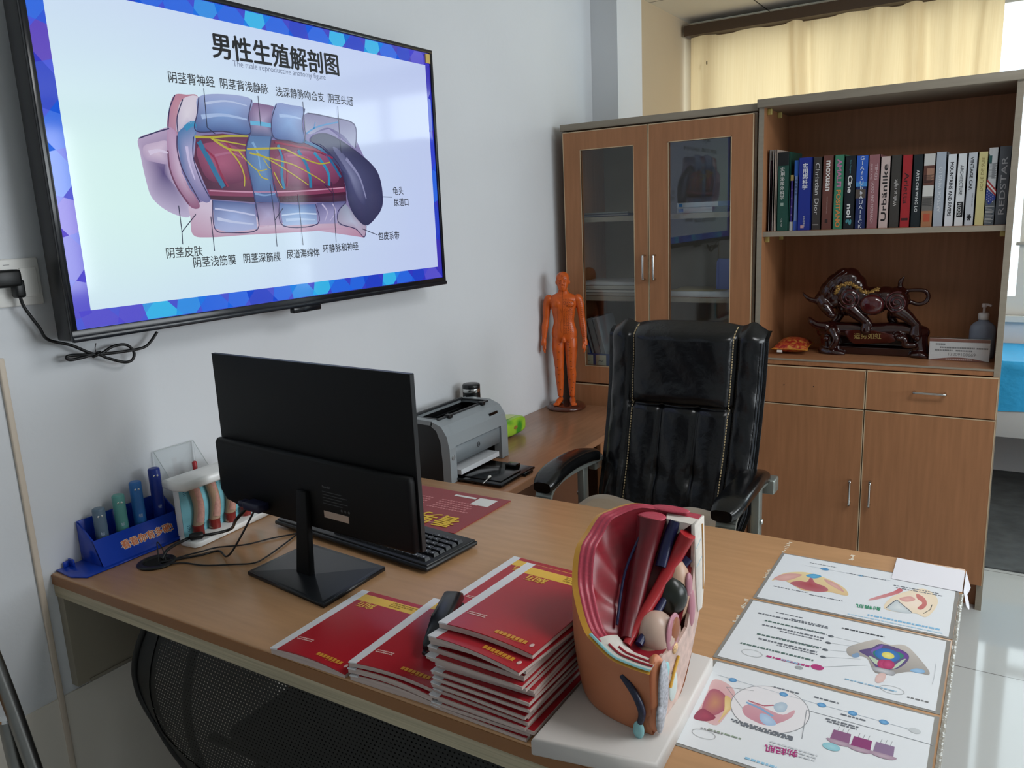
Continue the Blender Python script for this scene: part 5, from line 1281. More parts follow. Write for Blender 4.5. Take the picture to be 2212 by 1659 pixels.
# tan cushion with a cut-out at the back, lying on the seat
t = thing('seat_cushion', 'tan seat cushion with two rear lobes on the executive chair', 'cushion', (0.808, 1.765, 0.4755))
o_ = [(-.23, -.24), (.23, -.24), (.235, .10), (.225, .19), (.17, .235), (.09, .225), (.05, .17), (.03, .06), (0, .03), (-.03, .06), (-.05, .17), (-.09, .225), (-.17, .235), (-.225, .19), (-.235, .10)]
oo = smooth2(o_, 5)
def cush(mb):
    n = len(oo); rings = []
    for sc_, z in ((.93, 0), (1.0, .025), (1.0, .060), (.95, .086), (.80, .101), (.55, .106)):
        cx = lambda p: .125*(1 if p[0] > 0 else -1)*min(1, abs(p[0])/.06)
        rings.append([(cx(p)+(p[0]-cx(p))*sc_, .02+(p[1]-.02)*sc_, z+.006*sin(p[0]*20)*(1 if z > .05 else 0)) for p in oo])
    vs = [p for r_ in rings for p in r_]; fs = []
    for i in range(len(rings)-1):
        for j in range(n): fs.append((i*n+j, i*n+(j+1) % n, (i+1)*n+(j+1) % n, (i+1)*n+j))
    mb.add(vs, fs, 0, True); mb.add(rings[-1], [list(range(n))], 0, True); mb.add(rings[0], [list(range(n))[::-1]])
m = MB(); cush(m)
build('cover', m, mat('tan velvet', '#8f7a5f', 0.85, sheen=0.3, bump=(9, 0.4)), t)
build('zip_edge', MB().tube([(p[0]*1.005, p[1]*1.005, .030) for p in oo], .003, 6, closed=True), mat('tan piping', '#6d5a44', 0.8), t)

# ================================================================ wide mesh-backed chair pushed under the near edge
t = thing('mesh_chair', 'black mesh backed chair pushed under the near edge of the desk', 'chair', (0.70, 0.80, 0))
def mesh_mat(nt):
    # woven net: round holes in staggered rows
    p = nt.nodes.new('ShaderNodeBsdfPrincipled'); p.inputs['Base Color'].default_value = lin('#070a08'); p.inputs['Roughness'].default_value = 0.5
    tr = nt.nodes.new('ShaderNodeBsdfTransparent'); mx = nt.nodes.new('ShaderNodeMixShader')
    uv = nt.nodes.new('ShaderNodeUVMap'); uv.uv_map = 'UVMap'
    sx = nt.nodes.new('ShaderNodeSeparateXYZ'); nt.links.new(uv.outputs[0], sx.inputs[0])
    def M_(op, a, b=None):
        n = nt.nodes.new('ShaderNodeMath'); n.operation = op
        for i, q in enumerate((a, b)):
            if q is None: continue
            if isinstance(q, (int, float)): n.inputs[i].default_value = q
            else: nt.links.new(q, n.inputs[i])
        return n.outputs[0]
    row = M_('FLOOR', sx.outputs['Y'])
    fx = M_('SUBTRACT', M_('FRACT', M_('ADD', sx.outputs['X'], M_('MULTIPLY', row, 0.5))), 0.5)
    fy = M_('SUBTRACT', M_('FRACT', sx.outputs['Y']), 0.5)
    d = M_('SQRT', M_('ADD', M_('MULTIPLY', fx, fx), M_('MULTIPLY', fy, fy)))
    nt.links.new(M_('LESS_THAN', d, 0.20), mx.inputs[0]); nt.links.new(p.outputs[0], mx.inputs[1]); nt.links.new(tr.outputs[0], mx.inputs[2])
    return mx.outputs[0]
NET = mix_mat('black net', mesh_mat); FRB = mat('black chair border', '#0d0f0e', 0.45)
XM, HW = 0.70, 0.545
def bline(v):   # half width of the back at height v (0 bottom, 1 top)
    return HW*(.93+.07*math.sin(min(1, v*3)*pi/2)) - .17*max(0, v-.42)**1.5
def mback(a, v):
    w = bline(v)*a
    zlow = .325+.095*abs(a)**5
    z = zlow + (.690-zlow)*v
    y = .632 + .018*abs(a)**2.5 - .012*math.sin(v*pi)
    return (XM+w, y, z)
def uvgrid(name, fn, nu, nv, m, parent, pitch=.0085):
    mb = MB().grid(fn, nu, nv)
    M0 = ROOT[parent.name].inverted()
    me = mesh_of(name, mb, m, M0)
    uvl = me.uv_layers.new(name='UVMap')
    for p in me.polygons:
        for li in p.loop_indices:
            v = mb.v[me.loops[li].vertex_index]
            uvl.data[li].uv = (v.x/pitch, v.z/(pitch*.87))
    return link(name, me, parent)
uvgrid('mesh_back', lambda u, v: mback((2*u-1)*.95, .08+.92*v), 60, 30, NET, t)
bd = MB()
for sgn in (-1, 1):
    bd.grid(lambda u, v: tuple(Vector(mback(sgn*(.90+.10*u), v)) + Vector((0, -.002+.003*u, 0))), 4, 30, flip=sgn < 0)
    bd.grid(lambda u, v: tuple(Vector(mback(sgn*(.90+.10*u), v)) + Vector((0, .012, 0))), 4, 30, flip=sgn > 0)
    bd.tube([mback(sgn*1.0, v/20) for v in range(21)], .007, 8)
bd.grid(lambda u, v: tuple(Vector(mback(2*u-1, .14*v)) + Vector((0, -.002, 0))), 40, 4)
bd.tube([mback(a/20, 0) for a in range(-20, 21)], .008, 8).tube([mback(a/20, 1) for a in range(-20, 21)], .008, 8)
for a in (-.72, .72): bd.tube([Vector(mback(a*(1-.04*v/10), v/10)) + Vector((0, .014, 0)) for v in range(11)], .009, 8)
build('back_border', bd, FRB, t, True)
build('lumbar_bar', MB().tube(smooth_path([(XM-.40, .70, .40), (XM-.2, .68, .43), (XM+.2, .68, .43), (XM+.40, .70, .40)], 6), .010, 8), FRB, t, True)
build('seat', MB().box((XM-.38, .72, .36), (XM+.38, 1.10, .42), bev=.02), mat('dark seat cloth', '#14181a', 0.9), t, True)
for sx_ in (-1, 1):
    for y in (.76, 1.06): build('leg', MB().tube([(XM+sx_*.32, y, .37), (XM+sx_*.36, y+(.02 if y > 1 else -.02), .0)], .012, 10), BLACKP, t, True)

# ================================================================ tubular chair at the left edge of the picture
t = thing('tube_chair', 'tan padded chair with a chromed tube arm by the left wall', 'chair', (0.0, 0.2, 0))
D0 = [(.265, .325, .86), (.272, .335, .80), (.285, .345, .70), (.300, .352, .60), (.312, .355, .52), (.318, .35, .40), (.318, .352, .10), (.318, .32, .014), (.318, .20, .0135), (.318, -.05, .0135)]
build('arm_tube', MB().tube(smooth_path([(.20, .05, .86), (.24, .22, .895)] + D0, 6), .0125, 14), STEEL, t, True)
build('front_tube', MB().tube(smooth_path([(.262, .345, .645), (.268, .345, .56), (.285, .345, .50), (.300, .345, .43), (.300, .10, .43)], 5), .013, 14), STEEL, t, True)
build('tube_cap', MB().cyl((.262, .345, .644), (.2618, .345, .650), .0125, .011), CHROME, t, True)
build('seat', MB().prism(smooth2([(.02, -.13), (.20, -.13), (.235, .10), (.22, .28), (.12, .34), (.02, .34)], 5), .065, bev=.02, M=Matrix.Translation((0, 0, .60))), mat('tan vinyl', '#97693c', 0.5), t, True)
build('back', MB().box((-.01, -.22, .62), (.22, -.17, 1.0), bev=.02), mat('tan vinyl', ''), t, True)
build('rear_tube', MB().tube(smooth_path([(.02, .30, .0135), (.02, -.05, .0135), (.02, -.16, .10), (.02, -.20, .30), (.02, -.20, .62)], 5), .0125, 12).tube([(.02, -.05, .0135), (.318, -.05, .0135)], .0125, 12), STEEL, t, True)

# ================================================================ things on the side desk
RT = RZ + .0002
t = thing('laser_printer', 'grey and black laser printer with its paper tray open', 'printer', (.11, 1.87, RT))
PG = mat('printer grey', '#8f969a', 0.38); PBK = mat('printer black', '#101113', 0.4)
y0, y1 = 1.703, 2.043
XZ = lambda y: frame((0, y, 0), (1, 0, 0), (0, 0, 1))      # prism depth runs towards -y
full = [(.000, RT+.004), (.000, .805), (.020, .824), (.080, .832), (.150, .830), (.188, .815), (.208, .785), (.216, .745), (.216, RT+.004)]
build('body', MB().prism([(.002, RT), (.002, .800), (.022, .820), (.040, .824), (.040, .70), (.150, .70), (.150, .80), (.185, .806), (.150, .735), (.10, .73), (.10, RT)], y1-y0-.012, M=XZ(y1-.006)), PBK, t, True)
side = [(.012, RT+.003), (.012, .796), (.030, .814), (.085, .822), (.140, .818), (.168, .800), (.182, .765), (.186, .70), (.186, RT+.003)]
for ya, yb in ((y0+.002, y0+.012), (y1-.012, y1-.002)): build('side_cover', MB().prism(side, yb-ya, M=XZ(yb)), mat('printer side', '#0b0c0e', 0.45), t, True)
sh = MB()
lip = [(.150, .830), (.188, .815), (.208, .785), (.216, .745), (.216, RT+.002), (.186, RT+.002), (.186, .70), (.182, .765), (.168, .800), (.146, .816)]
for ya, yb in ((y0, y0+.034), (y1-.040, y1)): sh.prism(lip, yb-ya, M=XZ(yb), smooth=False)
sh.prism([(.150, .830), (.188, .815), (.208, .785), (.2155, .748), (.190, .748), (.168, .800), (.146, .816)], y1-y0-.072, M=XZ(y1-.039))
for ya, yb in ((y0, y0+.028), (y1-.028, y1)): sh.prism([(.020, .824), (.080, .832), (.152, .830), (.152, .816), (.080, .818), (.026, .812)], yb-ya, M=XZ(yb))
sh.prism([(.000, .790), (.000, .805), (.020, .824), (.045, .829), (.045, .815), (.012, .796)], y1-y0, M=XZ(y1))
build('shell', sh, PG, t, True)
build('front_panel', MB().prism([(.200, .690), (.211, .690), (.212, .742), (.204, .748), (.196, .748)], y1-y0-.080, M=XZ(y1-.043), bev=.002), mat('printer panel', '#7d858a', 0.38), t, True)
rim = MB()
for a, b in (((.045, y0+.026, .827), (.158, y0+.034, .8325)), ((.045, y1-.034, .827), (.158, y1-.026, .8325)), ((.150, y0+.026, .826), (.160, y1-.026, .832)), ((.040, y0+.026, .826), (.052, y1-.026, .834))): rim.box(a, b, bev=.002)
build('output_rim', rim, mat('printer dark grey', '#2b2d30', 0.4), t, True)
ot = MB().prism([(.05, .785), (.14, .752), (.155, .80), (.155, .826), (.150, .826), (.135, .760), (.05, .80)], y1-y0-.060, M=XZ(y1-.030))
ot.box((.045, y0+.03, .70), (.155, y1-.03, .745))
build('output_well', ot, BLACKG, t, True)
for y in (y0+.07, y1-.08): build('latch', MB().box((.150, y, .824), (.172, y+.018, .836), bev=.002), PBK, t, True)
build('power_button', MB().lathe([(.0085, 0), (.0085, .003), (.007, .004)], 20, M=Matrix.Translation((.2155, y0+.017, .716)) @ Matrix.Rotation(pi/2, 4, 'Y')), mat('button grey', '#a9aeb0', 0.25, metal=.5), t, True)
build('model_plate', MB().box((.2005, 1.955, .792), (.2035, 2.005, .801), M=None), BLACKG, t, True)
lg = build('maker_badge', MB().tube([(.2125, 1.868+.0075*cos(2*pi*k/20), .719+.0075*sin(2*pi*k/20)) for k in range(20)], .0010, 5, closed=True), mat('badge dark', '#2c3034', 0.3), t, True)
lettering('badge_letters', 'hp', mat('badge dark', ''), (.2122, 1.8635, .7165), (.2122, 1.8725, .7165), (1, 0, 0), t, True, lift=.0004)
build('paper_stack', MB().box((.06, y0+.042, .652), (.226, y1-.075, .668)), mat('copy paper', '#d5d9de', 0.6), t, True)
tr = MB().box((.205, y0+.030, RT+.006), (.385, y1-.105, RT+.014), bev=.003).box((.225, y0+.05, RT+.013), (.37, y1-.17, RT+.018), bev=.002).box((.30, y1-.155, RT+.013), (.34, y1-.125, RT+.026), bev=.002).box((.370, y1-.18, RT+.002), (.392, y1-.13, RT+.012), bev=.002)
tr.box((.205, y0+.04, RT), (.28, y0+.05, RT+.008)).box((.205, y1-.13, RT), (.28, y1-.12, RT+.008))
build('paper_tray', tr, mat('tray black', '#08090a', 0.18), t, True)
t = thing('cotton_swab', 'white cotton swab lying across the printer tray edge', 'swab', (.325, 1.745, RT+.019))
build('stick', MB().tube([(.335, 1.705, RT+.0215), (.322, 1.756, RT+.0212)], .0012, 6), WHITE, t, True)
build('tip', MB().ell((.320, 1.764, RT+.0225), (.0045, .009, .0040), 12, 8), PAPER, t, True)
t = thing('vacuum_flask', 'black steel flask with a chrome ring behind the printer', 'flask', (.040, 2.088, RT))
build('body', MB().lathe([(.030, 0), (.031, .004), (.031, .17), (.032, .19), (.0315, .208)], 28), mat('flask black', '#0c0d0f', 0.3), t)
build('ring', MB().lathe([(.0322, .2082), (.0325, .210), (.0325, .219), (.0320, .221)], 28), CHROME, t)
build('lid', MB().lathe([(.0318, .2212), (.0322, .224), (.0322, .233), (.029, .2365), (.010, .2372)], 28), mat('flask lid', '#17191b', 0.25), t)
t = thing('tissue_pack', 'green packet of tissues between the printer and the figure', 'tissues', (.065, 2.275, RT))
def pk_(u, v):
    a = 2*pi*u; y = -.070+.140*v
    e = lambda q: math.copysign(abs(q)**.45, q)
    k = 1-.10*(2*v-1)**6
    return (.046*e(cos(a))*k, y, .035+.0335*e(sin(a))*k*(1-.10*abs(2*v-1)**2))
m = MB().grid(pk_, 40, 14)
m.poly([pk_(i/40, 0) for i in range(40)]); m.poly([pk_(i/40, 1) for i in range(40)][::-1])
def tis(nt):
    p = nt.nodes.new('ShaderNodeBsdfPrincipled'); tc = nt.nodes.new('ShaderNodeTexCoord'); n = nt.nodes.new('ShaderNodeTexNoise'); r = nt.nodes.new('ShaderNodeValToRGB')
    n.inputs['Scale'].default_value = 14; n.inputs['Detail'].default_value = 1
    r.color_ramp.elements[0].color = lin('#3f9a2c'); r.color_ramp.elements[0].position = .42; r.color_ramp.elements[1].color = lin('#a4d23c'); r.color_ramp.elements[1].position = .54
    nt.links.new(tc.outputs['Object'], n.inputs['Vector']); nt.links.new(n.outputs[0], r.inputs[0]); nt.links.new(r.outputs[0], p.inputs['Base Color']); p.inputs['Roughness'].default_value = .3
    return p.outputs[0]
build('wrapper', m, mix_mat('tissue wrapper', tis), t)
build('opening_flap', MB().grid(lambda u, v: (-.03+.05*u, -.04+.075*v, .0690+.002*sin(u*pi)), 8, 8), mat('pale green film', '#c9d98a', 0.3), t)
build('printed_mark', MB().ell((.0465, -.01, .036), (.0006, .014, .007), 14, 8), mat('orange mark', '#a0763a', 0.4), t)

# ---- orange acupuncture figure on a round brown base
t = thing('acupuncture_figure', 'orange standing acupuncture figure with black meridian marks on a round base', 'figure', (.076, 2.742, RT), R(22))
build('base', MB().lathe([(.078, 0), (.083, .003), (.083, .010), (.079, .013), (.074, .0195), (.055, .021), (.0, .0212)], 44), mat('base brown', '#4a2216', 0.18, coat=.5), t)
K = .329; Z0 = .0205
def hp(x, y, z): return (x*K, y*K, Z0+z*K)
h = MB()
def limb(pts, rs, n=18): h.tube(smooth_path([hp(*p) for p in pts], 5), [r*K for r in _interp(rs, 5)], n)
def _interp(rs, n):
    out = []
    for a, b in zip(rs[:-1], rs[1:]): out += [a+(b-a)*i/n for i in range(n)]
    return out+[rs[-1]]
def blob(c, r, rot=None):
    M = Matrix.Translation(hp(*c)) @ (rot if rot is not None else Matrix.Identity(4))
    h.ell((0, 0, 0), tuple(q*K for q in r), 24, 16, 0, M)
# torso, neck and head as one loft of rounded sections, pelvis to crown
def loft(secs, n=28):
    P = []
    for i in range(len(secs)-1):
        for j in range(5):
            t_ = j/5; q = [secs[max(i-1, 0)], secs[i], secs[i+1], secs[min(i+2, len(secs)-1)]]
            P.append([0.5*((2*q[1][k]) + (q[2][k]-q[0][k])*t_ + (2*q[0][k]-5*q[1][k]+4*q[2][k]-q[3][k])*t_*t_ + (3*q[1][k]-q[0][k]-3*q[2][k]+q[3][k])*t_**3) for k in range(4)])
    P.append(list(secs[-1])); vs = []; fs = []
    for (z, rx, ry, cy) in P:
        for k in range(n):
            a_ = 2*pi*k/n; e = lambda c: math.copysign(abs(c)**.85, c)
            vs.append(hp(rx*e(cos(a_)), cy+ry*e(sin(a_)), z))
    for i in range(len(P)-1):
        for k in range(n): fs.append((i*n+k, i*n+(k+1) % n, (i+1)*n+(k+1) % n, (i+1)*n+k))
    h.add(vs, fs, 0, True); h.add(vs[:n], [list(range(n))[::-1]]); h.add(vs[-n:], [list(range(n))])
loft([(.82, .09, .07, .02), (.86, .150, .095, .02), (.93, .166, .106, .02), (1.0, .152, .098, .012), (1.08, .132, .088, .006), (1.16, .140, .092, .004), (1.25, .158, .105, .002), (1.33, .172, .105, .004), (1.39, .178, .085, .008), (1.425, .135, .066, .012), (1.45, .080, .060, .012), (1.49, .056, .056, .008), (1.53, .054, .056, .0)])
h0 = len(h.v)
loft([(1.510, .034, .030, -.045), (1.53, .052, .052, -.032), (1.57, .068, .074, -.016), (1.61, .077, .088, -.002), (1.65, .082, .094, .004), (1.69, .079, .090, .008), (1.72, .064, .072, .010), (1.742, .034, .040, .010), (1.748, .008, .010, .010)])
h1 = len(h.v)
blob((-.075, -.068, 1.315), (.075, .042, .055)); blob((.075, -.068, 1.315), (.075, .042, .055))
for s_ in (-1, 1): blob((s_*.186, .004, 1.368), (.060, .058, .064))
h2 = len(h.v)
limb([(0, -.090, 1.640), (0, -.104, 1.608), (0, -.100, 1.594)], [.009, .013, .014]); blob((-.012, -.096, 1.594), (.009, .009, .008)); blob((.012, -.096, 1.594), (.009, .009, .008))
for s_ in (-1, 1):
    blob((s_*.030, -.082, 1.632), (.015, .009, .008)); blob((s_*.030, -.084, 1.650), (.022, .010, .005)); blob((s_*.084, .005, 1.615), (.010, .018, .030))
blob((0, -.086, 1.566), (.021, .010, .005)); blob((0, -.084, 1.556), (.017, .010, .006))
for i in list(range(h0, h1))+list(range(h2, len(h.v))): h.v[i] = h.v[i] + Vector((0, 0, -.030*K))
# arms and hands
for s_ in (-1, 1):
    limb([(s_*.196, .004, 1.362), (s_*.216, .008, 1.27), (s_*.230, .012, 1.12), (s_*.246, .0, 1.02), (s_*.262, -.02, .86)], [.055, .052, .042, .045, .027])
    limb([(s_*.262, -.02, .87), (s_*.266, -.028, .82), (s_*.268, -.035, .775)], [.026, .036, .034])
    for k, (dy, L, r) in enumerate(((-.034, .082, .0115), (-.012, .095, .012), (.010, .088, .0115), (.029, .068, .0105))):
        b0_ = (s_*.268, -.035+dy, .775)
        limb([b0_, (s_*(.266), -.040+dy*1.1, .775-L*.45), (s_*(.258), -.040+dy*1.05, .775-L*.8), (s_*(.250), -.038+dy, .775-L)], [r, r, r*.95, r*.8], 10)
    limb([(s_*.258, -.058, .81), (s_*.245, -.082, .775), (s_*.240, -.090, .735)], [.015, .0135, .011], 10)
# legs
for s_ in (-1, 1):
    limb([(s_*.078, .012, .86), (s_*.084, .0, .75), (s_*.080, .0, .60), (s_*.078, -.005, .48)], [.084, .084, .070, .057])
    limb([(s_*.078, -.005, .50), (s_*.080, .02, .38), (s_*.078, .025, .24), (s_*.078, .02, .09)], [.057, .060, .047, .034])
    blob((s_*.078, -.03, .485), (.040, .035, .05)); blob((s_*.078, .03, .045), (.036, .045, .045))
    limb([(s_*.080, .03, .045), (s_*.090, -.06, .045), (s_*.105, -.15, .026)], [.036, .038, .030])
    for k in range(5):
        x = s_*(.082+.013*k) if s_ > 0 else s_*(.082+.013*k)
        limb([(x+s_*.008, -.13, .024), (x+s_*.012, -.175-.010*(1-k*.25)+.006*k*0, .017)], [.014, .011-.001*k], 8)
    blob((s_*.072, .06, .88), (.082, .075, .09))
blob((0, -.105, .865), (.026, .026, .034)); blob((0, -.098, .845), (.034, .028, .026))
fm = fuse(h, .00125, 9, .5)
body = build('body', fm, mat('figure orange', '#c85a20', 0.32, spec=.5, noise=(35, .10)), t)
bv = BVHTree.FromPolygons([tuple(v) for v in fm.v], fm.f)
mk = MB()
def dash(x, z, w=.010, hh=.0035, ang=0.0, back=-.5):
    o_ = Vector(hp(x, back, z)); r_ = bv.ray_cast(o_, Vector((0, 1, 0)))
    if r_[0] is None: return
    c = r_[0]; n_ = r_[1]
    if n_.y > 0: n_ = -n_
    u_ = Vector((cos(ang), 0, sin(ang))); u_ = (u_-n_*u_.dot(n_)).normalized(); v_ = n_.cross(u_)
    c = c + n_*.0003; w *= K; hh *= K
    mk.poly([c-u_*w/2-v_*hh/2, c+u_*w/2-v_*hh/2, c+u_*w/2+v_*hh/2, c-u_*w/2+v_*hh/2])
for k in range(70): dash(0, .92+.0085*k, .0022, .0090, 0)
for col_ in range(5):
    for k in range(34):
        z = .93+.0135*k
        if col_ > 2 and k % 2: continue
        dash(.018+.024*col_+rnd.uniform(-.004, .004), z, .016*rnd.uniform(.5, 1.1), .0042, rnd.choice((0, 0, .5, -.5)))
for k in range(26): dash(-.070, 1.0+.014*k, .0022, .012); dash(-.026-.012*sin(k*.25), .95+.012*k, .002, .010)
for k in range(22):
    dash(.225+.0016*k, 1.36-.025*k, .024, .0045, rnd.choice((0, .3, -.4))); dash(.245+.001*k, 1.36-.025*k, .003, .014)
    dash(.075+rnd.uniform(-.03, .04), .86-.036*k, .020, .006, rnd.choice((0, .4, -.3, 1.4)))
    if k % 3 == 0: dash(-.075+rnd.uniform(-.02, .02), .80-.034*k, .020, .006)
for k in range(14): dash(rnd.uniform(-.045, .05), 1.54+.011*k, .018, .004, rnd.uniform(-1, 1))
for k in range(16): dash(.10+.05*cos(k), 1.26+.09*sin(k*1.7), .012, .005, rnd.uniform(-1, 1))
build('meridian_mark', mk, mat('meridian black', '#3a1408', 0.5), t)

# ================================================================ things in the bookcase
BKY = 2.93; SZ = 1.3528; CT = .8763
def xs(q): return q[0][0], q[1][0]
SERIF_W = mat('spine white', '#d9dbd8', 0.5)
def book(label, q, ztop, c, texts=(), depth=.17, y=BKY, extra=None, grp='books on the upper shelf', rough=.35, nm='book'):
    x0, x1 = xs(q); x0 += .0006; x1 = min(x1-.0004, 1.6440)
    zt = ztop[0][1]
    t = thing(nm, label, nm, ((x0+x1)/2, y+depth/2, SZ), 0, grp)
    m = mat('book '+c, c, rough)
    cv = MB().box((x0, y, SZ), (x1, y+.002, zt)).box((x0, y, SZ), (x0+.0022, y+depth, zt)).box((x1-.0022, y, SZ), (x1, y+depth, zt))
    build('cover', cv, m, t, True)
    build('pages', MB().box((x0+.0022, y+.002, SZ+.002), (x1-.0022, y+depth-.003, zt-.003)), PAGE, t, True)
    W = x1-x0; H = zt-SZ
    for tx in texts:
        body, a, b, mode, colr, fr = tx[:6]; bold = tx[6] if len(tx) > 6 else .0; cx = tx[7] if len(tx) > 7 else .5
        mm = mat('spine ink '+colr, colr, .5)
        za, zb_ = zt-H*a, zt-H*b
        if mode in ('down', 'up'):
            vs, fs = text_mesh(body); w = max(v.x for v in vs)-min(v.x for v in vs); hh = max(v.y for v in vs)
            L = abs(za-zb_); hs = (W*fr)/(L/w*hh)
            off = W*fr/2
            if mode == 'down': lettering('spine_title', body, mm, (x0+W*cx-off, y, za), (x0+W*cx-off, y, zb_), (0, -1, 0), t, True, bold=bold, hs=hs, lift=.0008)
            else: lettering('spine_title', body, mm, (x0+W*cx+off, y, zb_), (x0+W*cx+off, y, za), (0, -1, 0), t, True, bold=bold, hs=hs)
        else:
            n = len(body); step = (za-zb_)/n; mb = MB()
            for i, ch in enumerate(body):
                if ch == ' ': continue
                s_ = min(W*fr, step*.95)
                if ord(ch) < 256:
                    lettering('', ch, mm, (x0+W*cx, y, za-step*(i+.9)), (x0+W*cx+.01, y, za-step*(i+.9)), (0, -1, 0), mb=mb, bold=bold, size=step*1.15, align='CENTER', hs=.95); continue
                lettering('', ch, mm, (x0+W*cx-s_/2, y, za-step*(i+.85)), (x0+W*cx+s_/2, y, za-step*(i+.85)), (0, -1, 0), mb=mb, bold=bold, hs=min(1.0, step*.9/s_) if mode == 'stack' else step*.9/s_*1.25)
            build('spine_title', mb, mm, t, True)
    if extra:
        for i_, (a, b, u0, u1, c2) in enumerate(extra):
            build('spine_panel', MB().box((x0+W*u0, y-.00022-.00004*i_, zt-H*b), (x0+W*u1, y, zt-H*a)), mat('spine '+c2, c2, .45), t, True)
    return t
Wt, Bk = '#d9dbd8', '#23262a'
# loose papers and folders at the left end
for k, (a, b, c, lb) in enumerate(((80, 96, '#c9c6c4', 'pale plastic folder at the far left of the book row'), (96, 108, '#5b3a4e', 'dark plum folder second from the left of the books'), (108, 124, '#d6d3cf', 'white folder third from the left of the book row'), (124, 146, '#c9b9ac', 'cream folder leaning on the green book'))):
    q = {80: [(0.873,1.352),(0.88,1.352)], 96: [(0.88,1.352),(0.886,1.352)], 108: [(0.886,1.352),(0.893,1.351)], 124: [(0.893,1.351),(0.902,1.351)]}[a]
    zt = [(0.875,1.65),(0.875,1.65)] if k != 1 else [(0.876,1.612),(0.876,1.612)]
    book(lb, q, zt, c, (), .19, BKY-.02, None, 'folders beside the books', .35, 'folder')
book('thick green hardback with black top band and white characters', [(0.903,1.351),(0.947,1.35)], [(0.919,1.639),(0.919,1.639)], '#1c4d42', (('实用泌尿外科学', .19, .60, 'stack', Wt, .34, .012, .42), ('人民卫生', .83, .95, 'stack', Wt, .14, .0, .42)), .2, BKY-.012, ((0, .17, 0, .92, '#14181a'), (.64, .68, .30, .55, '#9ab0a6')))
book('short slim purple book between the green and pale blue ones', [(0.948,1.35),(0.96,1.349)], [(0.947,1.555),(0.947,1.555)], '#47328a', (('诊疗指南', .15, .75, 'stack', '#b7a9d6', .5),), .16, BKY, ((0, .10, 0, 1, '#b09a5a'), (.84, 1, 0, 1, '#c9c9c9')))
book('slim pale blue paperback left of the deep blue book', [(0.961,1.349),(0.977,1.349)], [(0.963,1.607),(0.963,1.607)], '#7f9cd6', (('中医男科学', .26, .50, 'stack', '#1c2c66', .55),), .17, BKY, ((0, .22, 0, 1, '#2f6ac6'), (.86, 1, 0, 1, '#3a5ec0')))
book('deep blue hardback with large white characters', [(0.977,1.349),(1.026,1.348)], [(0.996,1.614),(0.996,1.614)], '#1c2f8f', (('实用男科学', .08, .44, 'stack', '#e6e8ef', .42, .02), ('科学出版社', .80, .95, 'stack', Wt, .14)), .2, BKY-.008, ((.93, .97, .25, .5, '#c9a0a0'),))
book('charcoal book with serif white title running down', [(1.026,1.348),(1.06,1.347)], [(1.038,1.613),(1.038,1.613)], '#3d3836', (('Christian Dior', .08, .79, 'down', '#d2d0cd', .42),), extra=((.92, .935, .15, .75, '#8a8683'),))
book('brown book with bold lowercase white title', [(1.06,1.349),(1.099,1.348)], [(1.079,1.616),(1.079,1.616)], '#6a4038', (('moxuan', .07, .47, 'down', '#e6e4e2', .34, .025), ('THE HAPPY LIFE OF LITERARY GIRLS', .55, .78, 'down', '#bfa9a2', .08)), extra=((.86, .91, .35, .60, '#2c1c18'),))
book('sea green book with pink and orange lettering', [(1.1,1.349),(1.136,1.348)], [(1.116,1.615),(1.116,1.615)], '#3f8266', (('AMALFI', .06, .42, 'down', '#c07aa6', .42, .03), ('POSITANO', .47, .97, 'down', '#d98a4a', .42, .03)))
book('near black book with bold white title and teal question mark', [(1.136,1.349),(1.175,1.348)], [(1.152,1.609),(1.152,1.609)], '#161c22', (('Cine', .27, .50, 'down', '#e2e4e4', .36, .03), ('noi', .66, .84, 'down', '#e2e4e4', .36, .03), ('?', .87, .94, 'down', '#4a8f9a', .42, .03), ('Don Dongarra', .06, .24, 'down', '#5a9aa4', .12)))
t = book('blue and black picture book with upright white letters', [(1.175,1.348),(1.213,1.347)], [(1.192,1.607),(1.192,1.607)], '#1d2c5e', (('GIAfSUbbAUAIICK', .0, 1.0, 'stack', '#dfe3ea', .62),), extra=((0, .36, 0, 1, '#2c5ec0'), (.36, .42, 0, 1, '#4a8fd0'), (.46, .58, 0, .9, '#5a5048')))
book('dusty rose book with thin pale lettering', [(1.214,1.349),(1.253,1.347)], [(1.231,1.607),(1.231,1.607)], '#96656a', (('TIMEIS', .12, .34, 'down', '#d6c0c2', .22, 0, .68), ('QUIET AND', .12, .34, 'down', '#d6c0c2', .16, 0, .28), ('GOOD AND MONARCH', .36, .93, 'down', '#d6c0c2', .24, 0, .45)))
book('beige book with tall black lowercase title', [(1.253,1.349),(1.287,1.348)], [(1.27,1.598),(1.27,1.598)], '#c9b6b1', (('Urbänlike', .11, .90, 'up', '#1d1c1e', .46, .012),))
book('dark olive grey book with thin white title low on the spine', [(1.287,1.349),(1.322,1.348)], [(1.304,1.6),(1.304,1.6)], '#3f3c38', (('Walk at night', .33, .70, 'up', '#d6d4d0', .30),))
book('bright red book with thin black title', [(1.322,1.349),(1.356,1.348)], [(1.338,1.598),(1.338,1.598)], '#a5282e', (('Arletta', .24, .67, 'down', '#2a1a1c', .45),), extra=((.87, .905, .15, .80, '#3a1a1c'),))
book('black book with white capitals beside the red one', [(1.356,1.35),(1.389,1.349)], [(1.371,1.597),(1.371,1.597)], '#1b2428', (('ARTS CHI WING LO', .21, .79, 'down', '#dfe2e2', .26, .012),))
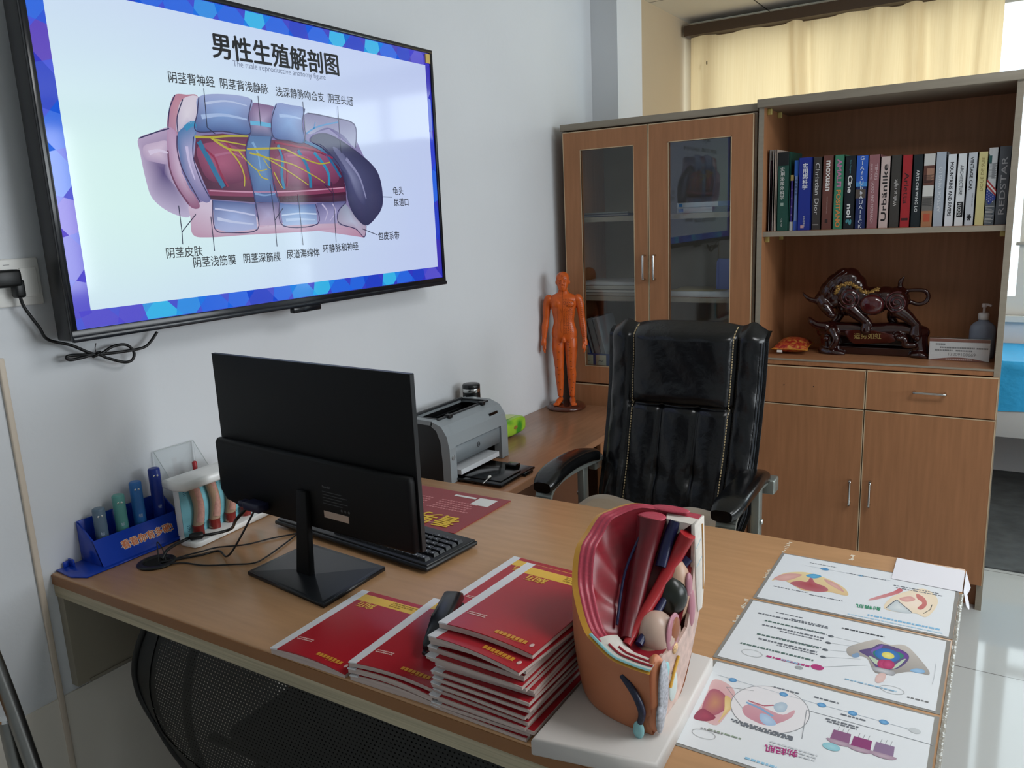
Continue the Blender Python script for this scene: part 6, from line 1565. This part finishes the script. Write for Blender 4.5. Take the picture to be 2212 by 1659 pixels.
t = book('collage book of newsprint and brown pictures', [(1.39,1.35),(1.424,1.348)], [(1.406,1.597),(1.406,1.597)], '#9a938c', (), extra=((0, .16, 0, 1, '#c9c9c6'), (.16, .43, 0, 1, '#5f3a30'), (.20, .36, .3, .95, '#a07a66'), (.43, .58, 0, 1, '#cfcfcb'), (.58, .78, 0, 1, '#6f6c68'), (.78, 1, 0, 1, '#a87856'), (.82, .93, .2, .8, '#b5543a')))
m = MB(); q = [(1.39,1.349),(1.424,1.348)]
for k in range(9):
    z = 1.352 + .1745 - .003*k; m.box((q[0][0]+.002, BKY-.0006, z-.0012), (q[1][0]-.002-(k % 3)*.004, BKY-.0003, z))
    z = 1.352+.1745*.555-.003*k; m.box((q[0][0]+.002, BKY-.0006, z-.0012), (q[1][0]-.003-(k % 2)*.003, BKY-.0003, z))
build('newsprint_line', m, INK, t, True)
book('pale grey blue book with white capitals running up', [(1.425,1.35),(1.459,1.349)], [(1.44,1.6),(1.44,1.6)], '#aab4c0', (('ARTS CHI WING LO', .20, .80, 'up', '#dfe4e8', .28),))
book('white book with heavy black capitals', [(1.46,1.351),(1.49,1.35)], [(1.472,1.59),(1.472,1.59)], '#dde2e8', (('MOUNTAINS AND RIVERS', .11, .86, 'down', '#1a1c20', .36, .022),))
book('white book with thin title and a boxed word', [(1.49,1.351),(1.52,1.35)], [(1.5,1.59),(1.5,1.59)], '#e2e7ea', (('ARCHITECTURE', .16, .57, 'down', '#3a3e44', .34), ('FLOOR', .685, .86, 'down', '#dfe2e4', .34)), extra=((.665, .88, .24, .86, '#16181c'),))
book('pale grey book with bold black title and a small rosette', [(1.52,1.352),(1.55,1.351)], [(1.532,1.591),(1.532,1.591)], '#c9d0d8', (('VINTAGE CAR', .06, .51, 'down', '#1f2226', .32, .018, .45), ('DARK AND RED', .56, .74, 'down', '#5a6068', .10, 0, .72), ('✱', .84, .93, 'down', '#16181c', .42, .02)))
book('pale yellow book with thin brown capitals', [(1.55,1.353),(1.58,1.352)], [(1.562,1.591),(1.562,1.591)], '#d6ce92', (('DOUE DE SUIE', .07, .53, 'up', '#8a7b45', .30),))
t = book('tall newspaper print book with a stars and stripes ribbon', [(1.58,1.353),(1.608,1.352)], [(1.592,1.602),(1.592,1.602)], '#ced3d6', (), extra=((.0, .08, .0, .4, '#c6c9ca'), (.10, .20, 0, .35, '#2c5a5a'), (.66, 1, 0, 1, '#59626a')))
x0, x1 = xs([(1.58,1.353),(1.608,1.352)]); zt = ([(1.592,1.602),(1.592,1.602)])[0][1]; H = zt-SZ
def FP(u, a): return (x0+(x1-x0)*u, BKY-.0009, zt-H*a)
fl = MB()
for k, c in enumerate((0, 1, 0)): fl.poly([FP(0, .40+.03*k), FP(0, .43+.03*k), FP(1, .57+.03*k), FP(1, .54+.03*k)], c)
fl.poly([FP(0, .52), FP(0, .66), FP(.35, .74), FP(1, .66), FP(1, .63)], 2)
build('ribbon', fl, [mat('ribbon red', '#a82f35', .5), WHITE, mat('ribbon blue', '#2a3f8f', .5)], t, True)
st = MB()
for i in range(4):
    for j in range(4):
        u, a = .12+.2*i, .565+.035*j+.02*i
        if a > .70: continue
        c = FP(u, a); st.poly([(c[0]+(.0022 if k % 2 == 0 else .0009)*cos(pi/2+k*pi/5), BKY-.0013, c[2]+(.0022 if k % 2 == 0 else .0009)*sin(pi/2+k*pi/5)) for k in range(10)])
build('star', st, WHITE, t, True)
nl = MB()
for k in range(26):
    a = .20+.0077*k
    nl.box((x0+.004+.008*(k % 2), BKY-.0006, zt-H*a-.0009), (x1-.002-(k % 4)*.002, BKY-.0003, zt-H*a))
for k in range(12):
    a = .76+.019*k; nl.box((x0+.001, BKY-.0007, zt-H*a-.0010), (x1-.002-(k % 3)*.003, BKY-.0004, zt-H*a), 1)
build('newsprint_line', nl, [mat('newsprint grey', '#5a5f64', .6), WHITE], t, True)
book('tall dark grey book at the right end with serif capitals', [(1.608,1.354),(1.646,1.353)], [(1.626,1.604),(1.626,1.604)], '#565b62', (('REDSTAR', .13, .87, 'up', '#b9bcc0', .46),))

# ---- carved bull on a root-wood stand
CB = mat('carved rosewood', '#2a0d0b', 0.14, spec=.6, coat=.6); CBR = mat('carved rosewood red', '#48161a', 0.12, spec=.6, coat=.6)
t = thing('bull_carving', 'glossy dark red carved bull charging on a root stand', 'carving', (1.24, 3.03, CT))
h = MB(); YC_ = 3.035
S = .000275
def chain(pts, rs, ys=None, flat=.55, n=16):
    P = [(p[0], YC_+(ys[i] if ys else 0), p[1]) for i, p in enumerate(pts)]
    m_ = MB().tube(smooth_path(P, 4), [r*S for r in _interp(rs, 4)], n)
    h.add(m_.v, m_.f, 0, True)
    for i in (0, -1): h.ell(P[i], rs[i]*S*.98, 16, 10)
def bb(c, rx, rz, y=0, ry=.03): h.ell((c[0], YC_+y, c[1]), (rx*S, ry, rz*S), 24, 16)
for q, rx, rz, ry in (([(1.062,1.089),(0.909,1.241)], 110, 130, .036), ([(1.082,1.113),(0.909,1.241)], 140, 165, .042), ([(1.106,1.135),(0.909,1.241)], 160, 185, .046), ([(1.133,1.154),(0.909,1.241)], 165, 185, .046), ([(1.156,1.16),(0.909,1.241)], 140, 165, .042), ([(1.176,1.138),(0.909,1.241)], 140, 160, .042), ([(1.098,1.089),(0.909,1.241)], 130, 150, .038),
                      ([(1.156,1.095),(0.909,1.241)], 190, 200, .050), ([(1.198,1.091),(0.909,1.241)], 180, 175, .048), ([(1.238,1.086),(0.909,1.241)], 175, 180, .048), ([(1.279,1.092),(0.909,1.241)], 165, 165, .046), ([(1.317,1.087),(0.909,1.241)], 165, 175, .048), ([(1.145,1.052),(0.909,1.241)], 120, 110, .034), ([(1.326,1.056),(0.909,1.241)], 110, 110, .034)):
    bb(q[0], rx, rz, 0, ry)
bb(([(1.158,1.094),(0.909,1.241)])[0], 150, 165, -.022, .028); bb(([(1.32,1.08),(0.909,1.241)])[0], 150, 165, -.022, .028); bb(([(1.239,1.072),(0.909,1.241)])[0], 165, 150, -.020, .038)
chain([(1.057,1.086),(1.073,1.061),(1.089,1.04),(1.1,1.027)], [105, 88, 66, 46], (-.012, -.024, -.034, -.038))
bb(([(1.1,1.029),(0.909,1.241)])[0], 52, 42, -.040, .014); bb(([(1.073,1.067),(0.909,1.241)])[0], 34, 26, -.042, .010)
chain([(1.041,1.081),(1.015,1.088),(0.996,1.104),(0.989,1.116)], [42, 32, 20, 6], (-.03, -.035, -.035, -.03), n=12); chain([(1.058,1.091),(1.048,1.102),(1.043,1.116)], [36, 24, 8], (.01, .014, .018), n=12)
chain([(1.165,1.055),(1.191,1.032),(1.219,1.008),(1.227,0.999)], [105, 85, 62, 58], (-.025, -.028, -.030, -.030)); chain([(1.224,1),(1.221,0.985),(1.221,0.973)], [60, 72, 78], (-.03, -.03, -.03))
chain([(1.125,1.052),(1.116,1.019),(1.101,0.996),(1.086,0.979)], [90, 62, 52, 56], (.02, .02, .02, .02))
chain([(1.326,1.051),(1.355,1.031),(1.38,1.008),(1.39,0.998)], [110, 82, 60, 52], (-.025, -.026, -.028, -.028)); chain([(1.391,0.999),(1.389,0.979),(1.389,0.964)], [52, 72, 84], (-.028, -.028, -.028))
chain([(1.312,1.051),(1.299,1.016),(1.315,0.99),(1.32,0.974)], [95, 60, 50, 60], (.025, .03, .03, .03))
chain([(1.34,1.088),(1.367,1.078),(1.39,1.072),(1.413,1.08),(1.421,1.102),(1.408,1.12),(1.378,1.123),(1.346,1.122),(1.328,1.134),(1.328,1.155),(1.339,1.173)], [42, 30, 28, 28, 28, 28, 26, 24, 30, 34, 6], n=12)
bull = fuse(h, .0022, 4, .5)
bo = build('bull', bull, CB, t, True)
bvb = BVHTree.FromPolygons([tuple(v) for v in bull.v], bull.f)
def onb(x, z, off=.001):
    r_ = bvb.ray_cast(Vector((x, 2.8, z)), Vector((0, 1, 0)))
    return Vector((x, (r_[0].y if r_[0] is not None else YC_)-off, z))
def spiral(c, r0, turns, w, ph):
    P = []
    for i in range(int(turns*18)+1):
        a = ph+2*pi*i/18; r = r0*(1-.86*i/(turns*18)); P.append(onb(c[0]+r*cos(a)*1.0, c[1]+r*sin(a), .0012))
    return MB().tube(P, w, 7)
build('shoulder_swirl', spiral(([(1.16,1.094),(0.909,1.241)])[0], .040, 2.4, .0030, 3.6), CBR, t, True)
build('haunch_swirl', spiral(([(1.321,1.08),(0.909,1.241)])[0], .040, 2.6, .0032, 1.2), CBR, t, True)
c = ([(1.239,1.072),(0.909,1.241)])[0]; y_ = onb(*c).y
build('belly_ball', MB().ell((c[0], y_+.012, c[1]), (.042, .020, .038), 30, 18), CBR, t, True)
build('belly_ring', MB().tube([onb(c[0]+.047*cos(2*pi*k/36), c[1]+.041*sin(2*pi*k/36), .0) for k in range(36)], .0028, 7, closed=True), CB, t, True)
gp = smooth_path([(a, 0, b) for a, b in [(1.112,1.114),(1.119,1.134),(1.139,1.145),(1.161,1.149),(1.181,1.137),(1.202,1.123),(1.222,1.117),(1.243,1.123),(1.253,1.127)]], 6)
g = MB()
for k, q in enumerate(gp):
    for j in range(2):
        p = onb(q.x+rnd.uniform(-.004, .004), q.z+rnd.uniform(-.005, .005), .0005)
        g.ell((p.x, p.y, p.z), (.0062*rnd.uniform(.7, 1.1), .0036, .0054*rnd.uniform(.7, 1.1)), 8, 5)
build('coin_garland', g, mat('old gold', '#94733c', .38, metal=.5, noise=(260, .5)), t, True)
m = MB()
for k, q in enumerate(([(1.061,1.113),(1.08,1.148),(1.11,1.178),(1.134,1.197)], [(1.072,1.1),(1.091,1.138),(1.118,1.167),(1.145,1.189)], [(1.085,1.089),(1.101,1.127),(1.126,1.157),(1.155,1.178)], [(1.098,1.089),(1.112,1.122),(1.134,1.149),(1.16,1.165)])):
    m.tube([onb(p.x, p.z, .0004) for p in smooth_path([(a_, 0, b_) for a_, b_ in q], 6)], .0022, 6)
build('mane_ridge', m, CB, t, True)
h = MB()
chain([(1.066,0.965),(1.153,0.968),(1.253,0.969),(1.349,0.975),(1.41,0.967)], [110, 115, 110, 110, 90], (.0, .0, .0, 0, 0))
chain([(1.087,0.968),(1.088,0.927),(1.095,0.885),(1.103,0.873)], [130, 120, 130, 120]); chain([(1.396,0.964),(1.4,0.927),(1.407,0.893),(1.412,0.879)], [120, 110, 115, 105])
chain([(1.076,0.979),(1.044,0.986),(1.023,1),(1.015,1.01)], [80, 55, 45, 30], (-.02, -.025, -.025, -.02)); chain([(1.415,0.962),(1.422,0.973),(1.423,0.977)], [40, 30, 14])
chain([(1.102,0.969),(1.119,0.937),(1.104,0.905)], [70, 50, 40], (-.03, -.045, -.045)); chain([(1.331,0.956),(1.355,0.944),(1.356,0.925),(1.387,0.924)], [60, 50, 40, 40], (-.03, -.04, -.04, -.035))
chain([(1.069,0.887),(1.105,0.88),(1.139,0.878)], [70, 70, 50], (-.02, -.03, -.03)); chain([(1.384,0.884),(1.41,0.886),(1.429,0.88)], [50, 60, 40], (-.02, -.03, -.03))
for k, q in enumerate([(1.104,0.905),(1.083,0.938),(1.397,0.952),(1.336,0.95)]): bb(q, 40, 40, -.045, .012)
h.box((1.10, 3.02, CT), (1.42, 3.10, CT+.03)); h.box((1.10, 3.06, CT), (1.42, 3.075, CT+.08))
for i in range(len(h.v)):
    if h.v[i].z < CT: h.v[i] = Vector((h.v[i].x, h.v[i].y, CT))
base = fuse(h, .0025, 3, .5)
for i in range(len(base.v)):
    if base.v[i].z < CT+.0006: base.v[i] = Vector((base.v[i].x, base.v[i].y, CT+.0002))
build('stand', base, CB, t, True)
pl = smooth2([(1.148,0.967),(1.191,0.974),(1.253,0.973),(1.297,0.965),(1.326,0.953),(1.317,0.933),(1.255,0.926),(1.193,0.921),(1.167,0.93)], 5)
build('plaque', MB().prism([(p[0], p[1]) for p in pl], .012, M=frame((0, YC_-.026, 0), (1, 0, 0), (0, 0, 1)), bev=.003), mat('plaque', '#43140f', .25, coat=.4), t, True)
(a, b), (c, d) = [(1.181,0.942),(1.276,0.945)]
lettering('inscription', '运势如虹', mat('inscription gold', '#a08a50', .4), (a, YC_-.0385, b), (c, YC_-.0385, d), (0, -1, 0), t, True, lift=.0004)

# ---- brocade pillow, notice in a clear stand, hand gel
t = thing('brocade_pillow', 'small orange and gold brocade pillow left of the bull carving', 'pillow', (.953, 3.03, CT), R(4))
def brocade(nt):
    p = nt.nodes.new('ShaderNodeBsdfPrincipled'); tc = nt.nodes.new('ShaderNodeTexCoord'); n = nt.nodes.new('ShaderNodeTexNoise'); r = nt.nodes.new('ShaderNodeValToRGB')
    n.inputs['Scale'].default_value = 38; n.inputs['Detail'].default_value = 3; n.inputs['Distortion'].default_value = 1.6
    e = r.color_ramp.elements; e[0].color = lin('#8f1c1e'); e[0].position = .36; e[1].color = lin('#c08a3a'); e[1].position = .62
    k = e.new(.50); k.color = lin('#b5482a')
    nt.links.new(tc.outputs['Object'], n.inputs['Vector']); nt.links.new(n.outputs[0], r.inputs[0]); nt.links.new(r.outputs[0], p.inputs['Base Color']); p.inputs['Roughness'].default_value = .4
    return p.outputs[0]
PX, PY = .066, .098
def pil(sgn): return lambda u, v: (PX*(2*u-1)*(1-.10*(1-abs(2*v-1)**2)), PY*(2*v-1)*(1-.08*(1-abs(2*u-1)**2)), .022+sgn*(.021 if sgn < 0 else .032)*((1-abs(2*u-1)**2.6)*(1-abs(2*v-1)**2.6))**.6)
build('cushion', MB().grid(pil(1), 24, 28).grid(pil(-1), 24, 28, flip=True), mix_mat('brocade', brocade), t)
ed = [pil(1)(i/12, 0) for i in range(13)]+[pil(1)(1, i/12) for i in range(1, 13)]+[pil(1)(1-i/12, 1) for i in range(1, 13)]+[pil(1)(0, 1-i/12) for i in range(1, 12)]
build('piping', MB().tube(ed, .0020, 6, closed=True), mat('gold cord', '#c98a2c', .4), t)
build('care_tag', MB().box((-.046, -PY-.0008, .010), (-.026, -PY+.002, .019)), WHITE, t)

t = thing('notice_stand', 'clear acrylic stand with a printed white notice on the counter', 'notice', (1.54, 3.0, CT))
x0, x1, zt, yb = 1.436, 1.628, CT+.082, 2.985
build('holder', MB().box((x0, yb-.002, CT), (x1, yb, zt)).box((x0, yb-.002, zt-.0012), (x1, yb+.028, zt)).box((x0, yb+.027, CT), (x1, yb+.0285, zt)), ACR, t, True)
build('notice', MB().box((x0+.002, yb+.0004, CT+.001), (x1-.002, yb+.0012, zt-.002)), mat('notice paper', '#eceeef', .5), t, True)
nb = MB().box((x0+.002, yb-.0002, zt-.014), (x1-.002, yb+.0003, zt-.003))
nb.poly([(x0+.004+(x1-x0-.008)*i/16, yb-.0002, CT+.001+.012*sin(pi*i/16)) for i in range(17)])
build('brown_band', nb, mat('notice brown', '#8f6258', .5), t, True)
m = MB()
for k, (xa, xb, dz) in enumerate(((.022, .050, .064), (.036, .142, .052), (.150, .182, .052), (.020, .075, .042), (.086, .134, .042))):
    x = x0+xa
    while x < x0+xb: m.box((x, yb-.0002, CT+dz-.0015-.006), (x+.004, yb, CT+dz-.002)); x += .0052
build('notice_print', m, mat('notice grey', '#8f9294', .5), t, True)
lettering('notice_number', '13209100669', mat('notice grey', ''), (x0+.064, yb, CT+.0185), (x0+.148, yb, CT+.0185), (0, -1, 0), t, True, lift=.0004)
for k in range(1):
    m = MB(); x = x0+.056
    while x < x0+.138: m.box((x, yb-.0006, CT+.0035), (x+.0045, yb-.0003, CT+.0080)); x += .0060
    build('band_print', m, mat('band print', '#c9b4ae', .5), t, True)

t = thing('sanitizer_bottle', 'translucent hand gel pump bottle behind the notice', 'bottle', (1.598, 3.075, CT))
GEL = mat('gel plastic', '#9aa3b3', .25, trans=.25)
build('bottle', MB().lathe([(.036, 0), (.041, .004), (.042, .03), (.042, .100), (.039, .116), (.028, .128), (.0165, .134), (.0165, .140)], 32, sy=.62), GEL, t)
build('collar', MB().lathe([(.0165, .140), (.0175, .141), (.0175, .160), (.0155, .163)], 24), WHITE, t)
build('pump', MB().lathe([(.0045, .163), (.0045, .182), (.009, .184), (.009, .194), (.007, .197)], 18).tube([(0, 0, .192), (.012, -.004, .193), (.022, -.007, .189)], [.006, .005, .004], 10), mat('pump white', '#cfc3bd', .4), t)
hw = MB()
for k in range(7): hw.tube([(-.030+.009*k, -.0262, .045), (-.027+.009*k, -.0262, .055-.003*(k % 2)), (-.025+.009*k, -.0262, .046+.003*(k % 3))], .0009, 5)
build('handwriting', hw, INK, t)

# ================================================================ things behind the cabinet glass
def flat_box(nm, label, cat, a, b, c, parts=(), grp=None, rz=0):
    t = thing(nm, label, cat, ((a[0]+b[0])/2, (a[1]+b[1])/2, a[2]), 0, grp)
    build('body', MB().box(a, b, bev=min(.002, (b[2]-a[2])*.3)), mat('box '+c, c, .5), t, True)
    for nm2, a2, b2, c2 in parts: build(nm2, MB().box(a2, b2), mat('box '+c2, c2, .5), t, True)
    return t
flat_box('boxed_book', 'white and blue box lying on top behind the right glass door', 'box', (.505, 2.93, 1.4545), (.735, 3.10, 1.474), '#c3ccd2', (('blue_end', (.675, 2.9295, 1.455), (.7352, 3.0, 1.4735), '#4a6aa0'), ('badge', (.515, 2.9293, 1.458), (.530, 2.931, 1.470), '#2f78b8')))
flat_box('boxed_book', 'white and navy box lying underneath behind the right glass door', 'box', (.508, 2.925, 1.4325), (.740, 3.10, 1.4540), '#b4bcc2', (('navy_end', (.655, 2.9245, 1.433), (.7402, 3.0, 1.4538), '#22304f'), ('badge', (.515, 2.9243, 1.437), (.535, 2.926, 1.450), '#3f6ab0')))
flat_box('binder', 'flat dark binder on the upper shelf behind the left glass door', 'binder', (.075, 2.935, 1.4325), (.30, 3.10, 1.444), '#3a4260', (('paper_edge', (.08, 2.9345, 1.4365), (.29, 2.94, 1.4405), '#8c8c90'),))
flat_box('paper_pile', 'grey white paper lying on the binder behind the left glass', 'papers', (.085, 2.94, 1.4445), (.29, 3.10, 1.451), '#8f9494')
for k, (z0_, z1_, c, lb) in enumerate(((1.0985, 1.112, '#a9a49a', 'lowest pile of papers behind the left glass door'), (1.1123, 1.124, '#c9c7c0', 'second pile of papers behind the left glass door'), (1.1243, 1.142, '#b7b4aa', 'third pile of papers behind the left glass door'), (1.1423, 1.158, '#c6c8c8', 'topmost curling papers behind the left glass door'))):
    t = thing('paper_pile', lb, 'papers', (.2, 3.0, z0_), 0, 'paper piles behind the left glass')
    def wav(u, v, z): return (.062+.28*u, 2.915+.004*k+.2*v, z+.0008*sin(u*6+k*2)*(1-v)*(k/3))
    m = MB().grid(lambda u, v: wav(u, v, z1_-.001), 16, 6).grid(lambda u, v: wav(u, v, z0_+.001 if k else z0_+.0002), 16, 6, flip=True)
    m.grid(lambda u, v: tuple(Vector(wav(u, 0, z0_+.001))*(1-v)+Vector(wav(u, 0, z1_-.001))*v), 16, 3)
    build('sheets', m, mat('pile '+c, c, .8), t, True)
flat_box('paper_pile', 'thick white paper stack on the lower shelf behind the right glass', 'papers', (.47, 2.915, 1.0985), (.76, 3.13, 1.121), '#c9ccce')
flat_box('paper_sheet', 'yellowish sheet on the white stack behind the right glass', 'paper', (.475, 2.93, 1.1213), (.70, 3.12, 1.1225), '#b0a378')
t = thing('blue_folder', 'blue plastic folder standing on the right glass shelf', 'folder', (.715, 3.0, 1.123))
build('cover', MB().prism([(.650, 1.1232), (.70, 1.1232), (.78, 1.1235), (.78, 1.245), (.660, 1.248), (.652, 1.235)], .012, M=frame((0, 3.0, 0), (1, 0, 0), (0, 0, 1)), bev=.003), mat('folder blue', '#5a70c0', .4), t, True)
build('sheets', MB().box((.66, 3.0005, 1.126), (.775, 3.006, 1.24)), PAPER, t, True)
t = thing('file_box', 'blue file box with cream labels at the cabinet bottom', 'file box', (.19, 2.98, .7165))
build('box', MB().box((.045, 2.92, .7165), (.335, 2.924, .842)).box((.045, 3.12, .7165), (.335, 3.124, .80)).box((.045, 2.92, .7165), (.049, 3.124, .84)).box((.331, 2.92, .7165), (.335, 3.124, .84)).box((.045, 2.92, .7165), (.335, 3.124, .720)), mat('file box blue', '#39558c', .45), t, True)
for x in (.072, .135, .275):
    l = build('label_card', MB().box((x, 2.9185, .785), (x+.050, 2.9198, .836), bev=.0004), mat('cream card', '#c2bda2', .6), t, True)
    build('card_print', MB().tube([(x+.014, 2.918, .808), (x+.020, 2.918, .814), (x+.026, 2.918, .808), (x+.036, 2.918, .811)], .0012, 5), INK, l, True)
for k, (x, w, tilt, c, hgt, lb) in enumerate(((.098, .020, 15, '#2f5aa0', .16, 'blue folder leaning leftmost in the file box'), (.121, .014, 15, '#4a4d50', .26, 'dark grey folder second from the left in the file box'), (.1375, .026, 15, '#7a8286', .27, 'grey folder third from the left in the file box'),
                              (.1665, .022, 15, '#a9b4bc', .27, 'pale folder with paper edges in the file box'), (.272, .040, 35, '#bfc2c4', .15, 'white box file leaning at the right of the file box'))):
    t = thing('file_folder', lb, 'folder', (x+.015, 2.95, .7205), 0, 'folders in the file box')
    M_ = Matrix.Translation((x+.02, 2.93, .7265+.012*(k == 4)+.003*k)) @ Matrix.Rotation(R(-tilt), 4, 'Y')
    build('cover', MB().box((0, 0, 0), (w, .17, hgt), M=M_, bev=0), mat('folder '+c, c, .5), t, True)
    build('sheets', MB().box((.003, -.0012, .003), (w-.004, .0, hgt-.004), M=M_), mat('folder sheet', '#8d9496', .7), t, True)
